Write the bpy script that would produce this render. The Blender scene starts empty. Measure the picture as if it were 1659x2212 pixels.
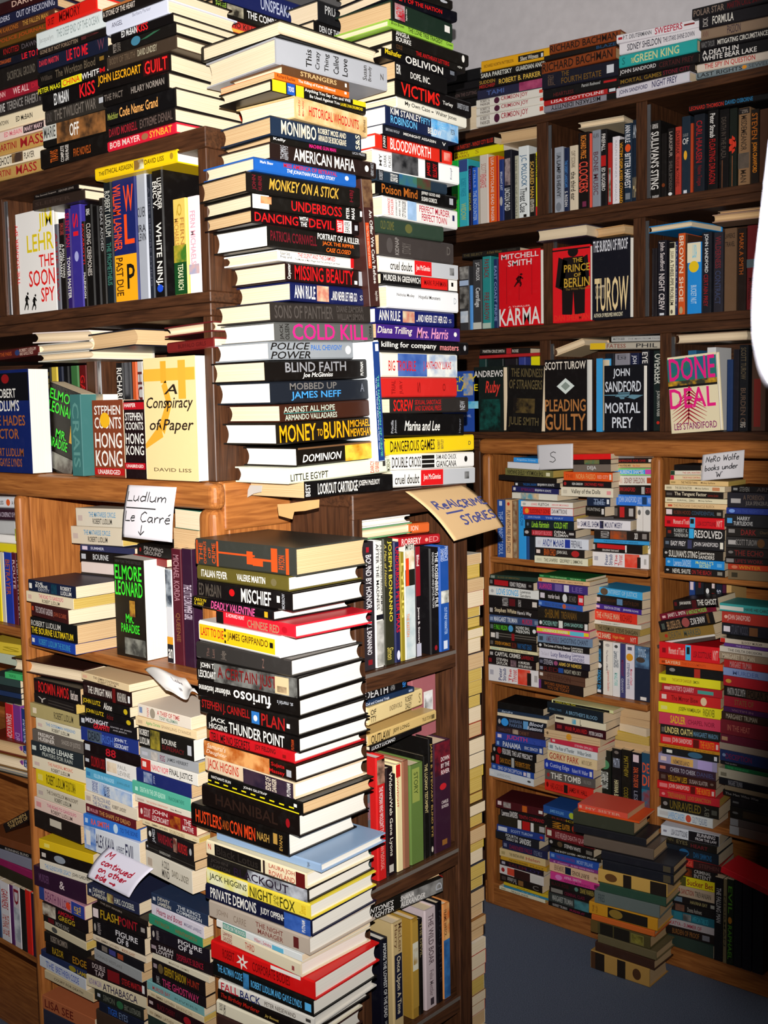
import bpy, math, random, colorsys
from mathutils import Vector, Matrix
random.seed(7)
S = bpy.context.scene
COL = S.collection

# ------------------------------------------------------------------ camera, light, exposure
W, H = 1659, 2212
FPX = 2460.57                                   # focal length in pixels
YAW, PITCH, ROLL = -0.7294993, 0.09335253, 0.01823211
CAM = (0.0, 0.0, 1.65)
def _axes():
    cy, sy, cp, sp = math.cos(YAW), math.sin(YAW), math.cos(PITCH), math.sin(PITCH)
    fw = (sy*cp, cy*cp, -sp); rt = (cy, -sy, 0.0)
    dn = (fw[1]*rt[2]-fw[2]*rt[1], fw[2]*rt[0]-fw[0]*rt[2], fw[0]*rt[1]-fw[1]*rt[0])
    c, s = math.cos(ROLL), math.sin(ROLL)
    return tuple(c*a+s*b for a, b in zip(rt, dn)), tuple(-s*a+c*b for a, b in zip(rt, dn)), fw
RT, DN, FW = _axes()
def ray(x, y):
    a = (x-W/2)/FPX; b = (y-H/2)/FPX
    return tuple(RT[i]*a+DN[i]*b+FW[i] for i in range(3))
cam = bpy.data.cameras.new('camera'); camo = bpy.data.objects.new('camera', cam); COL.objects.link(camo)
cam.sensor_width = 36; cam.sensor_fit = 'AUTO'; cam.lens = 36*FPX/H; cam.clip_start = 0.01
camo.matrix_world = Matrix(((RT[0], -DN[0], -FW[0], CAM[0]), (RT[1], -DN[1], -FW[1], CAM[1]), (RT[2], -DN[2], -FW[2], CAM[2]), (0, 0, 0, 1)))
cam.dof.use_dof = True; cam.dof.focus_distance = 2.2; cam.dof.aperture_fstop = 24
S.camera = camo
S.view_settings.view_transform = 'Standard'; S.view_settings.look = 'None'
S.view_settings.gamma = 1; S.view_settings.use_curve_mapping = False
S.view_settings.exposure = 0.0
w = bpy.data.worlds.new('world'); S.world = w; w.use_nodes = True
w.node_tree.nodes['Background'].inputs[0].default_value = (1, .96, .93, 1)
w.node_tree.nodes['Background'].inputs[1].default_value = 0.02
# the camera's flash, just above the lens: a beam that weakens towards its rim
fl = bpy.data.lights.new('camera_flash', 'SPOT'); flo = bpy.data.objects.new('camera_flash', fl); COL.objects.link(flo)
fl.energy = 370; fl.spot_size = math.radians(88); fl.spot_blend = 1.0; fl.shadow_soft_size = 0.004; fl.color = (1, .965, .92)
flo.location = tuple(CAM[i]-DN[i]*.07+RT[i]*.0045 for i in range(3))
flo.rotation_euler = Vector(ray(640, 800)).to_track_quat('-Z', 'Y').to_euler()
# weak fill lamp, added unseen below the ceiling behind the camera
cl = bpy.data.lights.new('fill_light', 'AREA'); clo = bpy.data.objects.new('fill_light', cl); COL.objects.link(clo)
cl.energy = 3; cl.size = 1.2; cl.color = (1, .93, .84); clo.location = (-.3, -.6, 3.0)

# ------------------------------------------------------------------ materials
PAL = dict(k='15120f', w='f2efe8', r='c01418', y='f0d020', g='c89a3a', b='1f4fa8', n='141a48', c='efe2c4', p='4b2a78', m='d8207a',
           e='2fa04a', t='2f9a92', o='e0661c', d='3a3734', s='a4a6ac', a='5a3a22', u='6a1420', l='5aa8e0', q='24362c', x='cfae78',
           h='7a7048', i='f0a0b8', v='b8a8d0', z='6a6e78', j='8fc83a')
def hx(c): return PAL.get(c, c)
def lin(h, gain=1.0):
    o = []
    for i in (0, 2, 4):
        v = int(h[i:i+2], 16)/255
        v = v/12.92 if v <= .04045 else ((v+.055)/1.055)**2.4
        o.append(v*gain)
    m = max(o)
    if m > .86: o = [v*.86/m for v in o]
    return (*o, 1)
MATS = {}
def newmat(name):
    m = bpy.data.materials.new(name); m.use_nodes = True
    nt = m.node_tree; return m, nt, nt.nodes['Principled BSDF']
def mat_plain(h, gain=1.0, rough=.42, wear=.0, name='ink'):
    key = ('p', h, gain, rough, wear)
    if key in MATS: return MATS[key]
    m, nt, b = newmat(name+'_'+h)
    c = lin(h, gain)
    b.inputs['Roughness'].default_value = rough
    b.inputs['Specular IOR Level'].default_value = .3
    if wear:
        tc = nt.nodes.new('ShaderNodeTexCoord'); n = nt.nodes.new('ShaderNodeTexNoise'); n.inputs['Scale'].default_value = 55; n.inputs['Detail'].default_value = 4
        r = nt.nodes.new('ShaderNodeValToRGB'); r.color_ramp.elements[0].position = .52; r.color_ramp.elements[1].position = .78
        mx = nt.nodes.new('ShaderNodeMixRGB')
        r.color_ramp.elements[0].color = (0, 0, 0, 1); r.color_ramp.elements[1].color = (wear, wear, wear, 1)
        nt.links.new(tc.outputs['Object'], n.inputs['Vector']); nt.links.new(n.outputs['Fac'], r.inputs['Fac'])
        nt.links.new(r.outputs['Color'], mx.inputs['Fac'])
        mx.inputs['Color1'].default_value = c
        mx.inputs['Color2'].default_value = tuple(min(.8, v*1.25+.05) for v in c[:3])+(1,)
        nt.links.new(mx.outputs['Color'], b.inputs['Base Color'])
    else: b.inputs['Base Color'].default_value = c
    MATS[key] = m; return m
def mat_art(h1, h2, gain=1.0):
    key = ('a', h1, h2, gain)
    if key in MATS: return MATS[key]
    m, nt, b = newmat('print_'+h1+'_'+h2)
    tc = nt.nodes.new('ShaderNodeTexCoord'); n = nt.nodes.new('ShaderNodeTexNoise'); n.inputs['Scale'].default_value = 42; n.inputs['Detail'].default_value = 5
    r = nt.nodes.new('ShaderNodeValToRGB'); e = r.color_ramp.elements
    e[0].position = .36; e[1].position = .62; e[0].color = lin(h1, gain); e[1].color = lin(h2, gain)
    nt.links.new(tc.outputs['Object'], n.inputs['Vector']); nt.links.new(n.outputs['Fac'], r.inputs['Fac']); nt.links.new(r.outputs['Color'], b.inputs['Base Color'])
    b.inputs['Roughness'].default_value = .4; b.inputs['Specular IOR Level'].default_value = .3
    MATS[key] = m; return m
def mat_page(code):
    key = ('pg', code)
    if key in MATS: return MATS[key]
    h1, h2 = dict(W=('f4efe6', 'e2dccf'), C=('efddc0', 'd8c19c'), T=('dcbc90', 'bd9668'), Y=('d8bc68', 'b8923c'))[code]
    m, nt, b = newmat('page_edges_'+code)
    at = nt.nodes.new('ShaderNodeAttribute'); at.attribute_name = 'lay'
    n = nt.nodes.new('ShaderNodeTexNoise'); n.noise_dimensions = '1D'; n.inputs['Scale'].default_value = 900; n.inputs['Detail'].default_value = 3
    r = nt.nodes.new('ShaderNodeValToRGB'); e = r.color_ramp.elements
    e[0].position = .3; e[1].position = .6; e[0].color = lin(h2); e[1].color = lin(h1)
    nt.links.new(at.outputs['Fac'], n.inputs['W']); nt.links.new(n.outputs['Fac'], r.inputs['Fac']); nt.links.new(r.outputs['Color'], b.inputs['Base Color'])
    b.inputs['Roughness'].default_value = .85; b.inputs['Specular IOR Level'].default_value = .1
    MATS[key] = m; return m
def mat_wood(name, c1, c2, rough, axis='X', scale=9):
    key = ('wd', name, axis)
    if key in MATS: return MATS[key]
    m, nt, b = newmat(name+'_'+axis)
    tc = nt.nodes.new('ShaderNodeTexCoord'); mp = nt.nodes.new('ShaderNodeMapping')
    mp.inputs['Scale'].default_value = {'X': (1.2, 16, 16), 'Y': (16, 1.2, 16), 'Z': (16, 16, 1.2)}[axis]
    n = nt.nodes.new('ShaderNodeTexNoise'); n.inputs['Scale'].default_value = scale; n.inputs['Detail'].default_value = 6; n.inputs['Distortion'].default_value = .7
    r = nt.nodes.new('ShaderNodeValToRGB'); e = r.color_ramp.elements
    e[0].position = .34; e[1].position = .66; e[0].color = lin(c1); e[1].color = lin(c2)
    bp = nt.nodes.new('ShaderNodeBump'); bp.inputs['Strength'].default_value = .08; bp.inputs['Distance'].default_value = .002
    nt.links.new(tc.outputs['Object'], mp.inputs['Vector']); nt.links.new(mp.outputs['Vector'], n.inputs['Vector'])
    nt.links.new(n.outputs['Fac'], r.inputs['Fac']); nt.links.new(r.outputs['Color'], b.inputs['Base Color'])
    nt.links.new(n.outputs['Fac'], bp.inputs['Height']); nt.links.new(bp.outputs['Normal'], b.inputs['Normal'])
    b.inputs['Roughness'].default_value = rough; b.inputs['Specular IOR Level'].default_value = .3
    MATS[key] = m; return m
def oak(ax='X'): return mat_wood('oak', '8e5226', 'b8743a', .4, ax)
def dark(ax='X'): return mat_wood('walnut', '362014', '553420', .42, ax)
def mat_noise(name, h1, h2, scale, rough, bump=0, detail=4):
    m, nt, b = newmat(name)
    tc = nt.nodes.new('ShaderNodeTexCoord'); n = nt.nodes.new('ShaderNodeTexNoise'); n.inputs['Scale'].default_value = scale; n.inputs['Detail'].default_value = detail
    r = nt.nodes.new('ShaderNodeValToRGB'); e = r.color_ramp.elements
    e[0].position = .3; e[1].position = .7; e[0].color = lin(h1); e[1].color = lin(h2)
    nt.links.new(tc.outputs['Object'], n.inputs['Vector']); nt.links.new(n.outputs['Fac'], r.inputs['Fac']); nt.links.new(r.outputs['Color'], b.inputs['Base Color'])
    b.inputs['Roughness'].default_value = rough; b.inputs['Specular IOR Level'].default_value = .15
    if bump:
        bp = nt.nodes.new('ShaderNodeBump'); bp.inputs['Strength'].default_value = bump; bp.inputs['Distance'].default_value = .004
        nt.links.new(n.outputs['Fac'], bp.inputs['Height']); nt.links.new(bp.outputs['Normal'], b.inputs['Normal'])
    return m
METAL = mat_plain('b8b8bc', 1, .25, 0, 'metal'); METAL.node_tree.nodes['Principled BSDF'].inputs['Metallic'].default_value = .9

# ------------------------------------------------------------------ mesh helpers
def mesh_obj(name, v, f, mats, parent=None, mi=None, lay=None, smooth=False):
    me = bpy.data.meshes.new(name); me.from_pydata(v, [], f)
    for m in (mats if isinstance(mats, (list, tuple)) else [mats]): me.materials.append(m)
    if mi: me.polygons.foreach_set('material_index', mi)
    if lay:
        a = me.attributes.new('lay', 'FLOAT', 'POINT'); a.data.foreach_set('value', lay)
    if smooth: me.polygons.foreach_set('use_smooth', [True]*len(f))
    me.update()
    o = bpy.data.objects.new(name, me); COL.objects.link(o)
    if parent: o.parent = parent
    return o
def empty(name, loc, rot=(0, 0, 0)):
    o = bpy.data.objects.new(name, None); COL.objects.link(o); o.empty_display_size = .02
    o.location = loc; o.rotation_euler = rot; return o
def tag(o, label, cat, group=None):
    o['label'] = label; o['category'] = cat
    if group: o['group'] = group
    return o
def bevel_box(lo, hi, r=0.0, seg=2, which='all'):
    "box with its edges rounded off (a superellipse-free, simple chamfered box)"
    import bmesh
    bm = bmesh.new(); bmesh.ops.create_cube(bm, size=1)
    for v in bm.verts:
        for i in range(3): v.co[i] = (lo[i]+hi[i])/2+v.co[i]*(hi[i]-lo[i])
    if r: bmesh.ops.bevel(bm, geom=[e for e in bm.edges], offset=r, segments=seg, affect='EDGES', profile=.5)
    bm.verts.index_update()
    V = [tuple(v.co) for v in bm.verts]; F = [[v.index for v in f.verts] for f in bm.faces]
    bm.free(); return V, F
def box(name, lo, hi, m, parent=None, r=.0015, seg=1):
    V, F = bevel_box(lo, hi, r, seg); return mesh_obj(name, V, F, m, parent)

# ------------------------------------------------------------------ lettering
TEXT = {}
def glyphs(txt, shear=0.0):
    key = (txt, shear)
    if key in TEXT: return TEXT[key]
    cu = bpy.data.curves.new('t', 'FONT'); cu.body = txt; cu.resolution_u = 2; cu.fill_mode = 'FRONT'; cu.offset = .012; cu.shear = shear
    ob = bpy.data.objects.new('t', cu)
    me = ob.to_mesh()
    V = [(v.co.x, v.co.y) for v in me.vertices]; F = [list(p.vertices) for p in me.polygons]
    ob.to_mesh_clear(); bpy.data.objects.remove(ob); bpy.data.curves.remove(cu)
    if V:
        x0 = min(a for a, b in V); x1 = max(a for a, b in V); y0 = min(b for a, b in V); y1 = max(b for a, b in V)
        sx = max(x1-x0, 1e-6); sy = max(y1-y0, 1e-6)
        V = [((a-x0)/sx, (b-y0)/sy) for a, b in V]
    TEXT[key] = (V, F); return TEXT[key]
def strokes(segs):
    P = []; F = []
    for x0, y0, w0, x1, y1, w1 in segs:
        d = math.hypot(x1-x0, y1-y0) or 1; nx, ny = -(y1-y0)/d, (x1-x0)/d; n = len(P)
        P += [(x0+nx*w0, y0+ny*w0), (x0-nx*w0, y0-ny*w0), (x1-nx*w1, y1-ny*w1), (x1+nx*w1, y1+ny*w1)]; F.append([n, n+1, n+2, n+3])
    return P, F
def disc(P, F, x, y, rx, ry, n=12):
    k = len(P); P += [(x+rx*math.cos(2*math.pi*i/n), y+ry*math.sin(2*math.pi*i/n)) for i in range(n)]; F.append(list(range(k, k+n)))
    return P, F
SHAPES = dict(
    man=disc(*strokes([(.5, .8, .16, .5, .42, .2), (.34, .8, .09, .2, .4, .07), (.66, .8, .09, .8, .4, .07), (.40, .45, .13, .34, 0, .09), (.60, .45, .13, .66, 0, .09)]), .5, .9, .13, .09),
    runner=disc(*strokes([(.5, .8, .15, .42, .42, .14), (.5, .76, .07, .2, .6, .05), (.2, .6, .05, .34, .45, .04), (.52, .74, .06, .78, .56, .05), (.40, .44, .11, .62, .22, .07), (.62, .22, .07, .52, 0, .05), (.42, .44, .11, .2, .24, .07), (.2, .24, .07, .04, .02, .05)]), .62, .9, .12, .08),
    coat=disc(*strokes([(.5, .86, .3, .5, .42, .42), (.2, .84, .14, .08, .4, .12), (.8, .84, .14, .92, .4, .12), (.34, .44, .18, .32, 0, .15), (.68, .44, .18, .7, 0, .15)]), .5, .94, .16, .08),
    diamond=([(.5, 1), (0, .5), (.5, 0), (1, .5)], [[0, 1, 2, 3]]),
    rifle=strokes([(0, .62, .05, .35, .6, .07), (.33, .55, .14, .7, .52, .2), (.68, .5, .16, 1, .3, .3), (.4, .86, .07, .72, .86, .07), (.5, .4, .08, .52, .1, .05)]),
    frond=strokes([(.5, 1, .03, .42, .02, .01)]+[(.5-.08*i/9, .95-.09*i, .022, .5-.08*i/9+s*(.18+.3*math.sin(.3+i*.3)), .80-.09*i-.12, .004) for i in range(9) for s in (1, -1)]),
    star=strokes([(.5+.12*math.cos(a), .5+.12*math.sin(a), .10, .5+.5*math.cos(a+.35), .5+.5*math.sin(a+.35), .02) for a in [2*math.pi*k/6 for k in range(6)]]),
    ribbon=strokes([(.5, 1, .07, .5, .72, .07), (.5, .72, .06, .62, .5, .06), (.62, .5, .06, .42, .2, .08), (.42, .2, .08, 0, .02, .03)]))
def shape2d(op):
    "an op as (verts in 0..1 u, 0..1 v-up), faces, kind, colours"
    (u0, u1, v0, v1), c, txt = op
    b0, b1 = 1-v1, 1-v0
    if c[0] == '*': return [(u0, b0), (u1, b0), (u1, b1), (u0, b1)], [[0, 1, 2, 3]], 'p', c[1:]
    if c[0] == ':': return [(u0, b0), (u1, b0), (u1, b1), (u0, b1)], [[0, 1, 2, 3]], 'a', c[1:]
    if c[0] == '@':
        n = 18
        return [((u0+u1)/2+(u1-u0)/2*math.cos(2*math.pi*i/n), (b0+b1)/2+(b1-b0)/2*math.sin(2*math.pi*i/n)) for i in range(n)], [list(range(n))], 'p', c[1:]
    if c[0] == '%':
        n, cc = c[1:].split('/'); P, F = SHAPES[n]
        return [(u0+(u1-u0)*a, b0+(b1-b0)*b) for a, b in P], F, 's', cc
    flags = ''
    while c and c[-1] in '^!/': flags += c[-1]; c = c[:-1]
    if not txt.strip(): return None
    V, F = glyphs(txt.strip(), .25 if '/' in flags else 0.0)
    if not V: return None
    o = []
    for a, b in V:
        if '!' in flags: a, b = 1-a, 1-b
        if '^' in flags: o.append((u1-b*(u1-u0), b0+a*(b1-b0)))
        else: o.append((u0+a*(u1-u0), b0+b*(b1-b0)))
    if '^' in flags: F = [f for f in F]
    return o, F, 't', c
def printing(root, ops, ou, L, T, y0, gain, face):
    "lettering, bands and pictures printed on one flat face, each a part of its own; ou maps (u, v-up) in metres to local coordinates"
    first = True
    for i, op in enumerate(ops):
        s = shape2d(op)
        if not s: continue
        P, F, kind, c = s
        if kind == 'a':
            a, b = c.split(':'); m = mat_art(hx(a), hx(b), gain)
        else: m = mat_plain(hx(c), gain)
        if kind != 't': P = [(min(max(a, .004), .996), min(max(b, .03), .97)) for a, b in P]
        off = .00035+.00012*i
        V = [ou(a*L, b*T, y0-off) for a, b in P]
        if kind == 't': name = 'title_lettering' if first else 'small_lettering'; first = False
        else: name = {'*': face+'_band', ':': face+'_picture', '@': 'emblem', '%': 'emblem'}[op[1][0]]
        mesh_obj(name, V, F, m, root)

# ------------------------------------------------------------------ one book
def book_parts(root, a, t, d, h, L, T, D, kind, cover, page):
    "cover and page block; a/t/d are the local axes of length, thickness and spine direction"
    A, TT, DD = Vector(a), Vector(t), Vector(d); off = Vector((0, 0, h/2))
    flip = A.cross(TT).dot(DD) < 0
    P = lambda p: tuple(A*p[0]+TT*p[1]+DD*p[2]+off)
    if kind == 'H': b, b2, r, e, fe = min(.0024, T*.14), .0034, min(.0026, T*.14), .0035, .0045
    else: b, b2, r, e, fe = .0005, .001, min(.0009, T*.1), .0004, .0003
    o = [(T/2, -D/2), (T/2, D/2-r), (T/2-r, D/2), (-T/2+r, D/2), (-T/2, D/2-r), (-T/2, -D/2)]
    q = [(-T/2+b, -D/2), (-T/2+b, D/2-b2), (T/2-b, D/2-b2), (T/2-b, -D/2)]
    pr = o+q; n = len(pr)
    V = [P((-L/2, x, y)) for x, y in pr]+[P((L/2, x, y)) for x, y in pr]
    F = [[i, (i+1) % n, n+(i+1) % n, n+i] for i in range(n)]
    for s in (0, n):
        caps = [[0, 1, 8, 9], [1, 2, 3, 4, 7, 8], [4, 5, 6, 7]]
        for c in caps: F.append([s+k for k in (c if s == 0 else c[::-1])][::-1])
    if not flip: F = [f[::-1] for f in F]
    cov = mesh_obj('cover', V, F, cover, root)
    hb = T/2-b-.0001
    if kind == 'H':
        fore = [(hb*(1-2*k/6), -D/2+fe+.006*math.sin(math.pi*k/6)) for k in range(7)]
    else: fore = [(hb, -D/2+fe), (-hb, -D/2+fe)]
    pr = [(hb, D/2-b2-.0001)]+fore+[(-hb, D/2-b2-.0001)]; n = len(pr); l = L/2-e
    V = [P((-l, x, y)) for x, y in pr]+[P((l, x, y)) for x, y in pr]
    F = [[i, n+i, n+(i+1) % n, (i+1) % n] for i in range(n)]+[list(range(n)), list(range(2*n-1, n-1, -1))]
    if not flip: F = [f[::-1] for f in F]
    seed = random.random()*30
    mesh_obj('page_block', V, F, mat_page(page), root, lay=[x+seed for x, y in pr]*2)
    return cov
X, Y, Z = (1, 0, 0), (0, 1, 0), (0, 0, 1); NX, NY = (-1, 0, 0), (0, -1, 0)
COLN = [('black', 0, 0, 0)]
def colour_name(h):
    h = h.split(':')[0] if h[0] != ':' else h[1:].split(':')[0]
    h = hx(h); r, g, b = [int(h[i:i+2], 16)/255 for i in (0, 2, 4)]
    hh, s, v = colorsys.rgb_to_hsv(r, g, b); hh *= 360
    if v < .16: return 'black'
    if s < .16: return 'white' if v > .66 else 'grey' if v > .3 else 'dark grey'
    if v < .27 and s < .42: return 'charcoal'
    if 20 <= hh < 62 and s < .42 and v > .6: return 'cream'
    if hh < 14 or hh >= 338: return ('red' if v > .55 else 'maroon') if s > .45 else ('pink' if v > .6 else 'dusky red')
    if hh < 22: return 'red-orange' if v > .6 else 'brown'
    if hh < 46: return ('orange' if hh < 36 and s > .7 else 'tan') if v > .62 else 'brown'
    if hh < 70: return 'yellow' if s > .6 and v > .6 else 'olive' if v < .6 else 'pale yellow'
    if hh < 160: return 'green' if v > .4 else 'dark green'
    if hh < 196: return 'teal' if v > .3 else 'dark teal'
    if hh < 262: return ('light blue' if v > .62 else 'blue') if v > .42 else 'navy'
    if hh < 300: return 'purple' if s > .3 else 'lilac'
    return 'magenta' if v > .5 else 'plum'
ORD = ('first second third fourth fifth sixth seventh eighth ninth tenth eleventh twelfth thirteenth fourteenth fifteenth sixteenth seventeenth '
       'eighteenth nineteenth twentieth twenty-first twenty-second twenty-third twenty-fourth twenty-fifth twenty-sixth twenty-seventh twenty-eighth '
       'twenty-ninth thirtieth thirty-first thirty-second thirty-third thirty-fourth thirty-fifth thirty-sixth thirty-seventh thirty-eighth thirty-ninth fortieth').split()
ORD += ['forty-'+o for o in ORD[:9]]+['fiftieth']+['fifty-'+o for o in ORD[:9]]
def describe(b):
    kind = 'hardcover' if b['kind'] == 'H' else 'paperback'
    if 'F' in b['flags']:
        return '%s-paged %s' % (dict(W='white', C='cream', T='tan', Y='yellow')[b['page']], kind)
    inks = [c for (n, c, x) in b['ops'] if c[0] not in '*:@' and x]
    s = '%s %s' % (colour_name(b['col']), kind)
    if inks: s += ' with %s lettering' % colour_name(inks[0].rstrip('^!/'))
    return s
GAIN = {}
SPECS = []
def place(b, mode, loc, rotz, tilt, size, label, group, gain, seen=1.0):
    "note a book: mode S lying spine out (or fore-edge out), U upright spine out, C standing face out"
    SPECS.append((b, mode, loc, rotz, tilt, size, label, group, gain, seen))
def project(p):
    d = [p[i]-CAM[i] for i in range(3)]; k = sum(d[i]*FW[i] for i in range(3))
    return W/2+FPX*sum(d[i]*RT[i] for i in range(3))/k, H/2+FPX*sum(d[i]*DN[i] for i in range(3))/k
def shown(sp):
    "about how many pixels of the photograph the outward face of a book covers"
    b, mode, loc, rotz, tilt, (L, T, D), label, group, gain, seen = sp
    w, h, d = (L, T, D) if mode in 'SR' else (T, L, D) if mode == 'U' else (D, L, T)
    pts = [project((loc[0]+math.cos(rotz)*x+math.sin(rotz)*d/2, loc[1]+math.sin(rotz)*x-math.cos(rotz)*d/2, loc[2]+z)) for x in (-w/2, w/2) for z in (0, h)]
    xs = [min(max(p[0], 0), W) for p in pts]; ys = [min(max(p[1], 0), H) for p in pts]
    k = (max(xs)-min(xs)); a = ((abs(ys[1]-ys[0])+abs(ys[3]-ys[2]))/2)
    return k*a*seen
def make(sp):
    b, mode, loc, rotz, tilt, (L, T, D), label, group, gain, seen = sp
    root = empty(kind_name(b), loc, (0, -tilt, rotz))
    tag(root, label, 'book', group)
    c = b['col']
    if c[0] == ':':
        p, q = c[1:].split(':'); cover = mat_art(hx(p), hx(q), gain)
    else: cover = mat_plain(hx(c), gain, .36 if b['kind'] == 'H' else .42, .10, 'cover')
    if mode == 'S':
        cov = book_parts(root, X, Z, Y if 'F' in b['flags'] else NY, T, L, T, D, b['kind'], cover, b['page'])
        printing(cov, b['ops'], lambda a, v, y: (a-L/2, y, v), L, T, -D/2, gain, 'spine')
    elif mode == 'U':
        cov = book_parts(root, Z, X, NY, L, L, T, D, b['kind'], cover, b['page'])
        printing(cov, b['ops'], lambda a, v, y: (v-T/2, y, L-a), L, T, -D/2, gain, 'spine')
    elif mode == 'R':                          # lying, head end outward
        book_parts(root, X, Z, Y, T, L, T, D, b['kind'], cover, b['page'])
    else:                                      # C: L is the height, T the thickness, D the width
        cov = book_parts(root, Z, NY, NX, L, L, T, D, b['kind'], cover, b['page'])
        printing(cov, b['ops'], lambda a, v, y: (a-D/2, y, v), D, L, -T/2, gain, 'cover')
    return root
def kind_name(b): return 'clothbound_book' if 'cloth' in b['flags'] else 'hardcover_book' if b['kind'] == 'H' else 'paperback_book'
def merge(roots, name, label):
    "the books that show smallest, as one object"
    bpy.context.view_layer.update()
    V = []; F = []; mi = []; mats = []; lay = []
    for r in roots:
        for o in list(r.children_recursive):
            me = o.data; M = o.matrix_world; n0 = len(V)
            V += [tuple(M @ v.co) for v in me.vertices]
            at_ = me.attributes.get('lay'); lay += [d.value for d in at_.data] if at_ else [0.0]*len(me.vertices)
            m = me.materials[0]
            if m not in mats: mats.append(m)
            k = mats.index(m)
            for p in me.polygons: F.append([n0+q for q in p.vertices]); mi.append(k)
            bpy.data.objects.remove(o); bpy.data.meshes.remove(me)
        bpy.data.objects.remove(r)
    o = mesh_obj(name, V, F, mats, None, mi, lay)
    o['kind'] = 'stuff'; return tag(o, label, 'book')

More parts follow.
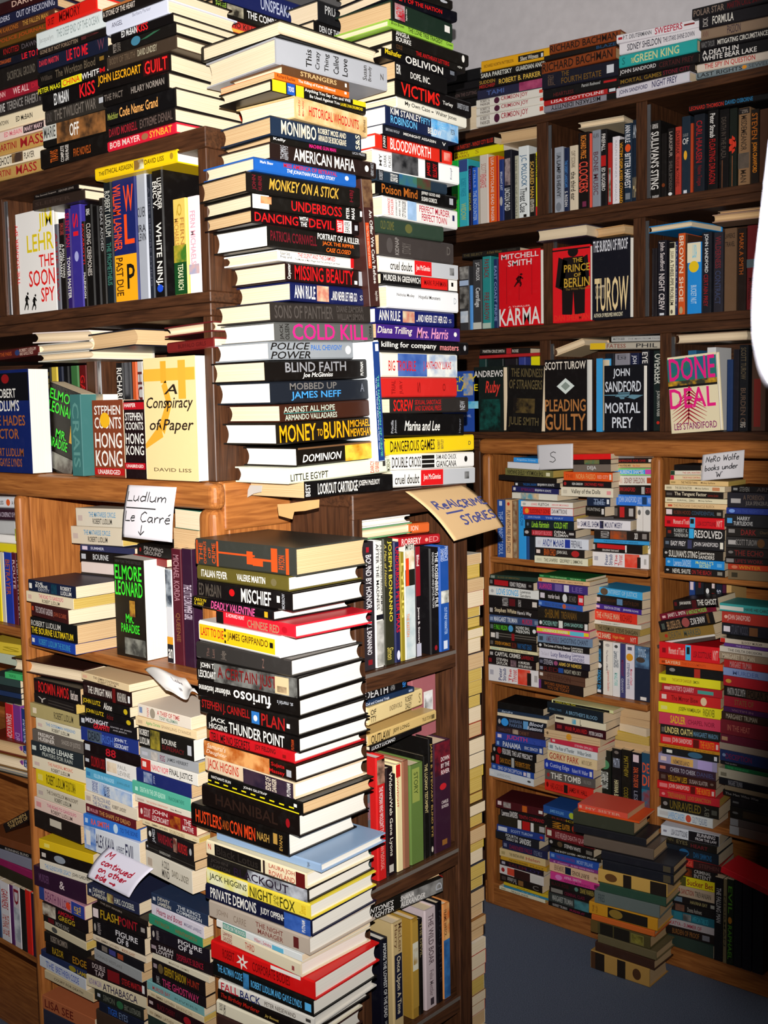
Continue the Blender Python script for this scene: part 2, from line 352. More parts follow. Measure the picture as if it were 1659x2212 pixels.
# book data: G group plane, Z picture origin and scale, S/U/C a pile, an upright row, face-out books; then one line per book
DATA = r'''
G T1 x -1.36 H .16|down the tall corner tower of hardcovers|hardcovers stacked in the tall corner tower
Z 430 0 .2592
S 690 165 1500 410
690 300 1500 545 k,C,F,D.2
705 550 1560 750 s,C,D.19|25 30 15 85 k^ This|33 38 15 85 k^ Crazy|41 46 15 85 k^ Thing|49 54 15 85 k^ Called|57 62 15 85 k^ Love|76 80 20 80 d^ Susan|81 85 20 80 d^ Braudy|93 96 35 65 d^ Z
720 622 1250 757 a,C|25 80 25 75 x STRANGERS|93 96 30 70 *w
640 655 1250 815 o,T,P|3 26 20 75 k Richard Rashke|30 80 20 80 w The Killing of Karen Silkwood|93 96 20 60 *w
630 765 1385 945 k,C|0 14 *y|15 23 *b|16 22 30 70 w TEXIS|24 32 *y|85 100 0 45 *y|33 82 10 45 w Anything You Say Can and Will|38 70 55 88 w Be Used Against You|71 96 58 85 y LAURIE LYNN DRUMMOND
770 970 1410 1150 x,C|0 100 :e8cf9a:c9a266|3 6 15 85 r^ Edited by|8 11 15 85 r^ Mike Ashley|17 87 30 75 r HISTORICAL WHODUNITS|93 97 20 80 a^ Barnes
640 1130 1345 1265 1d2a3e,T|10 48 15 88 c MONIMBO|50 82 15 45 c ROBERT MOSS AND|50 82 52 85 c ARNAUD DE BORCHGRAVE|93 98 10 90 c^ S&S
660 1200 1385 1320 k,T|2 14 15 70 w Kelly|38 66 20 80 m MACHINE GUN MAN|84 98 20 60 s UCO PRESS
Z 430 320 .2592
625 95 1470 250 231714,C|8 12 10 90 s^ THOMAS|12 15 10 90 s^ REPPETTO|20 78 12 85 w AMERICAN MAFIA|88 92 30 70 @w|94 97 10 90 s^ HENRY HOLT
500 195 1300 325 1d58a8,C|5 17 20 40 w Mark Shaw|27 80 10 42 r MISS AMERICA OF BETRAYAL|30 78 50 85 w/ THE JONATHAN POLLARD STORY|88 92 25 60 @w
470 385 1325 480 k,T|4 8 15 85 u^ JOHN|9 12 15 85 u^ HUBNER|18 80 20 75 g/ MONKEY ON A STICK|90 94 20 80 u^ HBJ
510 515 1365 610 k,C|0 14 *w|7 16 10 60 :d09060:6a3020|33 78 15 85 r UNDERBOSS|82 85 10 90 w^ PETER|87 90 10 90 w^ MAAS|95 97 25 65 *w
510 635 1320 720 140a0a,T|2 41 20 85 r DANCING|42 50 15 45 w WITH|43 49 52 85 w THE|51 75 20 85 r DEVIL|77 84 *r|78 83 10 90 w^ ROBERT|84 92 *w|85 90 10 90 k^ BAKER|95 98 30 70 *s
580 830 1365 915 k,W|2 49 25 70 u PATRICIA CORNWELL|50 96 8 36 w PORTRAIT OF A KILLER|55 90 42 64 o JACK THE RIPPER|59 86 70 90 o/ CASE CLOSED
S 655 845 1290 910
665 935 1290 1005 w,C|2 14 15 45 k Robert Seitz|2 16 50 80 k Frey and|24 74 12 52 r/ THE SILENT AND THE DAMNED|20 80 62 86 k The Murder of Mary Phagan And The Lynching of Leo Frank|95 100 *r
730 1110 1365 1160 20100e,C|1 6 10 90 w^ Carpenter|10 87 12 90 r MISSING BEAUTY|88 92 65 85 *w|94 99 10 90 *s
770 1280 1385 1310 n,C|4 31 15 85 w ANN RULE|33 49 8 92 :c8b898:b02020|52 88 30 80 w ...AND NEVER LET HER GO|92 96 40 70 s S
605 1441 1430 1456 2c2724,C|3 60 15 85 4a4440 SONS OF PANTHER|64 92 10 45 4a4440 DIANE ZAMORA|64 92 52 88 4a4440 WILLIAM SIMON
Z 430 660 .2592
640 300 1455 300 565654,W|4 8 10 90 k^ JACK|9 13 10 90 k^ OLSEN|16 93 8 92 m COLD KILL|95 98 15 85 k^ ATHENEUM
590 460 1285 435 8a8f94,W|1 47 6 46 k/ POLICE|1 47 54 96 k/ POWER|48 86 20 50 1f60b0 PAUL CHEVIGNY|90 97 25 75 @w
560 640 1400 600 120e0c,C|18 78 10 58 8a8a8e BLIND FAITH|34 64 62 92 w/ Joe McGinniss|93 96 15 85 w^ PUTNAM
605 820 1455 780 1a1e26,W|17 62 8 40 6e6a66 MOBBED UP|18 66 48 90 3f8fd0 JAMES NEFF|86 90 20 60 z A
685 985 1435 910 3a1d12,C|3 58 15 48 b8bfae AGAINST ALL HOPE|3 58 51 54 *t|4 60 60 92 b8bfae ARMANDO VALLADARES
655 1165 1545 1080 1a140e,W|2 34 10 92 e8a010 MONEY|35 40 40 75 e8a010 TO|41 65 10 92 e8a010 BURN|66 85 10 45 e8a010 MICHAEL|66 89 52 92 e8a010 MEWSHAW|90 98 5 95 *w|93 95 10 90 s^ LEISURE
S 825 1195 1560 1095
825 1360 1555 1250 120d08,W|5 48 40 80 w/ DOMINION|52 100 0 100 :b87808:e8c040|56 72 30 55 g RANDY ALCORN|0 100 0 12 *6a4a30
755 1490 1600 1385 e4e6c8,W|1 36 40 85 k LITTLE EGYPT|78 82 10 90 r^ DARCY|83 87 10 90 r^ O'BRIEN|91 94 15 55 *d|95 99 10 90 k^ MORROW
880 1605 1615 1515 0c0a0a,T,P|1 6 15 90 w^ BEST|14 58 18 85 w LOOKOUT CARTRIDGE|59 84 22 66 w JOSEPH McELROY
G T2 x -1.36 H .16|down the second tower behind the tall corner one|hardcovers stacked in the second tower
Z 680 0 .22905
S 740 -120 1295 -60
735 -50 1290 50 k,C|80 92 30 60 s .
725 25 1330 195 0a0a12,C|18 78 30 70 d01818 SPY OF THE NATION
720 180 1300 400 1a2a20,T|0 20 *k|4 20 10 90 :b8b4b4:a04050|6 18 25 75 r^ MERCY|21 24 20 80 w^ Stephen Amidon|86 95 25 60 *w
690 240 1310 470 90c040,C|3 22 15 60 k/ Bruce Brown|28 82 18 85 k THE LONE TREE TRAGEDY|88 98 25 70 k Crown
745 392 1450 630 k,C|3 20 8 42 w ANGELA|3 22 50 88 w BOURKE|90 94 20 80 @w
740 465 1420 690 k,C|4 12 15 75 a COLE|30 76 20 80 r THE ANTHRAX LETTERS|88 95 30 60 w =DV
640 535 1340 760 0c0a0c,C|3 24 10 60 y Maihafer|29 80 15 88 w OBLIVION|90 96 20 60 *z
755 735 1250 890 0e0c0c,T,P|2 10 15 70 w EIR|28 66 35 80 w DOPE, INC.
755 895 1480 1115 0e0a0a,C|6 56 10 88 e02018 VICTIMS|60 74 45 75 w Turley|80 96 30 65 s UNIVERSITY OF ILLINOIS
755 1000 1440 1210 e4e0d0,C|10 45 25 75 k My Own Case|47 50 45 55 *k|53 84 25 75 k Walter Jones
650 1160 1365 1365 162040,W|60 100 :4a9ad8:b8d8f0|5 46 8 42 w KIM STANLEY|5 40 48 88 6ac0f0 ROBINSON|46 82 12 45 6ac0f0 FIFTY DEGREES|55 74 55 88 w BELOW|88 94 30 60 d SPECTRA
630 1255 1260 1420 14161e,W,P|4 24 30 60 s BRYAN WOLF|30 80 30 60 w MIDNIGHT ASSASSIN|90 96 25 65 w V
Z 760 280 .18083
290 210 1200 425 d02818,W|7 13 *k|8 12 10 90 w^ JUNKIN|17 70 12 90 w BLOODSWORTH|82 85 *k|88 97 20 80 :d84030:e8a090
300 475 1270 655 e6e6e4,C|6 9 20 80 d^ MY|11 14 20 80 d^ DARK|16 19 20 80 d^ PLACES|20 50 :1a1a1c:5a5a5c|58 74 *140e0e|60 65 15 85 r^ JAMES|67 72 15 85 r^ ELLROY|88 91 20 80 z^ Knopf
290 600 1140 775 22303e,C|0 9 *1a1c20|3 8 10 90 s^ ROBERT|18 28 15 85 w^ DEAD BY|30 55 :2a5a80:3a6a5a|55 75 :5a2a2a:3a4a30
300 775 1250 950 0a0808,C|6 49 12 80 b06020 Poison Mind|54 78 12 42 w JEFFREY GOOD AND|54 74 52 85 w SUSAN GORECK|90 95 25 75 *s
330 1015 1280 1200 f0eeea,C|5 8 10 90 r^ LAWRENCE|9 12 10 90 r^ SCHILLER|15 17 10 90 k^ JONBENET|19 21 10 90 k^ AND THE|23 28 10 90 k^ CITY OF BOULDER|30 42 :a8c8ec:88a8c8|46 88 12 46 b01030 PERFECT MURDER|49 84 52 88 b01030 PERFECT TOWN|92 95 30 60 *n
255 1220 1090 1335 2a3a2e,T|12 30 20 75 5a5a30 OLD CRIME|45 55 20 80 @5a5a30
340 1490 1215 1615 3a3432,T|8 16 15 85 @4c4644|19 24 10 90 8a8480^ KIDNAP|28 40 30 80 5a5450^ STORY|90 95 20 60 5a5450 D
340 1690 1270 1800 efece6,C|12 39 25 80 k cruel doubt|42 64 *d0181c|44 62 30 75 w Joe McGinniss|64 100 *b4b6ba|88 94 25 75 :30302e:909090
360 1855 1260 1930 0e0c0c,C|2 49 15 65 w MURDER IN GREENWICH|50 86 *d01c18|54 84 25 70 600808 MARK FUHRMAN|87 100 *w|91 94 25 60 *k
Z 760 600 .21695
360 285 1060 360 f0f0f2,C|12 36 30 48 d Nicholas Mosley|42 73 30 52 d Hopeful Monsters|93 97 30 60 s D
245 450 1020 500 131a58,W|3 29 15 80 w ANN RULE|32 47 12 85 :c8b898:b02020|49 90 28 75 w ...AND NEVER LET HER GO|92 96 45 70 s S
245 600 1075 635 3a1f72,T,P|1 41 15 80 f8e8d8/ Diana Trilling|46 85 10 88 f0a0c0/ Mrs. Harris|92 96 30 65 @w
275 725 1160 775 0c0a0c,W|2 62 20 75 w killing for company|66 88 30 72 e08888 masters|94 97 25 70 @s
300 975 1050 1005 ece6d2,C|20 58 :2f4f98:4a68a8|60 100 :98a8c0:e0e0d8|8 43 32 75 c01820 BIG TROUBLE|53 91 32 75 c01820 J. ANTHONY LUKAS
290 1180 1045 1195 c02420,W|13 18 15 85 801010^ TRIAL|23 28 15 85 801010^ JURY|46 50 20 80 801010^ S|80 84 30 70 801010^ O
390 1345 1160 1345 282422,C|3 27 12 85 e01a14 SCREW|29 63 15 45 b01818 SEXUAL SABOTAGE|29 63 52 85 b01818 AND SCANDAL PRESS|88 95 25 85 s^ NEW
320 1585 1115 1575 0c0a0a,C|8 11 30 85 s^ Priscilla|12 15 30 85 s^ Johnson|24 68 32 75 w/ Marina and Lee|93 96 20 85 z^ Harper
345 1760 1215 1725 f0cc18,C|4 53 15 82 k DANGEROUS GAMES|56 59 20 80 d^ ROBERT|60 63 20 80 d^ BENTLEY|93 96 40 65 d D
390 1920 1215 1880 f2f0ec,C|1 34 18 85 k DOUBLE CROSS|35 50 12 36 *k|35 50 42 64 *k|35 50 70 92 *k|52 77 10 42 k SAM AND CHUCK|52 77 50 92 k GIANCANA|87 91 25 65 @k
410 2085 1225 2035 f0eee8,C|2 30 25 82 k cruel doubt|32 59 *d0181c|35 56 28 72 w Joe McGinniss|59 100 *b4b6ba|86 92 25 70 :30302e:909090
G S1 y 1.225 H .165|down the front stack beside the oak corner post|hardcovers stacked in front of the corner bookcase
Z 400 1020 .2592
S 88 548 925 628
90 780 920 860 33342f,T|1 3 5 95 *a84018|4 8 15 85 c04a1c^ THE|9 12 8 92 c04a1c^ OMNIBUS|14 17 30 70 c04a1c^ OF|18 22 12 88 c04a1c^ CRIME|23 25 3 97 *c04a1c|24 62 40 47 *c04a1c|54 60 28 75 *c04a1c|60 78 50 58 *c04a1c|60 70 58 78 *c04a1c|78 84 8 92 *c04a1c|85 91 30 80 c04a1c^ PAYSON|92 95 4 96 *c04a1c
100 890 865 1000 5a5020,W|5 35 25 75 w ITALIAN FEVER|46 77 25 70 w VALERIE MARTIN|83 89 25 75 @6a6040
100 1040 900 1170 120e0e,W|2 27 15 85 4e463e ED McBAIN|36 42 25 65 @c01418|49 80 12 88 w MISCHIEF|86 89 25 60 *w|91 94 10 90 s^ MORROW
45 1105 785 1255 100c0e,W|3 19 10 42 e0c020/ CAROLYN|3 16 48 82 e0c020/ G. HART|25 80 12 90 e85a98/ DEADLY VALENTINE|91 95 20 75 *d0a020
250 1250 960 1400 d41c2c,W|0 10 *k|14 38 8 38 e8d8d8 E. HOWARD HUNT|42 82 25 85 a08060 CHINESE RED|85 92 25 75 @b01020
105 1395 830 1565 f4f0ea,W|1 96 16 88 *f0c418|3 33 28 70 c01c1c LAST TO DIE|34 36 15 85 k^ III|38 88 28 72 4a3010 JAMES GRIPPANDO|90 94 35 60 *k
95 1545 880 1710 302d2b,W|12 15 25 80 6a5048^ The|18 21 25 80 6a5048^ Last|28 34 25 80 6a6058^ Judge|72 74 25 80 6a5048^ N
Z 400 1420 .2592
110 185 900 335 14110f,W|18 100 :2a2624:70706c|4 19 8 42 w JOHN T.|2 20 48 85 w LESCROART|22 92 15 90 6a1414 A CERTAIN JUSTICE|79 92 10 92 *c8b088|81 90 55 85 :50402a:a89070
120 328 910 490 100c0a,W|1 34 25 65 w! valdemar lestienne|37 74 15 85 w! furioso|80 95 25 50 s! st. martin's
130 460 930 660 14100e,W|2 53 15 80 a01818 STEPHEN J. CANNELL|55 63 15 85 *2a6ab0|57 61 35 70 @w|65 88 15 85 a01818 PLAN|90 93 40 65 *w
180 592 950 805 0e0b0a,W|5 22 8 44 w JACK|3 24 50 88 w HIGGINS|26 86 12 88 w THUNDER POINT|93 96 20 85 b04018^ PUTNAM
205 697 900 890 b8141c,W|2 50 12 85 k TELL ME NO SECRETS|56 80 15 70 k JOY FIELDING|88 92 40 70 *801010
155 812 925 1050 1a0e08,W|0 74 :b05a20:e0a060|4 26 14 46 f4dcc0/ Samurai's|3 27 54 86 f4dcc0/ Daughter|76 90 14 44 r Sujata|74 90 54 84 r Massey|92 97 35 75 *s
165 942 925 1195 d8c0a0,W|45 100 :241a2c:3a2a38|3 40 10 90 b83020 JACK HIGGINS|70 76 10 90 e8d8c0^ EDGE OF|77 82 10 90 e8d8c0^ DANGER|93 97 10 90 w^ PUTNAM
190 1062 985 1330 0d0b0a,T|4 26 12 34 w NATHAN'S RUN|40 65 15 38 w JOHN GILSTRAP|0 4 52 62 *e8d818|8 13 52 62 *e8d818|18 23 52 62 *e8d818|28 33 52 62 *e8d818|38 43 52 62 *e8d818|48 53 52 62 *e8d818|58 63 52 62 *e8d818|68 73 52 62 *e8d818|78 83 52 62 *e8d818|88 93 52 62 *e8d818|0 98 80 88 *e8d818|93 96 22 45 *w
145 1232 945 1505 120b09,W|15 80 25 75 2a1a14 HANNIBAL|88 92 30 70 @901018
60 1400 840 1660 0e0a08,W|5 33 20 78 d84018 HUSTLERS|34 41 30 70 a04a18 AND|42 68 20 78 d84018 CON MEN|70 82 30 65 b08840 NASH|86 90 15 60 *b08840|92 95 15 80 b08840^ EVANS
Z 400 1780 .2592
230 160 1040 412 8aa4c4,W,I.012|88 91 20 80 d^ I. Fitzgerald
185 255 985 535 e6d8b4,W|2 5 20 60 r N|9 57 8 88 *14100e|11 54 20 75 2a2420 Black Lotus|59 61 0 100 *2a1a18|64 64 0 100 *2a1a18|65 90 10 46 b05040 LAURA JOH|65 90 52 88 b05040 ROWLAND|91 100 *5a1210
195 375 985 640 1a1614,W|42 100 :505058:b8bcc4|28 82 20 85 241828 BLACKOUT|4 22 10 40 3a3430 JOHN|4 24 48 80 3a3430 LAWTON
190 495 1005 785 e2cc40,W|0 42 :e8e6c0:ded878|3 41 22 75 2a3018 JACK HIGGINS|44 66 15 85 3a3a10 NIGHT|67 72 20 46 3a3a10 OF|67 72 52 78 3a3a10 THE|73 87 15 85 3a3a10 FOX|91 97 20 75 c0a010^ Simon
185 635 1005 920 12142e,W|5 50 12 78 w PRIVATE DEMONS|54 86 25 75 w JUDY OPPENHEIMER|76 100 :1e3f88:3a60b0|92 95 15 85 w^ PUTNAM
210 780 1000 1085 b0a294,W|8 20 35 75 8a7a6c JOHN|26 39 35 75 8a7a6c CARRE|49 76 20 48 7a4038 THE NIGHT|51 76 55 82 7a4038 MANAGER|86 91 20 80 *5a2020
265 852 960 1145 d8dcdc,C,P|0 8 *w|8 36 *5a9a8a|9 35 20 80 w KILLED ON THE ROCKS|46 66 30 80 b03040 William L. DeAndrea|67 80 25 90 *60b0d0
300 978 965 1285 dcd0b4,W|3 15 10 45 904040 Lawrence|3 15 50 85 904040 SANDERS|32 44 25 70 b05040 THIRD|90 93 40 70 *904040
230 1130 1035 1450 cc1414,W|12 24 20 70 6a0808 ROBERT|26 38 8 92 %star/w|42 78 25 75 6a0808 CORPORATE BODIES|60 88 0 22 *w
245 1275 1020 1590 10100f,W|5 31 15 60 58b0e8 THE ALTMAN CODE|32 38 0 100 :3a80b8:204868|40 90 28 70 58b0e8 ROBERT LUDLUM AND GAYLE LYNDS|93 99 25 70 *58b0e8
290 1395 1015 1667 d8d4cc,W|3 22 12 90 c01830 FALL|24 46 15 92 1a2460 BACK|50 82 30 72 5a5048 PETER NIESEWAND|92 97 30 60 *d
280 1470 960 1765 120c0a,W|4 50 25 75 c02014/ The Birthday Murderer|56 72 40 70 c8a850/ Jay Bennett
270 1590 900 1850 e4dcc4,W|4 8 10 60 d^ ROSS|9 12 10 90 d^ THOMAS
275 1720 905 1990 3a2420,W
270 1850 890 2130 1a2a4a,W
280 1990 900 2270 c8c0a8,W
G L1 y 1.25 H .16|down the leftmost stack atop the left bookcase|hardcovers stacked on top of the left bookcase
Z 0 0 .30139
S -60 28 340 -90
-60 112 350 0 2a0e10,T|35 65 25 75 c0a090 DARK
-60 198 355 75 1a1c34,T|5 32 25 75 b0b0c0 MURDERS|42 98 20 80 a8a8b8 OUT OF RECKONING
-50 275 345 150 4a2a1a,T|5 45 25 75 a05a20 TOM KAKONIS|52 92 25 75 b0803a THE FALLEN MAN
-60 352 330 235 5a3c14,T|15 90 25 75 a04018 POLICE JOURNAL
-55 430 265 348 14100e,T|25 55 25 80 901818 KNOTTED|60 90 30 75 50484c DAWN
-55 490 265 412 14141e,T|10 40 25 75 b05020 PERRI O'SHAUGHNESSY|60 98 12 88 d81a28 LIE TO ME
-60 660 268 562 1a1614,T|3 20 30 80 4a4440 DAVID|35 90 30 70 60584e SACRIFICIAL GROUND
-60 738 275 645 8a1a2a,T|10 30 25 75 d8a0a0 MANN|45 75 20 80 d8b0b0 WE ALL|80 95 25 70 b02030 DIE
-60 848 300 740 24201f,T|5 28 20 80 c8c4c0 RESERVE|32 62 20 80 8a8480 TERENCE|66 95 20 80 8a8480 FAHERTY
-60 952 330 850 e0d0b0,C|8 32 40 70 k DOWNTOWN|45 72 35 70 k ED McBAIN
-60 1028 330 922 e2c8bc,C|25 55 25 75 c86070 ED McBAIN|58 92 12 88 *241a1c|60 90 25 75 d0b0b0 MARY MARY
-60 1128 312 1035 b08848,C|12 48 25 75 901c20 MARTINI|55 96 15 85 901c20 MASS
-60 1212 302 1130 d8ccb4,C|18 40 20 90 2a2420 SHOOT|40 60 10 90 :8a6a40:403028|62 80 25 80 3a3028 PLAYER
-60 1300 285 1225 a88448,T|5 40 25 75 901c20 MARTINI|50 88 15 85 901c20 MASS
G L2 y 1.25 H .16|down the middle stack atop the left bookcase|hardcovers stacked on top of the left bookcase
S 330 108 690 -42
330 215 690 68 d01e14,C,t|4 18 30 80 400808 OR SET|28 70 18 85 5a0a0a MEMORY
275 345 735 195 c8d0d0,C|4 25 40 80 a0a4a4 Jacquelyn|30 90 25 75 8a9494 THE DEEP END OF THE OCEAN
280 405 730 265 14100f,C|4 60 30 80 8a7460 GONE BUT NOT FORGOTTEN|65 90 30 70 4a2020 P
280 515 735 375 161a2c,C|3 32 25 65 c8303c DAVID MARTIN|44 74 12 85 d81a28 LIE TO ME|88 97 15 85 5a3040 W
280 615 745 470 120f0d,C|5 22 35 75 4a4038 William|27 84 20 80 5c5040 The Workton Blood|90 96 30 60 *7a5a20
280 685 745 535 120f0e,C|0 34 25 85 e8e020 PETER MAAS|36 66 6 96 *e8e020|38 63 15 85 d02818 CHINA|66 91 15 85 e8e4e0 WHITE|92 99 20 80 r M
310 795 735 665 0e0b0b,C|20 44 15 88 d8d8d8 ED McBAIN|44 60 15 88 d8d8d8 |62 86 10 92 e01c24 KISS
330 900 740 780 2a2622,C|3 12 20 85 4a4440 BOND|16 86 15 85 6a625a THE TWILIGHT WAR|91 98 25 60 *s
320 1055 755 950 120f0d,C|0 22 0 70 *b8b8b0|2 20 8 60 3a3a38 MARIE|22 95 :3a281a:8a5a30|42 56 20 80 w OFF
300 1210 765 1095 110d0b,C|15 27 20 80 b05018^ TRAVIS|31 36 10 90 c8c0b8^ COMPLETE|38 43 10 90 c8c0b8^ TRAVIS McGEE|50 75 40 80 a04a18 FIVE NOVELS
G L3 y 1.25 H .16|down the third stack atop the left bookcase|hardcovers stacked on top of the left bookcase
S 755 40 1150 -85
740 150 1150 5 120e0c,C|1 55 30 75 c8bcb0 A STONE OF THE HEART|0 100 0 22 *a06030
765 250 1185 100 c4c8d8,C|10 28 30 65 5a5a68 ANGEL|45 75 15 40 8a8c98 Barbara Parker
800 305 1215 165 0f0c0c,C|18 44 15 85 e0e0e0 ED McBAIN|44 62 10 90 e01c24 KISS
780 400 1240 245 151210,C|8 13 10 90 8a8078^ PETER|14 20 10 90 6a625a^ SHAW|36 50 10 90 @3a7088|50 80 25 60 2c5a40 /
775 495 1235 355 3a2e24,C|4 42 25 75 5a4a3a BODY OF TRUTH|46 74 25 75 a09880 DAVID LINDSEY
705 645 1172 530 0f0b0a,C|2 62 20 80 d89818 JOHN LESCROART|65 99 8 92 *2a0a0a|67 97 15 85 e02020 GUILT
745 765 1185 640 0e0b0a,C|2 32 30 70 6a6058 THE PACT|45 95 30 70 8a8078 HILARY NORMAN
770 900 1240 772 0d0b0c,C|2 18 40 75 8a9040 Melchior|20 76 25 75 e0a058 Code Name: Grand
775 1010 1255 868 161110,C|2 46 20 80 901c28 DAVID MORRELL|50 98 20 80 5a4a44 EXTREME DENIAL
770 1083 1265 940 c41a30,C|4 50 20 80 f0d8d0 BOB MAYER|52 62 25 85 @906040|64 96 20 85 e8a838 SYNBAT
G A1 y 1.24 H .16|lying across upright books on the left upper shelf|books lying on the left bookcase shelves
Z 0 350 .30139
S 690 42 1245 -98
690 133 1245 8 e8c010,W|5 12 40 70 k THE|13 48 30 68 3a2a08 ETHICAL ASSASSIN|50 62 15 90 :e0e0c0:806030|63 86 28 65 3a2a08 DAVID LISS|93 97 20 70 @a08020|=yellow hardcover lying flat on top of the left upper shelf's upright books
S 245 232 560 150
245 272 565 188 140f0e,C|3 52 30 75 8a8078 The Second Suspect|58 92 35 75 8a8078 HEATHER LEWIS|=black hardcover lying on the uprights beside the white face-out spy novel
240 345 590 270 2a1f1a,C,D.15|5 75 35 70 3a2c26 SLEEPER|=brown hardcover under the black one lying on the left upper shelf
G A2 y 1.26 H .15|standing upright on the left upper shelf|upright books on the left bookcase shelves
U 1.765
-120 14 250 1130 1a2f7a,W,H
412 440 440 1070 5a5a62,W|10 90 20 80 901c24 ARTIE SHAW
442 488 400 1075 15100f,C|5 18 10 90 a0403c JOHN LE CARRE|28 65 15 50 w A SMALL TOWN|28 65 55 90 w IN GERMANY
490 528 330 1070 2a1a5a,W|4 38 10 90 b01c38 SILENT MAN|48 90 20 80 w TOWER MASTER
530 605 300 1060 342a80,C|8 30 25 75 d01828 SI|45 55 30 70 @a0a0d0
607 630 420 1055 18140f,C|3 50 20 80 c02020 PAVAROTTI|60 90 20 80 w McLENDON
632 684 300 1045 0f0d0c,C|4 10 25 75 w KING|18 70 20 80 c0b8b0 CLOSING CEREMONIES
686 728 310 1035 0c0a0a,W
736 768 250 1030 15120f,C|8 50 20 80 a0a0a0 IDEAS ADDED
770 826 130 1010 12181c,C|8 45 15 85 b8b8b0 ROBERT LUDLUM|50 85 20 80 3f7a6a THE PROMETHEUS
830 998 100 980 18205a,C|62 100 *f0a818|5 58 62 96 e84a18 WILLIAM LASHNER|64 95 62 92 3a1a08 PAST DUE|7 28 8 50 e84a18^ W|30 54 8 50 e84a18^ L|70 90 12 45 k^ P
1002 1072 80 960 9a9ea8,C|26 34 10 90 2a2a30^ OLIVER|40 46 10 90 2a2a30^ IRA|47 53 10 90 2a2a30^ LEVIN
1076 1110 80 950 20242e,C|10 90 30 70 4a4a58 A KISS BEFORE DYING
1112 1190 35 940 0e0b0b,C|10 30 50 90 w ERIC V.|8 32 8 46 w LUSTBADER|42 95 20 85 w WHITE NINJA|90 96 20 75 @1d48c0
1255 1352 258 935 e0b858,C|5 18 30 70 b09030 Q|20 48 15 45 a87838 FERN|20 48 55 88 a87838 MICHAELS|48 66 :c0a030:3a6a20|66 100 *14401c|68 95 30 70 d8d8b0 TEXAS RICH
1360 1440 240 925 ecdce0,W|15 70 30 75 d09aa8 FERN MICHAELS|70 80 :7a98c0:c0a0a0
G A3 y 1.27 H .035|face out on the left upper shelf|face-out books on the left bookcase
C 1.765
138 411 340 1100 f0ece8,W|62 97 4 22 e0c818 JIM|30 99 23 40 d8c018 LEHR|60 98 44 56 d41c18 THE|32 99 58 74 d41c18 SOON|62 97 76 90 d41c18 SPY|1 8 10 70 d41c18^ THE SOONER SPY|16 34 78 96 %runner/k|36 54 81 97 %runner/k
G A3b y 1.30 H .03|face out on the left upper shelf|face-out books on the left bookcase
C 1.765
1200 1520 130 935 120f0f,C|40 99 6 18 3a3636 ERIC V.|6 99 24 34 3a3636 LUSTBADER
1442 1620 290 920 :c8d0d8:90b0a0,W|10 50 72 84 d ABBY
G A4 y 1.235 P .035|face out on the left middle shelf|face-out books on the left bookcase
Z 0 680 .30139
C 1.523
-100 235 395 1135 0f1f5a,W,D.045|0 99 0 30 *0c0c12|44 60 4 13 @8a1418|31 73 18 27 w ROBERT|23 79 29 40 w LUDLUM'S|12 90 44 54 a05a28 THE HADES|18 76 57 67 a05a28 FACTOR|10 84 76 84 a05a28 ROBERT LUDLUM|14 80 86 94 a05a28 AND GAYLE LYNDS
300 520 505 1135 18130f,C,R14,I.05|8 98 1 5 d NEW YORK TIMES BESTSELLER|6 98 6 18 3ad830 ELMORE|6 98 20 33 3ad830 LEONARD|36 70 50 60 3ad830 MR.|10 76 61 72 3ad830 PARADISE|80 92 40 60 :d0a030:704020|30 98 78 99 :8a8a80:504a44
602 760 570 1170 :5a6a60:c0a080,W,I.035|10 60 6 12 d Novel
680 900 610 1185 7a3a22,C,D.03|2 98 88 99 *b01818|8 92 7 19 w STEPHEN|8 94 22 37 w COUNTS|26 58 16 36 @e8b020|8 94 42 62 w HONG|8 94 65 86 w KONG|14 86 90 96 w UNABRIDGED
904 1052 610 1185 1a0c0e,C,D.03|0 99 2 12 *b01420|6 60 4 9 w HARPER|8 92 16 26 w STEPHEN|8 94 28 38 w COONTS|8 94 42 56 w HONG|8 94 58 70 w KONG|0 99 80 88 *b01420|8 90 82 86 w UNABRIDGED
1055 1425 300 1195 ecd298,W,D.055|0 99 9 19 *e0a838|68 82 0 34 *dfa436|0 80 0 74 %ribbon/e0a030|40 66 22 30 2a2018/ A|5 95 32 44 2a2018/ Conspiracy|10 95 50 62 2a2018/ of Paper|16 88 90 93 6a5a40 DAVID LISS
G A5 y 1.235 P .11|beside the face-out books on the left middle shelf|upright books on the left bookcase shelves
U 1.523
522 600 570 1168 3a6a68,W|10 90 20 80 5a8a84 CRAIS
G A6 y 1.40 H .1|in the left middle shelf's dim back row|upright books on the left bookcase shelves
U 1.54
330 392 325 1100 1a160c,T|5 70 15 85 8a7a30 RED OMEGA
396 440 330 1100 c8b040,T
442 478 330 1100 1c2030,T
482 520 330 1100 101012,T|20 60 20 80 w LA KITTA
535 588 340 1100 3a6a3a,T
592 648 330 1100 5a1414,T|10 70 20 80 c02020 GALLOWS
856 908 250 1100 0e0d0e,T|5 85 15 85 w RICHARD LA PLANTE
912 962 250 1100 15151a,T
970 1003 320 1100 c05020,T
1006 1050 320 1100 b8b4b0,T|10 90 15 85 5a2020 HUNTER
G A7 y 1.25 H .15|lying across the left middle shelf row|books lying on the left bookcase shelves
S 222 130 640 102
235 205 640 190 e0d0c8,C,F|=cream-paged hardcover topmost of three lying left on the middle shelf
275 275 645 252 b0aca4,C,F|=grey hardcover in the middle of three lying left on the middle shelf
275 345 645 310 c8c4b8,C,F|=pale hardcover lowest of three lying left on the middle shelf
S -60 272 290 200
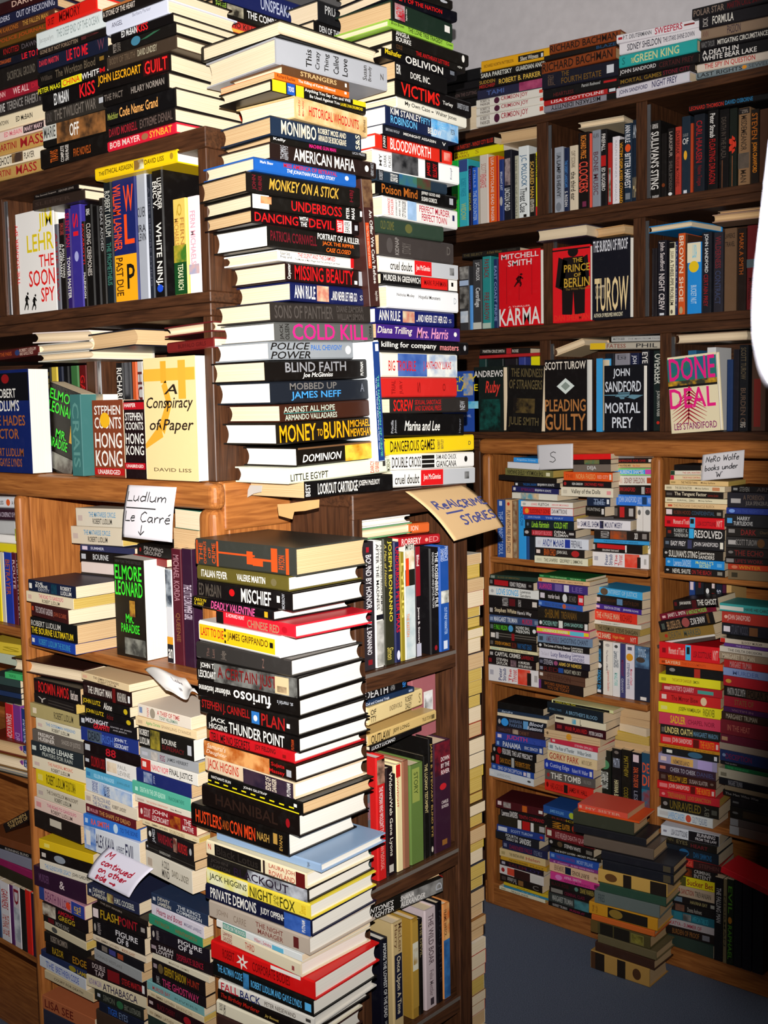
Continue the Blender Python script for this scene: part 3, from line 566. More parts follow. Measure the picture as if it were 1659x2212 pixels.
-60 345 275 272 501a18,C|20 45 30 70 b05020 THE PARIS|52 62 20 80 @2a3a68|62 96 15 48 d0b0a0 ROBERT LUDLUM|62 90 52 85 d0b0a0 AND GAYLE LYNDS|=maroon hardcover lying spine outward above the blue face-out book
S 635 148 960 82
640 278 965 205 1a1a22,T,F,D.17|=thick tan-paged dark hardcover lying above the two red boxed books
S 1175 98 1530 30
1182 168 1530 115 5a1c1c,C,F,D.14|=maroon hardcover lying pages outward above the cream ribbon-cover book
S 1200 202 1530 150
1200 282 1530 228 6a1c1a,C|25 85 30 70 4a1010 BUFFALO GIRLS|=brick red hardcover lying spine outward above the cream ribbon-cover book
G B1 y 1.255 P .11|down the stack below the blue film poster book|paperbacks stacked on the left oak shelves
Z 0 1030 .30139
S 205 728 545 788
205 815 545 875 141c34,C|2 8 30 75 *w|16 32 12 32 w THE|16 42 32 58 w BOURNE|22 46 62 88 s IDENTITY|50 62 10 90 :204860:103040|70 92 15 48 w ROBERT|70 92 55 88 w LUDLUM
190 890 530 955 e4d4b4,Y|4 12 30 70 *c8a898|28 80 12 48 b04868 THE ROAD TO GANDOLFO|35 72 55 88 2a2420 ROBERT LUDLUM
215 988 520 1068 3a1414,C|2 7 30 60 *c04020|12 60 25 70 c0b0b0 THE CONSTANT GARDENER|62 96 35 75 a04830 JOHN LE CARRE
225 1130 550 1198 0f0f10,T|2 66 15 46 b8b4ac ROBERT LUDLUM|2 92 52 88 e0c020 THE BOURNE ULTIMATUM
225 1222 550 1305 1a3a94,T|2 8 30 70 *w|18 60 20 80 3a8ab0 ROBERT LUDLUM|62 90 20 80 3a8ab0 THE BOURNE
G B2 y 1.33 P .11|down the stack half hidden behind the two-name paper sign|paperbacks stacked on the left oak shelves
S 550 232 890 215
550 352 890 368 ccc4b2,T|4 14 40 70 *b8a8a0|28 84 20 48 4a88b0 THE MATARESE CIRCLE|36 76 55 85 2a2624 ROBERT LUDLUM
515 478 880 498 ccc0aa,Y|4 14 40 70 *b8a8a0|26 78 18 46 4a88b0 THE MATARESE CIRCLE|34 72 55 85 2a2624 ROBERT LUDLUM
590 532 920 552 2a2c4a,C|4 14 20 80 *c0b0c0|20 45 25 70 b0b0c0 SUMMER
590 610 930 628 14100f,C|3 11 25 75 *s|24 52 20 75 b8b8b8 BOURNE
600 690 930 710 c8b8b0,C
600 800 930 825 2a2420,C
600 920 930 950 d8c8a8,T
600 1050 930 1085 5a1818,C
600 1180 930 1225 141c30,C
G B3 y 1.30 P .03|on the low paperback stack under the ledge|face-out books on the left oak shelves
C 1.372
410 640 85 612 123a68,C|4 90 4 9 w NOW A MAJOR MOTION PICTURE|50 90 12 30 :d08a30:203040|2 50 34 48 :d0a030:704010|8 40 52 58 w THE|8 96 58 67 w BOURNE|30 96 68 76 w IDENTITY|8 90 88 97 w ROBERT LUDLUM
G B4 y 1.235 P .05|under the paper sign|face-out books on the left oak shelves
C s
840 1055 590 1300 19140f,W|6 92 2 5 d NEW YORK TIMES BESTSELLER|4 92 7 22 3ad830 ELMORE|4 94 23 38 3ad830 LEONARD|36 62 56 65 3ad830 MR.|20 80 66 75 3ad830 PARADISE|50 68 42 58 :d0a030:704020|30 98 80 99 :8a8a80:40403c
G B5 y 1.25 P .11|upright beside the oak corner post|upright books on the left oak shelves
U s
1205 1250 665 1335 c8c8cc,C|0 40 :303844:a8b0b8|72 80 *d09020|80 100 *1a1a20|85 95 15 85 w^ an
1254 1322 520 1350 4a1420,C|5 45 20 80 a0707a MICHAEL KORDA|55 80 25 75 7a5030 QUEENIE
1328 1400 520 1360 2c1228,C|30 60 10 90 c0b0c0 THE LITTLE DRUMMER GIRL
G B6 y 1.30 P .1|lying on top of the upright books behind the paper sign|books lying on the left oak shelves
S 985 468 1235 522
985 540 1235 612 14110f,C|6 12 30 70 @701414|20 75 12 48 8a8480 PROVING|20 70 52 88 8a8480 GROUND|=black paperback tilted behind the paper sign above the green-lettered face-out book
945 600 1235 660 801a1c,C|=red paperback lying under the tilted black one behind the paper sign
S 1262 222 1435 250
1255 350 1435 400 2f7a6a,C,F|=teal paperback lying pages outward at the left oak bay's top right
1245 500 1420 560 b89a70,T,F|=tan-paged paperback under the teal one at the left oak bay's top right
G C0 y 1.255 H .16|lying along the edge of the left oak shelf|books lying on the left oak shelves
Z 0 1400 .30139
S 115 85 585 135
115 168 548 235 2a1410,C,F,D.11|=brown hardcover lying pages outward along the left oak shelf's edge
G C1 y 1.262 P .11|down the left stack of the oak bay's second row|paperbacks stacked in the left oak bay
S 250 208 570 295
250 322 570 405 110d0d,T|2 8 20 80 *3a1010|10 76 12 86 b81c1c BOOMIN AMOS|80 95 20 80 d8c8c0 Robert Lawson
245 385 550 478 1a1514,Y|10 30 25 80 a09890 Y|35 95 30 40 *3a3430|35 95 60 70 *3a3430
230 492 585 578 988a5c,C|5 12 30 70 *c8b8a0|45 80 25 75 3a3424 ROBERT LUDLUM
265 580 585 672 c4bda8,T|4 14 40 70 *b8a098|22 85 20 46 4a78a8 THE OSTERMAN WEEKEND|35 72 55 86 2a2624 ROBERT LUDLUM
245 668 580 755 554e48,C|12 44 15 46 c8c0b8 FREDRICK|12 44 52 84 c8c0b8 HUEBNER|58 94 25 75 8a827a SHADES OF JUSTICE
235 768 580 868 20262a,C|2 10 30 60 *b0b8b0|18 82 12 48 c8ccc4 DENNIS LEHANE|22 80 56 84 a0a49c PRAYERS FOR RAIN
245 862 600 965 ccc0a8,T|4 14 40 70 *b8a098|30 76 16 44 b06050 THE PARSIFAL MOSAIC|36 70 55 86 2a2624 ROBERT LUDLUM
265 968 605 1090 c8b018,T|4 14 30 70 *d8c860|22 60 15 80 2a2408 ROBERT LUDLUM|62 82 15 80 2a2408 THE ROAD TO OMAHA
270 1070 605 1190 bcb29e,T|4 14 40 70 *a89890|22 86 18 46 4a4034 THE CHANCELLOR MANUSCRIPT|38 72 55 86 2a2624 ROBERT LUDLUM
255 1155 600 1282 d8bcb0,Y|4 14 30 70 *c08080|26 84 20 46 a04868 THE ROAD TO GANDOLFO|34 76 55 86 3a2a28 ROBERT LUDLUM
250 1225 570 1348 1c1512,T|35 60 20 60 *b0a898
G C2 y 1.262 P .11|down the middle stack of the oak bay's second row|paperbacks stacked in the left oak bay
S 580 160 940 270
580 218 940 322 d0b890,C|3 12 30 70 *c89a80|26 80 15 48 4a3c30 THE GEMINI CONTENDERS|36 74 54 86 4a3c30 ROBERT LUDLUM
600 338 940 425 1a0a0a,C|2 8 25 75 *2a1a1a|10 60 25 75 c8c0b8 THE UPRIGHT MAN|62 68 0 100 *5a1010|72 90 20 80 b0a8a0 MICHAEL MARSHALL|93 97 30 75 *d8d8d8
590 405 930 500 100d0c,C|2 40 20 80 c8a818 JOHN LUTZ|46 64 15 85 d0ccc4/ Alone|88 96 25 80 @b09818
610 472 960 575 0e0b0b,C|2 40 20 80 c8a818 JOHN LUTZ|46 60 20 80 5a1414/ kiss|86 95 25 80 @b09818
580 562 955 650 110e10,C|4 10 25 65 *s|12 52 10 50 c0bcc4 MIDNIGHT|26 54 45 90 d02030/ GRAFFITI|56 92 35 50 908c90 EDITED BY JAMES|60 84 58 74 908c90 AND JESSICA
590 658 975 762 1c2a6a,T|12 36 15 85 3a4a60 DEAD|12 38 8 92 :46525e:303a48|36 58 20 80 3a58a0 IRISH|14 34 20 80 1a1e28 DEAD|60 82 15 48 e0e4ec JOHN T.|60 84 55 86 e0e4ec LESCROART
610 742 985 840 12090a,T|3 12 20 80 *s|40 58 12 88 a01420 88
610 855 980 968 140b0c,C|3 10 40 60 *s|14 40 15 80 8a1418 SOLOMON LORD|42 100 *dcd8d4|44 62 20 80 :b09070:d8c8b0|64 80 20 46 8a8884 PAUL|64 86 55 82 8a8884 LEVINE
620 930 950 1035 4a90b0,C|2 10 30 70 *3070a0|18 60 30 70 a0c4d0 KILLER IN PARADISE|66 92 35 65 386878 JOHN LESLIE
615 1012 960 1150 c8d0dc,C|30 100 :7a9ac8:d8e0e8|14 20 10 90 2a3a78^ DENNIS|21 27 10 90 2a3a78^ LEHANE|40 46 10 90 20305a^ MYSTIC|47 53 10 90 20305a^ RIVER
615 1112 975 1235 c8bca8,C|3 12 30 70 *a8988c|16 50 10 48 4a5a80 THE FALCON AND|16 50 54 90 4a5a80 THE SNOWMAN|54 80 35 65 3a3430 ROBERT LINDSEY
620 1178 965 1300 50141c,T|3 8 25 75 *b09080|10 26 30 70 c08088 MULLER|28 90 25 75 b08048 THE SHAPE OF DREAD
615 1278 965 1368 2a62b0,C|3 8 30 70 *a8c0e0|14 46 25 75 d04828 RA SMITH|54 62 10 90 @c0d8ec|66 96 30 70 1a3a78 TO THE BONE
Z 0 1780 .30139
610 90 985 225 d0d4dc,C|0 22 :3a68b0:b8c8e0|4 12 20 80 *e8e4e0|22 56 22 75 2a2a44 ALEX KAVA|60 74 40 65 3a3a50 A PERFECT|76 92 20 80 2a2a44 EVIL
G C3 y 1.262 P .11|down the right stack of the oak bay's second row|paperbacks stacked in the left oak bay
Z 0 1400 .30139
S 995 398 1380 498
990 482 1370 588 e0d4c4,C|3 9 20 70 *6a7a9a|18 22 10 90 a03030^ TONY|24 34 8 92 @8a8070|38 80 12 50 a03838 A THIEF OF TIME|42 76 56 84 3a6a5a TONY HILLERMAN
980 552 1390 652 cbb48c,C|4 12 30 70 *b09878|18 42 25 75 4a8a50 Agatha Christie|44 92 30 65 8a7a60 SPARKLING CYANIDE
1000 702 1385 815 13110e,W|2 20 12 42 c8c4bc ROBERT|2 20 52 84 c8c4bc LUDLUM|22 40 5 95 :8a7a28:2a2a18|44 70 30 55 b8b4ac BOURNE|44 84 60 82 5a1418 SUPREMACY|90 97 30 75 *s
1010 785 1405 892 8a8c90,Y|4 14 30 65 *a0a0a8|20 32 10 90 :b0a8a0:686868|36 44 20 80 702040 FOG|48 84 25 70 3a3c40 JAMES HERBERT
1015 868 1410 990 d8d4cc,C|0 18 *a82420|3 10 25 70 *e0d0c8|20 50 28 78 b83848 NANCY KOPP|52 92 20 85 1a1818 FINAL JUSTICE
980 950 1370 1080 1a2258,T|14 30 10 90 :3a5080:a0a8b8|32 36 20 80 8a90a8^ JOHN
955 1040 1355 1168 4a9a84,C|5 10 40 70 *a0d0c0|14 58 30 70 c0e0d0 DEATH IN THE OFF-SEASON|64 90 35 65 2a6a5a FRANCINE MATHEWS
975 1098 1385 1225 c4bcac,C|4 16 35 70 *a89c90|20 56 35 65 a05a4a THE CALIFORNIA CORRESPONDENT|60 78 35 65 4a4440 Helen MacInnes
1000 1218 1390 1342 7a141c,C|4 8 30 70 @d0c0b8|10 22 20 80 b09090 LESCROART|25 52 12 46 e0d0cc JOHN|25 54 52 86 e0d0cc LESCROART|56 74 15 90 :c87820:601010|80 92 12 46 e0d0cc THE|78 96 52 86 e0d0cc MOTIVE
1025 1262 1415 1398 c8b894,Y|5 14 30 65 *a89878|18 46 25 65 4a4030 EMMA LATHEN|50 76 15 80 7a6a50 DOUBLE DOUBLE|90 97 40 60 *a89878
Z 0 1780 .30139
1050 118 1410 285 140f10,T|4 10 30 65 @w|12 20 12 88 s^ JAMES|24 56 20 75 8a1a24 VANISHING|58 66 10 90 :c0a890:603028|68 88 25 80 a82020 MURDERS|92 97 30 70 @a0a0a0
1040 180 1410 345 15110f,T|3 6 30 60 @s|30 52 35 65 a8a49c DANGEROUS DAYS|0 100 46 50 *4a4640
1040 278 1405 465 c4bdae,C|4 14 30 65 *a89888|36 52 12 46 3a3632 A COLD|36 52 52 86 3a3632 MIND|58 94 35 65 5a5448 DAVID L. LINDSEY
G D1 y 1.262 P .11|down the left stack of the oak bay's third row|paperbacks stacked in the left oak bay
S 305 118 620 196
300 192 620 258 c0a018,C|10 20 30 70 *d8c860
305 275 615 330 120d0c,C|4 12 30 70 *b0a8a0|28 50 15 85 @7a8088
305 345 620 410 c0b8a8,T|10 60 30 75 5a80a8 THE GLENDOWER LEGACY|62 95 30 75 3a3834 JOHN GARDNER
260 445 590 562 2a1428,T|10 30 30 70 5a3a5a MURDER|50 60 30 70 c0b0b0 &
285 535 605 688 a87888,C|0 12 *2a3a78|14 70 20 85 6a3858 DEATH IN LOVE|60 70 25 80 @d04028|72 100 *2a3a88|78 92 20 80 c0a040^ HEL
315 655 610 772 181012,T|0 30 :c0b8a8:4a3020|35 70 12 45 b01828 AMONG|36 72 50 88 b89820 GREGG
315 695 610 842 1a1614,T|12 26 20 80 *5a1418|30 62 20 80 8a847c MOVE KING
320 750 620 910 c0b498,Y|18 32 15 85 @4a4a48
330 845 630 968 181412,T|14 50 15 80 8a7c70 ROBERT McCAMMON
340 935 630 1052 151010,T|15 40 20 80 a08018 RAZOR|60 90 20 80 a07018 EDGE
300 948 625 1115 20294a,T|60 75 10 90 @8a7a20|78 98 20 80 c0a020 LAMB
290 1018 610 1190 b8bcc4,C|14 32 20 80 5a6aa8 THE|36 86 20 80 4a5aa0 BRETHREN CODE
330 1112 650 1265 b8a888,T|20 80 35 65 4a4034 COURT FOR DEATH
320 1335 650 1478 a05a38,C,B.03|5 60 20 80 5a1c14 LISA SEE
330 1470 660 1620 2a2a3a,C
G D2 y 1.262 P .11|down the middle stack of the oak bay's third row|paperbacks stacked in the left oak bay
S 630 415 970 570
635 515 975 642 20243c,C|4 8 35 65 *s|12 36 12 46 b8b4a8 DEWEY|10 38 52 86 b8b4a8 LAMBDIN|40 52 12 88 :b0a060:50302a|54 92 25 75 b8b8b0 H.M.S. COCKEREL
700 572 1058 738 1a1512,T|6 50 30 75 8a7c70 THE JOY MAKERS
675 690 1015 800 120d0d,C|2 12 20 80 *d0c0c0|16 50 15 75 a08018 FLASH|50 84 15 75 8a1420 POINT|90 97 35 65 *8a8480
675 795 1015 932 110e10,C|3 7 25 75 @a09890|10 18 15 85 8a8080^ BENJAMIN|46 88 12 46 d0ccd0 FIGURE|48 70 52 88 d0ccd0 OF 8
675 835 1030 988 c8baa4,C|6 14 30 65 *a89888|16 50 30 70 6a5c4c EMMA LATHEN|56 80 25 75 8a5a40 MURDER AGAINST
695 900 1025 1062 151318,T|12 24 20 80 *6a6058|28 42 20 80 *3a3a78|46 58 20 80 *8a3a20
680 968 1010 1135 8a8c8e,T|5 60 35 65 6a6a6a DONALD WESTLAKE
640 1088 1010 1218 1a0e10,C|10 32 12 46 b0a0a0 DOUBLE|14 30 52 86 b0a0a0 TAP|36 56 15 85 *6a1418|60 94 35 75 a01c20 STEVE MARTINI|93 97 30 80 *d8d8d8
640 1175 1000 1292 c0b498,T|4 26 20 70 6a5888 ALISTAIR MACLEAN|28 86 20 85 2a2440 ATHABASCA
690 1265 1000 1392 1c1e1a,T|6 12 30 60 *s|18 42 20 75 5a5c50 SIMON|46 60 15 85 @2a5a3a|62 95 25 75 6a6c60 ERIC LUSTBADER
720 1345 1010 1475 161a2a,C|20 42 15 85 2a58b0 TIGER|45 65 15 85 5a6a88 EYES
700 1440 1000 1580 3a2a20,C
G D3 y 1.262 P .11|down the right stack of the oak bay's third row|paperbacks stacked in the left oak bay
S 1085 488 1480 648
1090 572 1480 732 202c44,C|3 8 30 60 *s|12 34 12 46 b8b4a8 DEWEY|12 36 52 86 b8b4a8 LAMBDIN|48 88 12 46 b8bcc0 THE KING'S|46 90 52 86 b8bcc0 COMMISSION
1085 642 1470 832 ccc6d2,C|10 60 22 75 8a3048/ Hearts and Bones|64 96 35 65 5a5a70 MARGARET LAWRENCE
1070 712 1450 888 2a7a5c,Y|12 40 30 70 6a5a30 PATRICIA|50 90 30 70 7a5a30 WENTWORTH
1090 832 1480 985 151018,C|3 7 25 75 @a09890|10 16 15 85 8a8080^ BENJAMIN|48 88 12 46 d0ccd0 FIGURE|48 72 52 88 d0ccd0 OF 8
1090 928 1490 1072 160d10,C|2 10 30 60 *8a7a80|14 38 12 46 b8b0b0 SARAH|10 38 52 86 b8b0b0 LOVETT|44 86 25 75 8a1428 DESPERATE SILENCE
1100 968 1480 1132 c4bca6,C|30 66 35 65 6a6050 MARTHA GRIMES
1095 1062 1460 1232 140e0e,T|3 10 30 60 *8a7a80|12 22 15 85 @5a4a2a|24 66 20 80 a08018 SERPENT SHADOW|68 90 25 75 902818 HUNT
1095 1135 1470 1322 150f12,T|8 16 15 85 8a8888^ JAMES|20 88 15 85 b03060 THE GHOSTWAY
1060 1185 1450 1372 6a9a9c,C|10 42 30 75 a03838 MURDER BAY|50 90 40 65 4a6a6a RIVERS
1070 1235 1450 1422 c4b698,Y|5 12 30 65 *a89878|14 48 30 70 6a5c44 EMMA LATHEN|52 80 25 75 8a7a60 BANKING ON
1065 1312 1450 1502 1c0a0e,T|3 10 30 60 *a89898|18 50 25 75 5a141c BLACK CHERRY|65 78 15 85 @901820
1060 1368 1450 1560 c4b698,Y|5 12 30 65 *a89878|14 48 30 70 6a5c44 EMMA LATHEN
G E1 y 1.26 H .15|in the far left bay of the oak bookcase, upper part|books in the far left oak bay
Z 0 1030 .30139
S -120 130 155 150
-120 228 155 218 c0c0c4,C|20 55 35 70 d DAVID LISS|62 72 20 80 @c05020|76 98 35 70 d A CONS|=white hardcover with dark lettering lying uppermost in the far left oak bay
-120 322 160 305 2a1420,C|45 92 30 70 a89aa8 A CONSPIRACY OF PAPER|=plum hardcover with pale lettering under the white one, far left oak bay
-120 425 110 395 a8a8a8,C|=grey hardcover under the plum one in the far left oak bay
-120 480 110 465 c8c4c0,W|=white hardcover just above the yellow one in the far left oak bay
-120 545 115 528 b8a818,T|=yellow hardcover lying on the uprights in the far left oak bay
S 112 365 172 362
112 470 172 465 b8c018,C|20 90 10 45 k 009|20 90 55 90 k HSI|=small yellow-green hardcover with black digits beside the left oak post
112 545 170 540 c84010,C|=small red-orange hardcover beneath the yellow-green one beside the left oak post
G E2 y 1.26 P .11|upright in the far left bay beside the oak post|books in the far left oak bay
U 1.19
-60 18 545 1040 d8c020,T
22 48 545 1050 b8b0a0,T
50 102 545 1060 1a2f8a,C|10 60 20 80 a04a20 BETRAYER
105 135 548 1068 4a1420,C|10 50 20 80 c0a0a0 ROUTE
137 163 552 1075 15131a,C|10 90 15 85 b0b0b0 FLIGHT INTO FEAR
165 184 555 1080 801418,C
G E3 y 1.25 P .12|in the far left oak bay, middle shelf|books in the far left oak bay
S -100 1175 195 1200
-100 1255 190 1285 b8a030,T|40 75 30 70 8a7818 S|=yellow paperback lying below the far left bay's upper shelf
Z 0 1400 .30139
-100 85 120 130 a0a898,C|=grey-green paperback under the yellow one below the far left bay's upper shelf
S 38 175 205 190
40 220 205 240 3a9a5a,C|15 40 25 70 1a5a30 TROPICAL|60 95 25 70 1a5a30 TROPICAL|=thin green paperback lying in the far left bay's middle shelf
-80 250 110 275 2a3a38,C|=dark green paperback just under the thin green one, far left bay
-80 290 112 315 181a1c,C|=black paperback second under the thin green one, far left bay
-80 330 115 350 1c2a4a,C|=navy paperback third under the thin green one, far left bay
-80 370 118 400 15171a,C|=black paperback lowest under the thin green one, far left bay
G E4 y 1.25 P .11|upright in the far left oak bay, middle shelf|books in the far left oak bay
U s
50 103 405 720 b02028,C|15 60 15 85 d8c0c0 DEAN KOONTZ
106 160 415 740 6a3078,C|40 80 20 80 a080b0 DRAGON
175 240 450 960 1c2f68,C|15 50 15 85 b0b8c8 STEPHEN KING|62 95 15 85 b0b8c8 DIFFERENT SEASONS
G E5 y 1.22 H .12|lying in the far left oak bay, pages outward|books in the far left oak bay
S -100 640 160 660
-100 750 160 752 5a1c10,T,F|=tan-paged book topmost of the pages-outward pile in the far left bay
-100 850 170 850 6a4a20,C,F|=brown book second in the pages-outward pile in the far left bay
-100 935 165 890 8a8a88,C,F|=grey book third in the pages-outward pile in the far left bay
-100 985 160 960 2a2a28,C,F|=dark book lowest of the pages-outward pile in the far left bay
G E6 y 1.24 P .12|in the far left oak bay, lower shelf|books in the far left oak bay
S 20 1245 245 1165
30 1330 240 1215 1a1210,T,t|15 85 12 46 b0905a STEPHEN|18 88 52 86 b0905a THE EYES OF|=tilted black paperback with tan lettering in the far left bay's lower shelf
Z 0 1780 .30139
S -100 60 270 170
-100 130 265 215 5a3018,C|=brown paperback just under the tilted black one, far left bay
-100 160 240 235 14100f,C|40 80 20 80 8a8480 RUNNING BLIND|=black paperback with grey lettering in the far left bay's lower pile
-100 215 240 330 6a6a78,C|=grey paperback in the far left bay's lower pile
-100 250 235 400 7a1a48,T|=magenta paperback in the far left bay's lower pile
-100 320 250 490 2a2418,T|=dark olive paperback lowest in the far left bay's lower pile
G E7 y 1.25 P .11|upright in the far left oak bay, lower shelf|books in the far left oak bay
U s
-60 15 420 860 2a3a58,C
22 85 430 900 c8c4c8,C|12 45 15 85 a02028 GARNERS|55 90 15 85 a04030 THE FINAL TIDE
88 112 450 930 4a2050,C
114 160 460 940 b8b0b4,C|5 30 12 88 7a1a28 D|35 90 :c0c4c8:8a8e98
163 200 480 965 1a1816,C
202 238 490 985 b82018,C
242 262 510 990 2a1a2a,C
264 298 520 960 4a3050,C
G L4 x -1.5 H .17|down the pages-outward stack at the left bookcase's top corner|hardcovers stacked at the left bookcase corner
Z 430 0 .2592
S 320 -150 930 20
215 5 925 175 1a2152,T|40 88 30 85 b0b8d0 UNSPEAKABLE|90 97 20 70 @c08840
125 108 835 262 14120f,T|2 8 10 90 8ab040^ ROBERT|9 13 10 90 8ab040^ LITTELL|14 32 10 80 :b0a890:2a2620|36 80 15 65 e0e0e0 THE COMPANY|86 100 *d85020
190 238 840 330 b83028,T|4 70 15 60 2a1010 WHO KILLED THE KID|0 100 70 100 *d8a040
185 345 830 420 14100f,T,D.18
185 400 830 470 8a8480,T
185 485 830 545 2a2624,T,D.19
120 598 760 640 5a5048,T|4 20 10 90 e0d8c8 The Gust
118 770 760 790 8a94c8,T,D.19|5 14 10 90 8a3080^ OVER|15 24 10 90 8a3080^ THERE
200 905 800 905 8a8880,T,D.2
205 1020 800 1000 141010,T,D.17|4 10 10 90 d8d8d8^ NOBLE|12 22 *c83018
G L5 x -1.47 H .12|between the corner stack and the second tower|hardcovers behind the tall corner tower
S 1000 -10 1400 60
1000 170 1400 240 1a1a1c,C|8 22 20 60 b8b8b8 PRU|=black hardcover with grey lettering peeking between the two towers, upper one
965 262 1400 340 0e0c0c,C|6 42 35 90 d0d0d0 DEN OF THIEVES|=black hardcover with white lettering peeking between the two towers, lower one
870 330 1300 420 d8c8b8,C,F|=cream-paged hardcover peeking between the two towers below two black ones
G T3 x -1.385 P .13|upright in the gap between the two towers|paperbacks wedged between the two towers
Z 430 320 .2592
U s
1425 1512 270 1320 3a1e1a,C,R-4.5|0 22 :8a6a4a:3a1e1a|24 82 20 50 e0dcd4 An Offer We Can't Refuse|34 70 60 92 *d84820|36 68 66 86 e0a080 The Mafia in the Mind of America|88 96 20 50 c8c0b8 George De Stefano
Z 430 660 .2592
U s
1493 1551 300 1300 dfe6ea,W,R-3|0 100 *1d3a78|2 8 15 60 *w|28 96 30 58 58b890 THE NAPOLEON OF CRIME|30 90 64 84 c8d0e0 The Life and Times of Adam Worth, Master Thief
G R1 x -1.355 H .14|lying on the upright row of the corner bookcase's top shelf|books lying in the corner bookcase
Z 740 1040 .217
S 160 270 720 212
162 355 720 300 e07818,T,P,F|0 22 *e87818|8 12 40 60 @e0e0e0|=orange paperback with tan pages lying topmost in the corner bookcase
S 165 392 668 322
165 467 668 408 f0eeea,W,F|=white-paged hardcover under the orange paperback in the corner bookcase
165 588 690 512 6a9a6a,C,F|=pale green hardcover lying pages outward in the corner bookcase's top shelf
S 665 398 862 420
668 508 862 522 d0602a,C|6 42 20 70 e0c8b8 ION|=orange hardcover lying spine outward under the tan paper sign
S 560 532 962 540
565 622 968 642 b01c24,C|5 52 15 85 e8d8d0 ROBBERY|62 70 30 70 @e0a090|72 96 20 80 d08080 ED|=red hardcover lying on the uprights under the tan paper sign
G R2 x -1.355 H .15|upright in the corner bookcase's top shelf|upright books in the corner bookcase
U s
200 340 600 1925 2a2428,C|4 8 40 60 *a01828|10 52 25 65 d8d4d8 BOUND BY HONOR|54 60 40 70 *701c24|62 88 30 65 d8d4d8 BILL BONANNO|92 96 30 60 *801820
340 420 590 1850 d8d6d0,C|0 99 0 0 *w|2 54 52 90 1a1a1a AFTER THE MADNESS|3 56 12 46 1a1a1a A JUDGE'S OWN PRISON MEMOIR|58 62 *14141c|63 99 :c0beb8:80807a
424 528 565 1812 2a2a1c,C|2 66 20 62 d8c840 JOSEPH BONANNO|4 38 70 92 b8a850/ A Man of Honor|86 96 20 80 b8a850/ Simon
530 586 600 1775 1c2048,C|4 75 15 80 c8182c UNDERBOSS PETER MAAS|90 98 20 80 @e0e0f0
588 630 700 1765 8a7a20,C|10 60 20 80 d8c860 LYING
632 732 620 1765 c8c8bc,C,P,D.13|0 5 10 90 2a2a20^ MYST|6 22 :b89a60:e8e0d0|22 36 *1a1a14|12 52 60 92 *d84018|36 99 :a8b8bc:c8d0d0|60 80 65 92 d87838 THE KESTON
736 786 640 1728 181014,C|0 45 *8a1420|8 18 25 75 e8e0e0 Blind|55 88 25 75 e8e0e0 James B. Stewart|88 100 *b0b0c0
G R2b x -1.335 H .15|upright at the right end of the corner bookcase's top shelf|upright books in the corner bookcase
880 970 660 1672 100e10,W|4 56 12 46 e8e8e8 THE ROSENBERG FILE|4 56 56 86 c0c0c0 RONALD RADOSH AND JOYCE MILTON|92 97 30 60 @901824
975 1072 645 1650 1c4a98,C|0 14 15 50 b8c8e8 PRESENCE|2 14 56 90 b8c8e8 DISMISSED|42 54 10 90 :203020:d8d8d0|58 84 30 60 a8c0e0 OUT PHILIP VANNATTER|90 98 30 70 *c8d0e0
G R3 x -1.355 H .14|lying across the corner bookcase's middle shelf|books lying in the corner bookcase
Z 740 1440 .217
S 200 205 640 88
208 352 645 215 0e0c0e,C|2 54 30 88 b8b8b8 DEATH|60 70 20 80 8a8a8a^ GERARD|88 96 20 80 3080d0^ NEW|=black hardcover with large grey letters topmost of the corner bookcase's middle pile
208 415 715 250 1a2c48,C|2 48 30 80 c8d0e0 Civil and Criminal Trials|88 96 30 70 *8a98b0|=navy hardcover under the black topmost one in the corner bookcase's middle pile
210 615 808 372 dcc48c,C|2 12 15 46 1a1410 OF|2 12 52 86 1a1410 TTY|36 60 30 60 6a5a40 UNDERWORLD|66 80 12 46 2a2418 ROBERT|66 78 52 86 2a2418 DALEY|92 96 20 80 8a7a50 S|=cream hardcover with black letters in the corner bookcase's middle pile
S 215 700 945 418
220 815 945 525 cfb070,C|3 30 12 90 1a1208 OUTLAW|34 58 25 70 2a2010 JEFF LONG|78 92 30 65 4a3a20 TRUE STORY|92 97 30 70 *6a5a38|=tan hardcover with large black letters in the corner bookcase's middle pile
225 892 800 610 0e0c0e,C|1 46 12 80 e0e0e0/ LUCKY LUCIANO|=black hardcover with white slanted letters under the tan one, corner bookcase
G R3b x -1.40 P .03|behind the corner bookcase's middle pile|face-out books in the corner bookcase
C s
700 930 60 700 9a5a60,W,D.05|48 88 30 66 *d8d4d0|52 84 34 64 :606060:e0e0e0
G R4 x -1.355 H .14|upright in the corner bookcase's middle shelf|upright books in the corner bookcase
Z 740 1540 .217
U s
232 300 780 1660 5a6068,C|12 30 20 80 b06068 WITH A VENGEANCE|40 80 20 80 2a5a48 GREEN
355 446 430 1660 c01c1c,W|2 22 8 92 :c09078:1a0e0c|24 64 30 75 d8d0d0 THE WOMAN WHO WOULDN'T TALK|68 92 30 70 e09088 SUSAN McDOUGAL
450 524 540 1585 1a0e12,C|4 82 20 75 d8d0c0 WidowsWeb Gene Lyons|90 97 20 80 *c0b8b0
526 542 600 1560 14100f,C
544 612 500 1570 e2d2a2,C|0 12 30 99 *c01c1c|2 40 60 90 b02018 STRAWWEIGHT
614 676 470 1565 8a5a44,C,D.13
684 818 500 1550 5a7238,C|4 38 30 85 *8a9448|8 30 42 72 3a4a20 STORY
822 868 420 1500 100e0c,C|8 56 20 85 c8b880 THE LUCIANO TESTAMENT
872 918 250 1440 0f0d0c,C|4 84 25 75 a88848 JAMES B. STEWART BLIND EYE|92 97 30 70 @c8c0b0
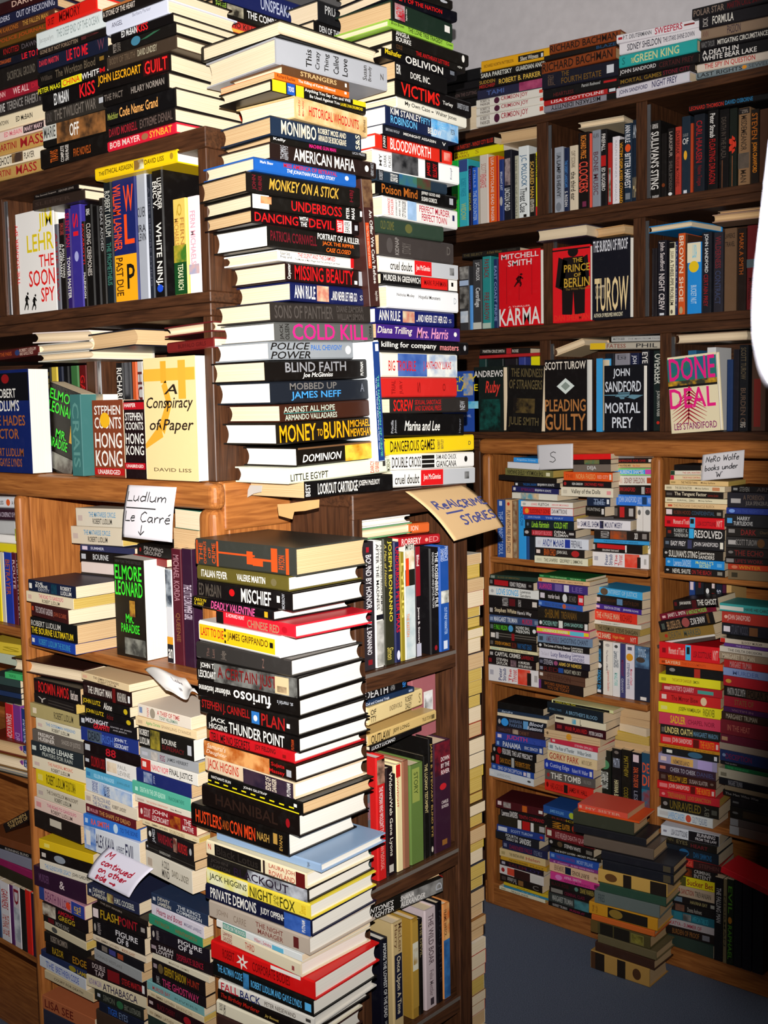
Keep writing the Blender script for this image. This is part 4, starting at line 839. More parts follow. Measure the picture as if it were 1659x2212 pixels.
922 1088 280 1340 32182a,C|0 30 :7a1c28:3a1420|14 18 10 60 e0d0d0^ DOWN|20 24 10 60 e0d0d0^ BY THE|26 30 10 60 e0d0d0^ RIVER|38 44 30 70 @b82028|54 57 20 60 d0c0c0^ CHARLES|58 61 20 60 d0c0c0^ BOWDEN|90 95 30 60 *8a5a28
G R5 x -1.355 H .14|lying across the corner bookcase's lower shelf|books lying in the corner bookcase
Z 740 1800 .217
S 690 400 1035 325
690 525 1000 472 c01818,T,F|=red hardcover lying pages outward at the top of the corner bookcase's lower shelf
S 265 690 978 482
265 832 985 632 14120f,C|46 100 :5a5856:8a8886|1 37 12 46 d8d4d0/ SANTONE'S|0 37 52 88 d8d4d0/ DAUGHTER|45 62 12 46 d8d4d0/ SHANA|45 76 52 88 d8d4d0/ ALEXANDER|90 98 25 75 s^ D|=black and grey hardcover with large white letters lying on the corner bookcase's lower uprights
G R6 x -1.355 H .14|upright in the corner bookcase's lower shelf|upright books in the corner bookcase
U s
400 472 1040 2030 0f0e1a,W|4 80 30 75 d8d8d8 AMONG THE LOWEST OF THE DEAD|84 99 35 65 a8a8a8 DAVID VON DREHLE
512 618 870 1960 c0a878,C|2 28 12 46 6a4a30 MacLean|2 24 54 88 6a4a30 Harry|30 90 15 85 *1a1c30|32 86 28 75 d8ccb0 Once Upon A Time
700 770 840 1850 a07c30,C|3 90 8 90 *b08c3c|24 52 10 90 *d8d4c0|30 46 20 80 :d0ccb8:a88848
772 812 840 1830 14110f,C|4 40 20 80 8a7a50 THE DEVIL
830 944 740 1718 c0b0b4,C|6 56 25 70 5a4a50 THE WILD BOAR|62 88 30 65 7a6a70 Felix Mettler|90 97 30 60 *3a3038
948 1006 680 1660 0f0c12,C|8 80 20 80 2a2830 FATAL JUSTICE
1010 1076 690 1620 d0884a,C|0 38 :e0b070:c86a30|38 100 :3a78b8:2a5890|6 34 50 90 5a2810 FRAME WRECK
G F1 y f H .15|down the pile of old books on the carpet|old hardcovers piled on the carpet
Z 1030 1680 .27125
S 800 205 1180 275
802 248 1178 325 b04030,T,P|3 8 20 70 *d0a090|16 86 30 75 d8a088 MY SISTER
805 282 1260 340 c84a18,T,P|4 12 20 70 *d08050|15 60 30 70 8a2808 MANCHESTER
765 372 1215 445 2a2c22,T
770 470 1310 505 16161a,T
850 570 1370 620 4a4038,T
990 680 1530 730 17171d,T|86 96 15 85 *3a3428
1000 745 1530 835 15161c,T|86 96 15 85 *3a3428
965 850 1480 925 9a7a3c,T|10 28 20 80 @4a3018|37 49 *1a1410|76 99 *1a1410
975 915 1470 1010 22382c,T
935 1010 1420 1100 4a5250,T|6 16 20 80 30383a FIRES
Z 1200 1780 .27667
262 700 770 830 9a6c18,T|5 8 20 80 5a3a10^ THE|10 13 20 80 5a3a10^ VALLEY|28 86 8 90 *181410|30 50 15 85 @6a5420
280 750 750 875 9a4a1c,T
275 840 725 975 3a341c,T|0 12 *4a3a1c|16 38 *17140f|40 66 *17140f|68 90 10 90 *5a5428|70 88 20 80 :3a3414:6a6428
330 925 775 1065 4e4630,T
310 990 765 1145 2e1c14,T
275 1080 725 1230 8a6a36,T|0 8 *3a2414|8 24 *1a1410|46 60 *1a1410|72 86 20 80 @3a2414
G N1 y 2.955 P .11|in the narrow gap left of the back oak bookcase|books glimpsed left of the back oak bookcase
Z 740 1040 .217
U .985
1330 1392 1390 1890 c8c4bc,C|14 24 20 80 *8a9a8a|36 70 20 80 7a8a90 HELD AT|76 94 20 80 b06058 CITY
G N2 y 2.955 P .11|lower in the narrow gap left of the back oak bookcase|books glimpsed left of the back oak bookcase
Z 740 1440 .217
U .66
1330 1394 555 1085 14100c,C|4 12 30 70 @b8b0a0|16 68 20 80 8a4a18 THE ELEVENTH HOUR|76 86 20 80 *a8a090
U .36
1346 1400 1205 1690 6a1420,C|14 60 20 80 8a5a60 THE SERPENT|64 76 20 80 *a02030
G U0 y 2.94 H .15|down the half hidden pile atop the back bookcase|hardcovers on top of the back bookcase
Z 960 0 .42134
S -40 385 160 352
-40 445 160 412 0c0c0e,C
-40 485 160 455 100e10,C
-30 530 165 498 120f0e,C|40 90 30 70 4a3a38 ION THE CUTTING
-30 572 165 545 0c0b0c,C
-20 660 160 640 b8b0a4,C,F
G U1 y 2.94 H .15|down the first pile atop the back bookcase|hardcovers on top of the back bookcase
S 190 310 505 250
190 365 512 308 c08c14,C|4 48 40 70 5a3a08 RICHARD NORTH PATTERSON|55 92 25 80 *14120f|58 84 35 75 c8c0b0 Silent Witness|88 91 40 75 s 1
185 405 500 355 100e0d,C|1 48 20 80 b8b8b0 SARA PARETSKY|54 99 20 80 b0b0a8 GUARDIAN ANGEL
180 458 495 402 120e0d,C|0 24 8 46 8a6a28 SUDDEN|0 24 54 92 8a1c18 MISCHIEF|30 92 25 80 b0903a ROBERT B. PARKER
170 508 492 452 1c1c30,C|14 40 25 75 3a4a78 TAMI|62 100 :6a2040:8a3a58
165 552 500 492 b0aca4,C|6 20 10 46 3a302a ROBERT B.|6 20 54 88 3a302a PARKER|26 34 10 90 @3a1428|36 74 15 80 801828 CRIMSON JOY|90 95 25 65 *a83020
165 592 505 532 b0aca4,C|6 20 10 46 3a302a ROBERT B.|6 20 54 88 3a302a PARKER|26 34 10 90 @3a1428|36 74 15 80 801828 CRIMSON JOY|90 95 25 65 *a83020
165 642 510 578 b4b0a8,C|6 20 10 46 3a302a ROBERT B.|6 20 54 88 3a302a PARKER|26 34 10 90 @3a1428|36 74 15 80 801828 CRIMSON JOY|90 95 25 65 *a83020
G U2 y 2.94 H .15|down the second pile atop the back bookcase|hardcovers on top of the back bookcase
S 540 225 875 157
537 278 878 210 6a3014,T|1 96 15 85 1a0e0a RICHARD BACHMAN
510 312 875 240 14100f,C|70 95 20 80 1a3a5a BLAZE
500 382 865 302 6a3014,T|1 96 15 85 1a0e0a RICHARD BACHMAN
500 455 865 398 12121c,C|8 18 15 85 4a3a30^ JEFFREY|26 36 8 40 5a4018 THE|26 78 48 85 5a4018 FOURTH ESTATE|85 94 25 75 *s
505 512 880 448 0f0d0d,C|50 74 15 45 8a8a88/ Patrick Redmond|78 94 25 45 *901818|14 40 50 85 4a1818 HEARTLESS
510 542 880 472 8a1818,C|10 80 20 80 b8a8a8 LISA SCOTTOLINE|85 99 *0f0d0d|87 95 20 80 *s
510 572 880 502 6a6870,C|10 76 15 85 0f0e10! MISTAKEN IDENTITY|84 99 *0f0d0d
G U3 y 2.94 H .15|down the third pile atop the back bookcase|hardcovers on top of the back bookcase
S 875 172 1285 103
880 218 1290 147 b8b4b8,C|2 7 35 65 *8a2028|8 42 25 75 3a3a40 P.T. DEUTERMANN|46 78 12 88 901c30 SWEEPERS|80 92 40 60 *6a2020
895 280 1295 200 b4b0b4,C|10 52 20 80 2a2a34 SIDNEY SHELDON|54 92 28 72 3a3a44 THE STARS SHINE DOWN
895 350 1285 265 1f807e,C|4 8 20 80 105a58 S|16 20 40 80 b8a050 THE|20 78 20 85 a8a878 GREEN KING
890 402 1285 325 100d0d,C|2 48 25 75 a8a4a4 JOHN SANDFORD|52 94 25 75 3a1818 CERTAIN PREY
887 442 1270 365 16100f,C|4 58 20 80 6a5018 MORTAL GAMES|60 94 15 75 5a1020 STONE CITY
882 502 1265 412 a8a4ac,C|4 44 30 85 2a2848 JOHN SANDFORD|50 84 15 80 2a2848 NIGHT PREY|92 97 30 70 *s
G U4 y 2.94 H .15|down the fourth pile atop the back bookcase|hardcovers on top of the back bookcase
S 1268 42 1660 -48
1268 100 1660 8 161416,C|2 42 20 80 6a5a50 POLAR STAR|46 90 20 80 4a0e12 MARTIN CRUZ SMITH
1298 152 1670 82 131114,C|5 12 15 85 8a8480^ DICK|18 46 15 80 b0aca4 FORMULA
1308 202 1670 142 6a5848,C|2 10 20 80 5a4038 ANN|36 54 10 90 2a2028 PASSION
1302 256 1670 196 100e10,C|2 20 20 80 5a5858 NANCY TAYLOR|24 92 25 75 b0aca4 MITIGATING CIRCUMSTANCES
1300 322 1670 262 0f0e10,C|4 52 6 44 b8b4b0 A DEATH IN|4 76 50 90 b8b4b0 WHITE BEAR LAKE
1290 372 1670 302 a89c90,C|10 76 15 88 901c1c THE SPY IN QUESTION
1285 412 1670 342 5a6468,C|2 60 20 85 1a1c1e LAST RIGHTS|60 66 20 80 @b07018|68 98 20 80 3a4044 SEWELL
G V1 y 2.955 H .15|upright in the back bookcase's first top-row bay|upright books in the back bookcase
Z 960 240 .22905
U s
68 136 465 1105 0f8a30,C|50 80 20 80 8a8a20 HARDCASE
140 226 455 1092 2a8a98,W|0 18 *2a3a6a|28 55 20 80 1a6a80 ROBERT PARKER|65 90 20 80 8a9a50 WIDOW
228 260 515 1090 141430,C|5 40 20 80 4a3a8a STRANGER|45 75 20 80 8a8a20 SINCLAIR
264 316 530 1080 1a48a0,C|40 92 15 80 a0b8d8 THE ENCOUNTER|5 35 30 70 8098c8 MILLS
318 332 530 1075 8a8478,C
334 416 402 1065 a8a098,C|14 28 20 80 8a6a60 SCOTT|28 48 20 90 a03038 VENGEANCE
418 514 425 1055 b84a14,C|0 100 0 18 *8a1418|2 98 45 75 c8b8b0 LISA SCOTTOLINE DEAD RINGER
516 560 455 1040 1a2858,C|20 50 20 80 a0a8b8 BRILLIANT JUST|60 75 20 80 @8a8a8a
563 636 365 1020 14141c,C|12 50 15 85 :8a7a78:3a3038|54 86 20 90 c0c0c0 LINCOLN CHILD
665 697 420 1015 8a8878,C|5 95 20 80 5a5a50 THIS SIDE OF DEATH
698 796 330 1005 b0b4b4,C|12 56 15 85 1a4a6a J.C. POLLOCK|58 92 15 85 1a1c20 Threat Case|95 99 20 50 *k
800 858 402 990 14110e,C|12 70 20 80 a8843a SCARRED MAN|72 92 20 80 b0a898 KEITH PETERSON
862 888 385 985 b8b010,C|5 40 10 90 2a2a10 SHADOW|85 100 *a02018
G V1b y 2.95 H .15|lying on the back bookcase's first top-row bay|books lying in the back bookcase
S 90 312 490 232
92 395 490 300 130e0e,C|0 99 20 75 a02818 SARA PARETSKY - WINDY CITY BLUES|=black hardcover with red lettering lying above the long yellow one, back bookcase
92 465 555 372 c8c010,W|2 28 15 46 7a5010 BURN|2 32 54 88 7a5010 MARKS|44 52 20 70 8a7a10 S|=long yellow hardcover lying on the back bookcase's first top-row uprights
S 520 192 880 152
505 275 880 300 9a8468,T,F|=tan-paged hardcover at the upper right of the back bookcase's first top-row bay
G V2 y 2.955 H .15|upright in the back bookcase's second top-row bay|upright books in the back bookcase
U s
1036 1120 340 960 7a7e86,C|8 78 20 75 *6a6e76|12 76 25 70 1a1c22 A LAMP IS HEAVY|84 98 20 80 @5a5e66
1128 1172 345 950 141c34,C|20 62 20 80 3a6aa0 THE DESERT LANDSCAPE|68 92 20 80 b0b0b0 S. ROZAN
1178 1256 325 945 a89c88,C|8 34 25 75 4a4034 CURT SCOONAK|40 84 20 80 1a1612 the third ear
1260 1366 200 930 120d0c,C|4 34 25 75 c07028 RICHARD PRICE|38 78 10 90 d04838 CLOCKERS|90 97 25 60 *5a2038
1368 1388 210 920 c04838,C
1390 1468 180 915 6a6e76,C|4 10 15 85 3a3c42^ ALAN|28 84 20 80 4a3038 BONE MUSIC
1472 1530 170 905 100e0f,C|6 28 20 80 c0bcb8 FIREFALL|34 48 10 90 *901414|50 80 20 80 c0bcb8 ED RUGGERO
1538 1574 300 895 8a1c18,C|40 95 10 70 :8a8a8a:3a4a30
1580 1650 240 888 b0acb0,C|6 96 30 60 8a868a RALPH SHRINER CANADA
Z 1300 180 .2164
170 215 560 1215 161210,C|5 99 15 85 b07818 VICTIM DISPLAYED COWARD
220 300 400 1200 14202e,C|2 24 20 85 b8b8bc ANN RULE|26 36 15 85 @b04018|38 82 15 90 b8b8bc BITTER HARVEST|88 96 20 80 *5a6068
304 358 365 1180 101a28,C|6 22 10 90 8a9098^ AN|70 95 10 90 8a7a58^ HA
G V2b y 2.94 H .15|lying on the back bookcase's second top-row bay|books lying in the back bookcase
Z 960 240 .22905
S 1255 105 1650 50
1250 168 1650 110 9a8e78,C,F|=cream-paged hardcover lying on the uprights of the back bookcase's second top-row bay
G V3 y 2.955 H .15|upright in the back bookcase's third top-row bay|upright books in the back bookcase
Z 1300 180 .2164
U s
482 580 375 1152 100e0d,C|4 10 20 80 a8a4a0 SANDERS|14 88 10 90 c0bcb8 SULLIVAN'S STING|96 99 10 80 b0acaa PUTNAM
586 642 500 1145 110e0d,C|78 84 20 80 @5a2810
650 716 450 1140 131010,C|5 42 20 70 7a706a LARKSPUR|48 92 20 70 4a4440 SHEILA SIMONSON|94 99 20 80 @b0b0b0
726 786 435 1130 8a2c22,C|6 40 20 80 2a0e0c DAYBREAK|44 88 20 80 4a1410 FRANK McCONNELL
790 876 330 1115 16202a,C|22 26 20 80 6a6a6a THE TAKEN|28 36 15 85 a8a4a0^ OF|44 56 30 70 @b08020|95 99 30 70 *s
880 906 400 1105 8a3018,C
910 1020 310 1105 15181e,C|8 62 20 75 801418 CARL HIAASEN|66 92 20 70 5a1014 Native Tongue
1048 1152 270 1088 0f0d0d,C|4 34 25 75 b0aca8 Peter Straub|36 92 20 80 801414 FLOATING DRAGON
1164 1260 260 1075 0e0c0c,C|10 62 25 75 3a322c DEATH IN THE PLAZA|64 99 60 66 *6a4028
1264 1340 250 1060 121612,C|30 62 2 98 %man/a02818|60 99 50 56 *8a5030
1354 1472 245 1045 6a5038,C|0 8 *181414|2 7 15 85 6a6058 JAMES|10 55 25 75 2a2018 MISDEMEANOR|58 78 :3a342e:4a4038|80 96 25 75 2a2018 MAN
1478 1560 260 1030 181310,C|5 40 15 85 8a4a14 STEVEN|44 85 15 85 b06818 JOAN CRAWFORD
1564 1680 255 1020 3a2418,C
G V3b y 2.94 H .15|lying on the back bookcase's third top-row bay|books lying in the back bookcase
S 850 208 1620 115
855 268 1620 190 0e0c0c,C|1 44 20 85 901c14 LEONARD THOMSON|46 80 15 80 1a5a80 DAVID OSBORNE|=black hardcover with red and blue lettering lying on the third top-row bay's uprights
G W1 y 2.955 H .14|upright in the back bookcase's first second-row bay|upright books in the back bookcase
Z 960 470 .22905
U s
145 236 460 1052 2a2a2c,C|0 20 :8a8884:4a4846|22 30 *8898b0|32 66 :6a6864:2a2826|70 88 10 90 :8a98a8:c8ccd0
240 266 640 1050 4a88c8,C
270 354 398 1048 2e2e30,C|4 30 20 70 b8b8b8 J.C. POLLOCK|40 68 15 80 c8c8c8 Centrifuge|90 100 *a0a098
360 442 365 1045 1f6a6a,W|4 30 20 80 601c20 PAYBACK|50 88 20 80 601c20 FIRE ARROW|92 100 *8a9a90
466 506 390 1035 182448,C|10 90 20 80 6a7aa0 EAST COAST PRIME
G W1b y 2.95 H .14|lying on the back bookcase's first second-row bay|books lying in the back bookcase
S 170 335 700 272
170 385 700 322 191614,C|2 36 25 75 4a4028 THE SELECT|44 70 20 70 5a4a28 A Dark Winter|80 94 25 60 3a342c MAGAZINE|=charcoal hardcover with olive lettering lying behind the red face-out thriller
G W2 y 2.93 H .03|face out on the back bookcase's second row|face-out books on the back bookcase
C s
512 908 310 1030 a80c14,W|8 96 3 10 d0c8c8 MITCHELL|24 80 12 20 d0c8c8 SMITH|24 76 73 75 c0a0a0 A THRILLER|38 66 30 48 %runner/2a0608|2 99 76 99 e8e4e0 KARMA|20 21 20 70 *6a0a10|50 51 20 66 *6a0a10|80 81 15 60 *6a0a10
1018 1376 270 990 b0141a,W|0 99 0 5 *15100f|12 99 2 90 %coat/120d0d|55 80 16 22 9a7a28 THE|32 99 24 34 9a7a28 PRINCE|58 76 36 41 9a7a28 OF|32 99 42 54 9a7a28 BERLIN|36 99 55 58 6a5020 The White Mandarin|6 98 90 98 b0281c DAN SHERMAN
1390 1750 190 975 0f0f16,W|4 94 2 16 e0e0e8 THE BURDEN OF PROOF|10 34 57 74 8a8070 SCOTT|8 96 48 90 d8c090 TUROW|6 82 92 97 b0a890 AUTHOR OF PRESUMED INNOCENT
G W2b y 2.95 H .14|lying on the back bookcase's second second-row bay|books lying in the back bookcase
S 975 125 1420 82
958 248 1425 188 2a2430,C,F,I-.05|=cream-paged hardcover lying above the red-and-black face-out book
S 1435 108 1730 52
1435 195 1730 140 a07a50,T,F|=tan-paged hardcover lying above the black face-out book with cream letters
G W3 y 2.955 H .14|upright in the back bookcase's third second-row bay|upright books in the back bookcase
Z 1300 450 .2164
U s
495 546 400 1088 171316,C
550 640 320 1085 15141a,C|2 40 15 80 a8a0a0 John Sandford|44 92 15 80 a8a0a0 NIGHT CREW|96 99 20 70 *s
668 726 340 1078 b8b094,C|0 8 *14110f|12 22 15 85 3a342c JULIAN|24 86 15 80 1a1612 A THREE-PIPE PROBLEM|92 98 30 70 @4a4438
730 752 330 1075 1a2040,C|5 90 10 90 6a6a78 MACKELL DIET
755 826 250 1072 a04018,C|3 84 18 80 d8c8b0 BROWN SHOE|90 99 25 75 @8a7a58
828 852 260 1068 3a2418,C
845 988 340 1060 1a6aa8,C|0 28 *b8b098|3 22 30 60 4a98b0^ LUISA|26 42 15 85 @c8a818|60 86 30 70 a0b8c8 BUCKET NUT
990 1088 240 1042 15161c,C|2 50 30 75 b0b0b0 JOHN SANDFORD|52 92 30 75 701418 CERTAIN PREY
1108 1204 240 1040 1e1c22,C|5 45 20 80 5a1a20 WILDERNESS|48 90 20 80 2a3048 CONTRACT
1214 1336 200 1022 4e3a2a,C|6 12 10 90 1a1410^ LAWRENCE|16 22 10 90 1a1410^ TRAVEL
1344 1432 200 1015 1a120f,C|6 56 25 75 7a3a10 MARK A SMITH
1438 1540 170 1020 4a1416,C|40 50 *3a4448|62 88 20 80 2a0a0c MORRELL
1546 1640 190 1010 3a3418,C
G W3b y 2.94 H .16|lying on the back bookcase's third second-row bay|books lying in the back bookcase
S 485 172 930 118
480 250 932 182 1c6aa0,C,F|=blue hardcover lying pages outward above the orange spine, back bookcase
S 1150 30 1640 -25
1150 58 1640 5 7a6450,T,F,D.1|=thin brown hardcover lying uppermost at the back bookcase's right, pages outward
1095 142 1640 95 7a6050,T,F,D.1|=thicker brown hardcover under the thin one at the back bookcase's right
G X1 y 2.90 H .03|face out on the back bookcase's lower row|face-out books on the back bookcase
Z 960 690 .22905
C 1.538
-20 328 490 1155 1c3a80,W,D.05|0 40 0 30 *b07818|2 94 8 18 e0c818 MICKEY|2 98 22 33 e0c818 SPILLANE|60 85 4 40 :d0b030:3a6aa8|20 99 50 62 :3a9ac8:8ac8d8|50 80 72 76 8a98b8 A NOVEL
280 558 445 1060 101614,C|2 99 6 16 d8d4d0 ANDREWS|40 90 22 46 c03028/ Ruby|20 90 50 98 :0f3a34:0a1614
578 912 430 1060 0f0d0c,C,R3|10 98 5 18 4a4028 THE KINDNESS|6 98 22 36 4a4028 OF STRANGERS|20 80 50 72 :4a3c20:14100e|8 92 78 94 4a4028 JULIE SMITH
945 1342 375 1128 100d0d,W,D.04|2 98 3 14 b8b0a4 SCOTT TUROW|30 72 26 48 %diamond/a8b0ac|40 62 31 43 %diamond/6a746e|2 98 55 72 8a5a30 PLEADING|2 98 75 98 8a5a30 GUILTY
1428 1490 368 1062 2a78a8,C,D.05
Z 1300 690 .2164
20 415 455 1190 0e0e12,W,D.03|24 66 5 20 b8bcc4 JOHN|4 94 24 40 b8bcc4 SANDFORD|0 92 40 52 %rifle/4a6a78|4 92 56 72 b8bcc4 MORTAL|22 74 78 94 b8bcc4 PREY
690 1185 350 1205 d0c4a4,W,R-4,D.02|0 99 0 37 :1a4a68:1f5a4a|0 99 32 38 :c09018:2a2a20|0 99 38 41 *120f0f|6 80 40 92 %frond/801c28|4 96 2 32 d81c78 DONE|2 94 42 68 d81c78 DEAL|8 94 87 96 6a2050 LES STANDIFORD
G X2 y 3.02 H .1|dim behind the back bookcase's face-out row|upright books in the back bookcase
Z 960 690 .22905
U 1.545
330 400 370 1100 142a28,C
410 560 375 1100 101616,C
570 690 370 1100 171317,C
700 766 345 1100 28306a,C
815 912 340 1100 c8c010,C
Z 1300 690 .2164
30 120 340 1100 14161c,C
125 272 340 1100 6a6870,C|2 8 20 80 2a2a30 LES
278 366 335 1100 141830,C|3 14 20 80 a8a8b0 JOH
390 468 310 1100 15141a,C|2 16 15 85 d8d4d0 EYE
508 606 310 1100 151d1c,C|4 42 15 85 a8a8a0 OVERSEER|50 82 20 70 8a8a84 JONATHAN RABB|88 92 30 60 @a02018
850 935 310 1100 1c4a68,C
1040 1130 280 1100 a8a8a8,C
1240 1300 400 1100 1a2a4a,C
1305 1360 300 1100 16141a,C
1364 1452 255 1100 131417,C|3 40 20 80 4a4030 SCOTT TUROW|50 95 20 80 4a3a30 BURDEN OF|90 96 20 80 8a8680 FSG
1485 1625 310 1150 3a2820,C|35 95 30 80 *5a1c18
G X3 y 2.97 H .15|lying across the back bookcase's lower row|books lying in the back bookcase
Z 960 690 .22905
S 335 275 805 262
335 328 805 325 1a1614,C|6 50 25 75 a8a098 MARTIN CRUZ SMITH|54 64 *8a1c20|66 78 25 75 a8a098 ROSE|=black hardcover with a red spine square lying in the back bookcase's lower row
330 368 910 345 8a1a1c,C|=red hardcover lying under the black one with a red spine square
S 975 325 1315 155
985 372 1330 240 b8a080,C,F,t|=tilted tan hardcover above the black face-out book with a silver diamond
Z 1300 690 .2164
S 95 160 622 165
95 218 622 220 8a8a88,C|4 26 25 70 3a3a3c MAXTON GREER|32 92 35 65 5a5a5c THE MAN FROM PAGE|=thin grey hardcover lying above the black face-out book with a rifle
-120 292 615 302 8a8478,C|0 22 *b09018|24 50 20 80 6a3a30 FATESS|64 92 20 80 2a2a2a PHIL|=grey and yellow hardcover under the thin grey one, back lower row
S 745 150 1450 108
745 238 1450 212 6a5848,C,F|=brown-paged hardcover lying above the white and pink face-out book
G Y1 y 2.955 P .11|down the first pile behind the single-letter sign|paperbacks in the back oak bookcase
Z 1030 940 .24111
S 335 192 545 212
330 238 548 252 2a78b8,C|12 90 25 75 a0c8e0 Angelina Crime
275 288 558 318 a8a8ac,C
255 352 682 388 5a5630,Y|5 80 20 85 1a1a10! THE FORMULA - STEVE SHAGAN|86 94 30 80 *a8a488
195 395 715 442 130f0e,C
335 456 745 478 131218,C|3 8 25 75 *s|20 50 25 75 1a4a80 THE DEVIL KNOWS|52 88 20 80 b0b0b0 BENJAMIN M. SCHUTZ
315 502 735 538 1c1c44,C|3 8 25 75 *s|20 48 25 75 5a1a40 EMBRACE|50 84 25 75 b0b0b8 BENJAMIN M. SCHUTZ
315 566 735 590 b0aca0,C|20 60 :4a7a88:b89a70
G Y2 y 2.955 P .11|down the second pile with the orange spine on top|paperbacks in the back oak bookcase
S 865 165 1200 168
865 222 1200 215 b01414,C
865 262 1200 258 1a1614,C|30 70 :3a5a40:6a5a30
865 332 1200 328 5a5048,C|38 62 20 80 a8a8a8 DEJA
778 406 1215 416 c04818,C|4 20 30 70 8a3010 THE|26 66 20 80 e0a060 NORA FASSIO|70 92 30 70 d8a088 RED CITY|94 98 20 80 *d8c8b8
770 462 1205 472 141010,C|2 8 20 80 @801c1c|20 42 30 70 b8b4b0 KEN GRISSOM|46 84 25 75 901c1c DROWNED MAN
755 545 1205 562 c4bca8,C|4 12 30 70 *a09888|20 76 20 80 1a1612 Valley of the Dolls|88 96 30 70 *c08080
985 632 1190 642 131c30,C|30 74 15 80 6a7890 THE|30 80 50 85 6a7890 ROSEMONT|86 96 15 70 *c0c4c8
985 702 1172 746 14110f,C|8 76 15 50 8a8680 HUNTING|84 96 20 80 *b8b4b0
G Y3 y 2.955 P .11|down the third pile, left of the middle oak post|paperbacks in the back oak bookcase
S 1250 172 1575 172
1250 208 1575 205 5a4a40,C|0 50 *6a6a6a
1140 252 1575 250 181210,C|22 86 25 75 801418 CHAMPAGNE FOR ONE|92 99 20 80 *b0a8a0
1120 292 1575 292 a88a60,C|16 58 25 75 2a2018 THE LEAGUE OF FRIGHTENED MEN|62 76 25 75 a03018 Rex Stout
1220 360 1575 362 3a98d0,C|0 99 0 18 *78b030|0 99 84 99 *78b030|14 78 25 78 d0d8e0 LAURENCE SHAMES|82 99 15 85 *a03a88
1225 448 1575 450 b0aca4,C|5 12 30 70 @3a3a3a|16 24 20 80 *a89a90|28 80 20 80 6a4038 SIDNEY SHELDON|86 99 20 80 *8a3820
1225 525 1575 542 14100f,C|12 56 20 80 901c1c JOHN SANDFORD|72 80 10 90 *8a8a88|82 99 20 80 8a1c1c CERTAIN
1225 628 1575 638 245aa8,C|10 54 15 85 a8c0e0 JOHN SANDFORD|56 66 15 85 a0b8d8 SHOCK|67 78 15 85 *122a4a|80 99 20 80 a8c0e0 WINTER
1212 745 1396 750 1a1210,C|4 18 20 80 *4a4440|28 50 10 90 *901818|70 90 20 80 *8a8684
G Y4 y 2.965 P .1|upright in the back oak case's top row|upright paperbacks in the back oak bookcase
U s
185 250 580 1068 1c3a78,C|2 10 30 70 *b0b8c8|20 96 20 80 8aa0c8 THE MIDNIGHT SOUL
258 316 580 1066 b8946a,C|4 10 30 70 @a03020|18 92 20 80 3a2a30 PLAY WITH FIRE IRA STASSY
318 370 590 1064 6a4a30,C|0 99 20 80 :5a3a28:8a7a60
374 440 580 1064 2a88c8,C|10 44 30 75 103a6a HONDILOW
444 468 600 1062 1a3a68,C
472 520 700 1062 15181e,C
1428 1482 640 1090 b0aca8,C,I.045|5 14 25 75 @4a4a4a
1486 1572 640 1100 b4b0ac,C,I.045|5 14 25 75 @4a4a4a|40 70 20 80 5a6a60 SAND
G Y5 y 2.94 P .11|down the pile left of the long white paperback|paperbacks in the back oak bookcase
S 390 590 828 600
395 642 826 652 b8b4ac,C|3 10 25 75 @8a8a84|20 32 30 70 a03038 CONFESS|34 54 25 75 1a1816 FLETCH|60 92 35 65 a03038 GREGORY MCDONALD
412 712 830 722 b02018,C|4 12 15 85 @c08020|14 54 20 80 5a0c0c SUDDENLY GONE|56 100 *b8b4b4|58 88 15 75 3a3438 DAN MITTRIONE
420 757 832 767 1c3a80,Y|8 34 25 75 8aa0c8 JOHN STALKER|44 80 30 70 8aa0c8 THE WAY
430 838 836 848 10181c,C|4 8 30 70 @4a5a6a|14 50 15 85 7aa828/ Linda Fairstein|60 88 15 85 7aa828 COLD HIT
420 902 850 922 130e0f,C|2 10 25 70 @8a8684|16 56 15 85 *8a2028|18 54 25 75 b86068 A BRIGHT BLOOD|60 82 10 46 c0bcb8 DENA|60 86 54 88 c0bcb8 KLEIMAN|88 97 30 60 *8a8684
525 1012 967 1022 b4b8c0,C|4 10 30 70 *a0a0a8|14 54 15 85 1c2c6a ANDY McNAB|56 66 10 90 *1a2a78|68 88 15 85 3a3a48 FIREWALL
525 1075 945 1105 1a1412,C|2 10 25 70 *b8a8a0|18 42 8 92 a04818 BRAIN CHILD|44 66 20 75 a8a49c JOHN SAUL|74 90 10 90 @8a1c1c
518 1140 970 1172 b8b49c,Y|4 14 30 70 *a09c88|18 44 25 75 3a3828 THE S-PAPERS|48 90 25 75 3a3828 GEOFFREY S. SIMMONS
G Y6 y 2.94 P .11|down the pile under the long white paperback|paperbacks in the back oak bookcase
S 870 760 1340 752
870 838 1342 850 b8b4b8,C|3 10 30 70 *8a8890|12 44 20 80 2a2a48 SAMUEL SHEM|46 53 10 90 :3a3a60:14121c|55 86 20 80 2a2a48 MOUNT MISERY
1048 928 1508 946 181210,C|12 28 10 90 8a8684^ WORLD|30 60 :8a3a14:4a3428|74 80 15 85 b8b4b0 2020|88 96 20 80 *6a6460
1045 962 1510 985 2a78a8,C|18 80 30 70 0f3a58 THE FOUNDATION OF OBSIDIAN
1015 1034 1482 1072 14100f,Y|4 10 20 80 *8a8684|14 68 12 60 *a01818|24 56 62 90 b8b4b0! JOHN SAUL SANDFORD|68 71 10 90 *c8c4c0
1035 1178 1505 1206 b8b4b4,C|3 10 30 60 *8a8890|22 28 12 88 1c2c58^ Peter|29 36 12 88 1c2c58^ Straub|40 45 12 88 9a1c28^ The|46 54 12 88 9a1c28^ Throat|58 84 :c85a48:b03020|80 86 20 99 *1a1210|92 96 30 70 *8a8684
G Z1 y 2.95 P .11|down the left pile of the back oak case's second row|paperbacks in the back oak bookcase
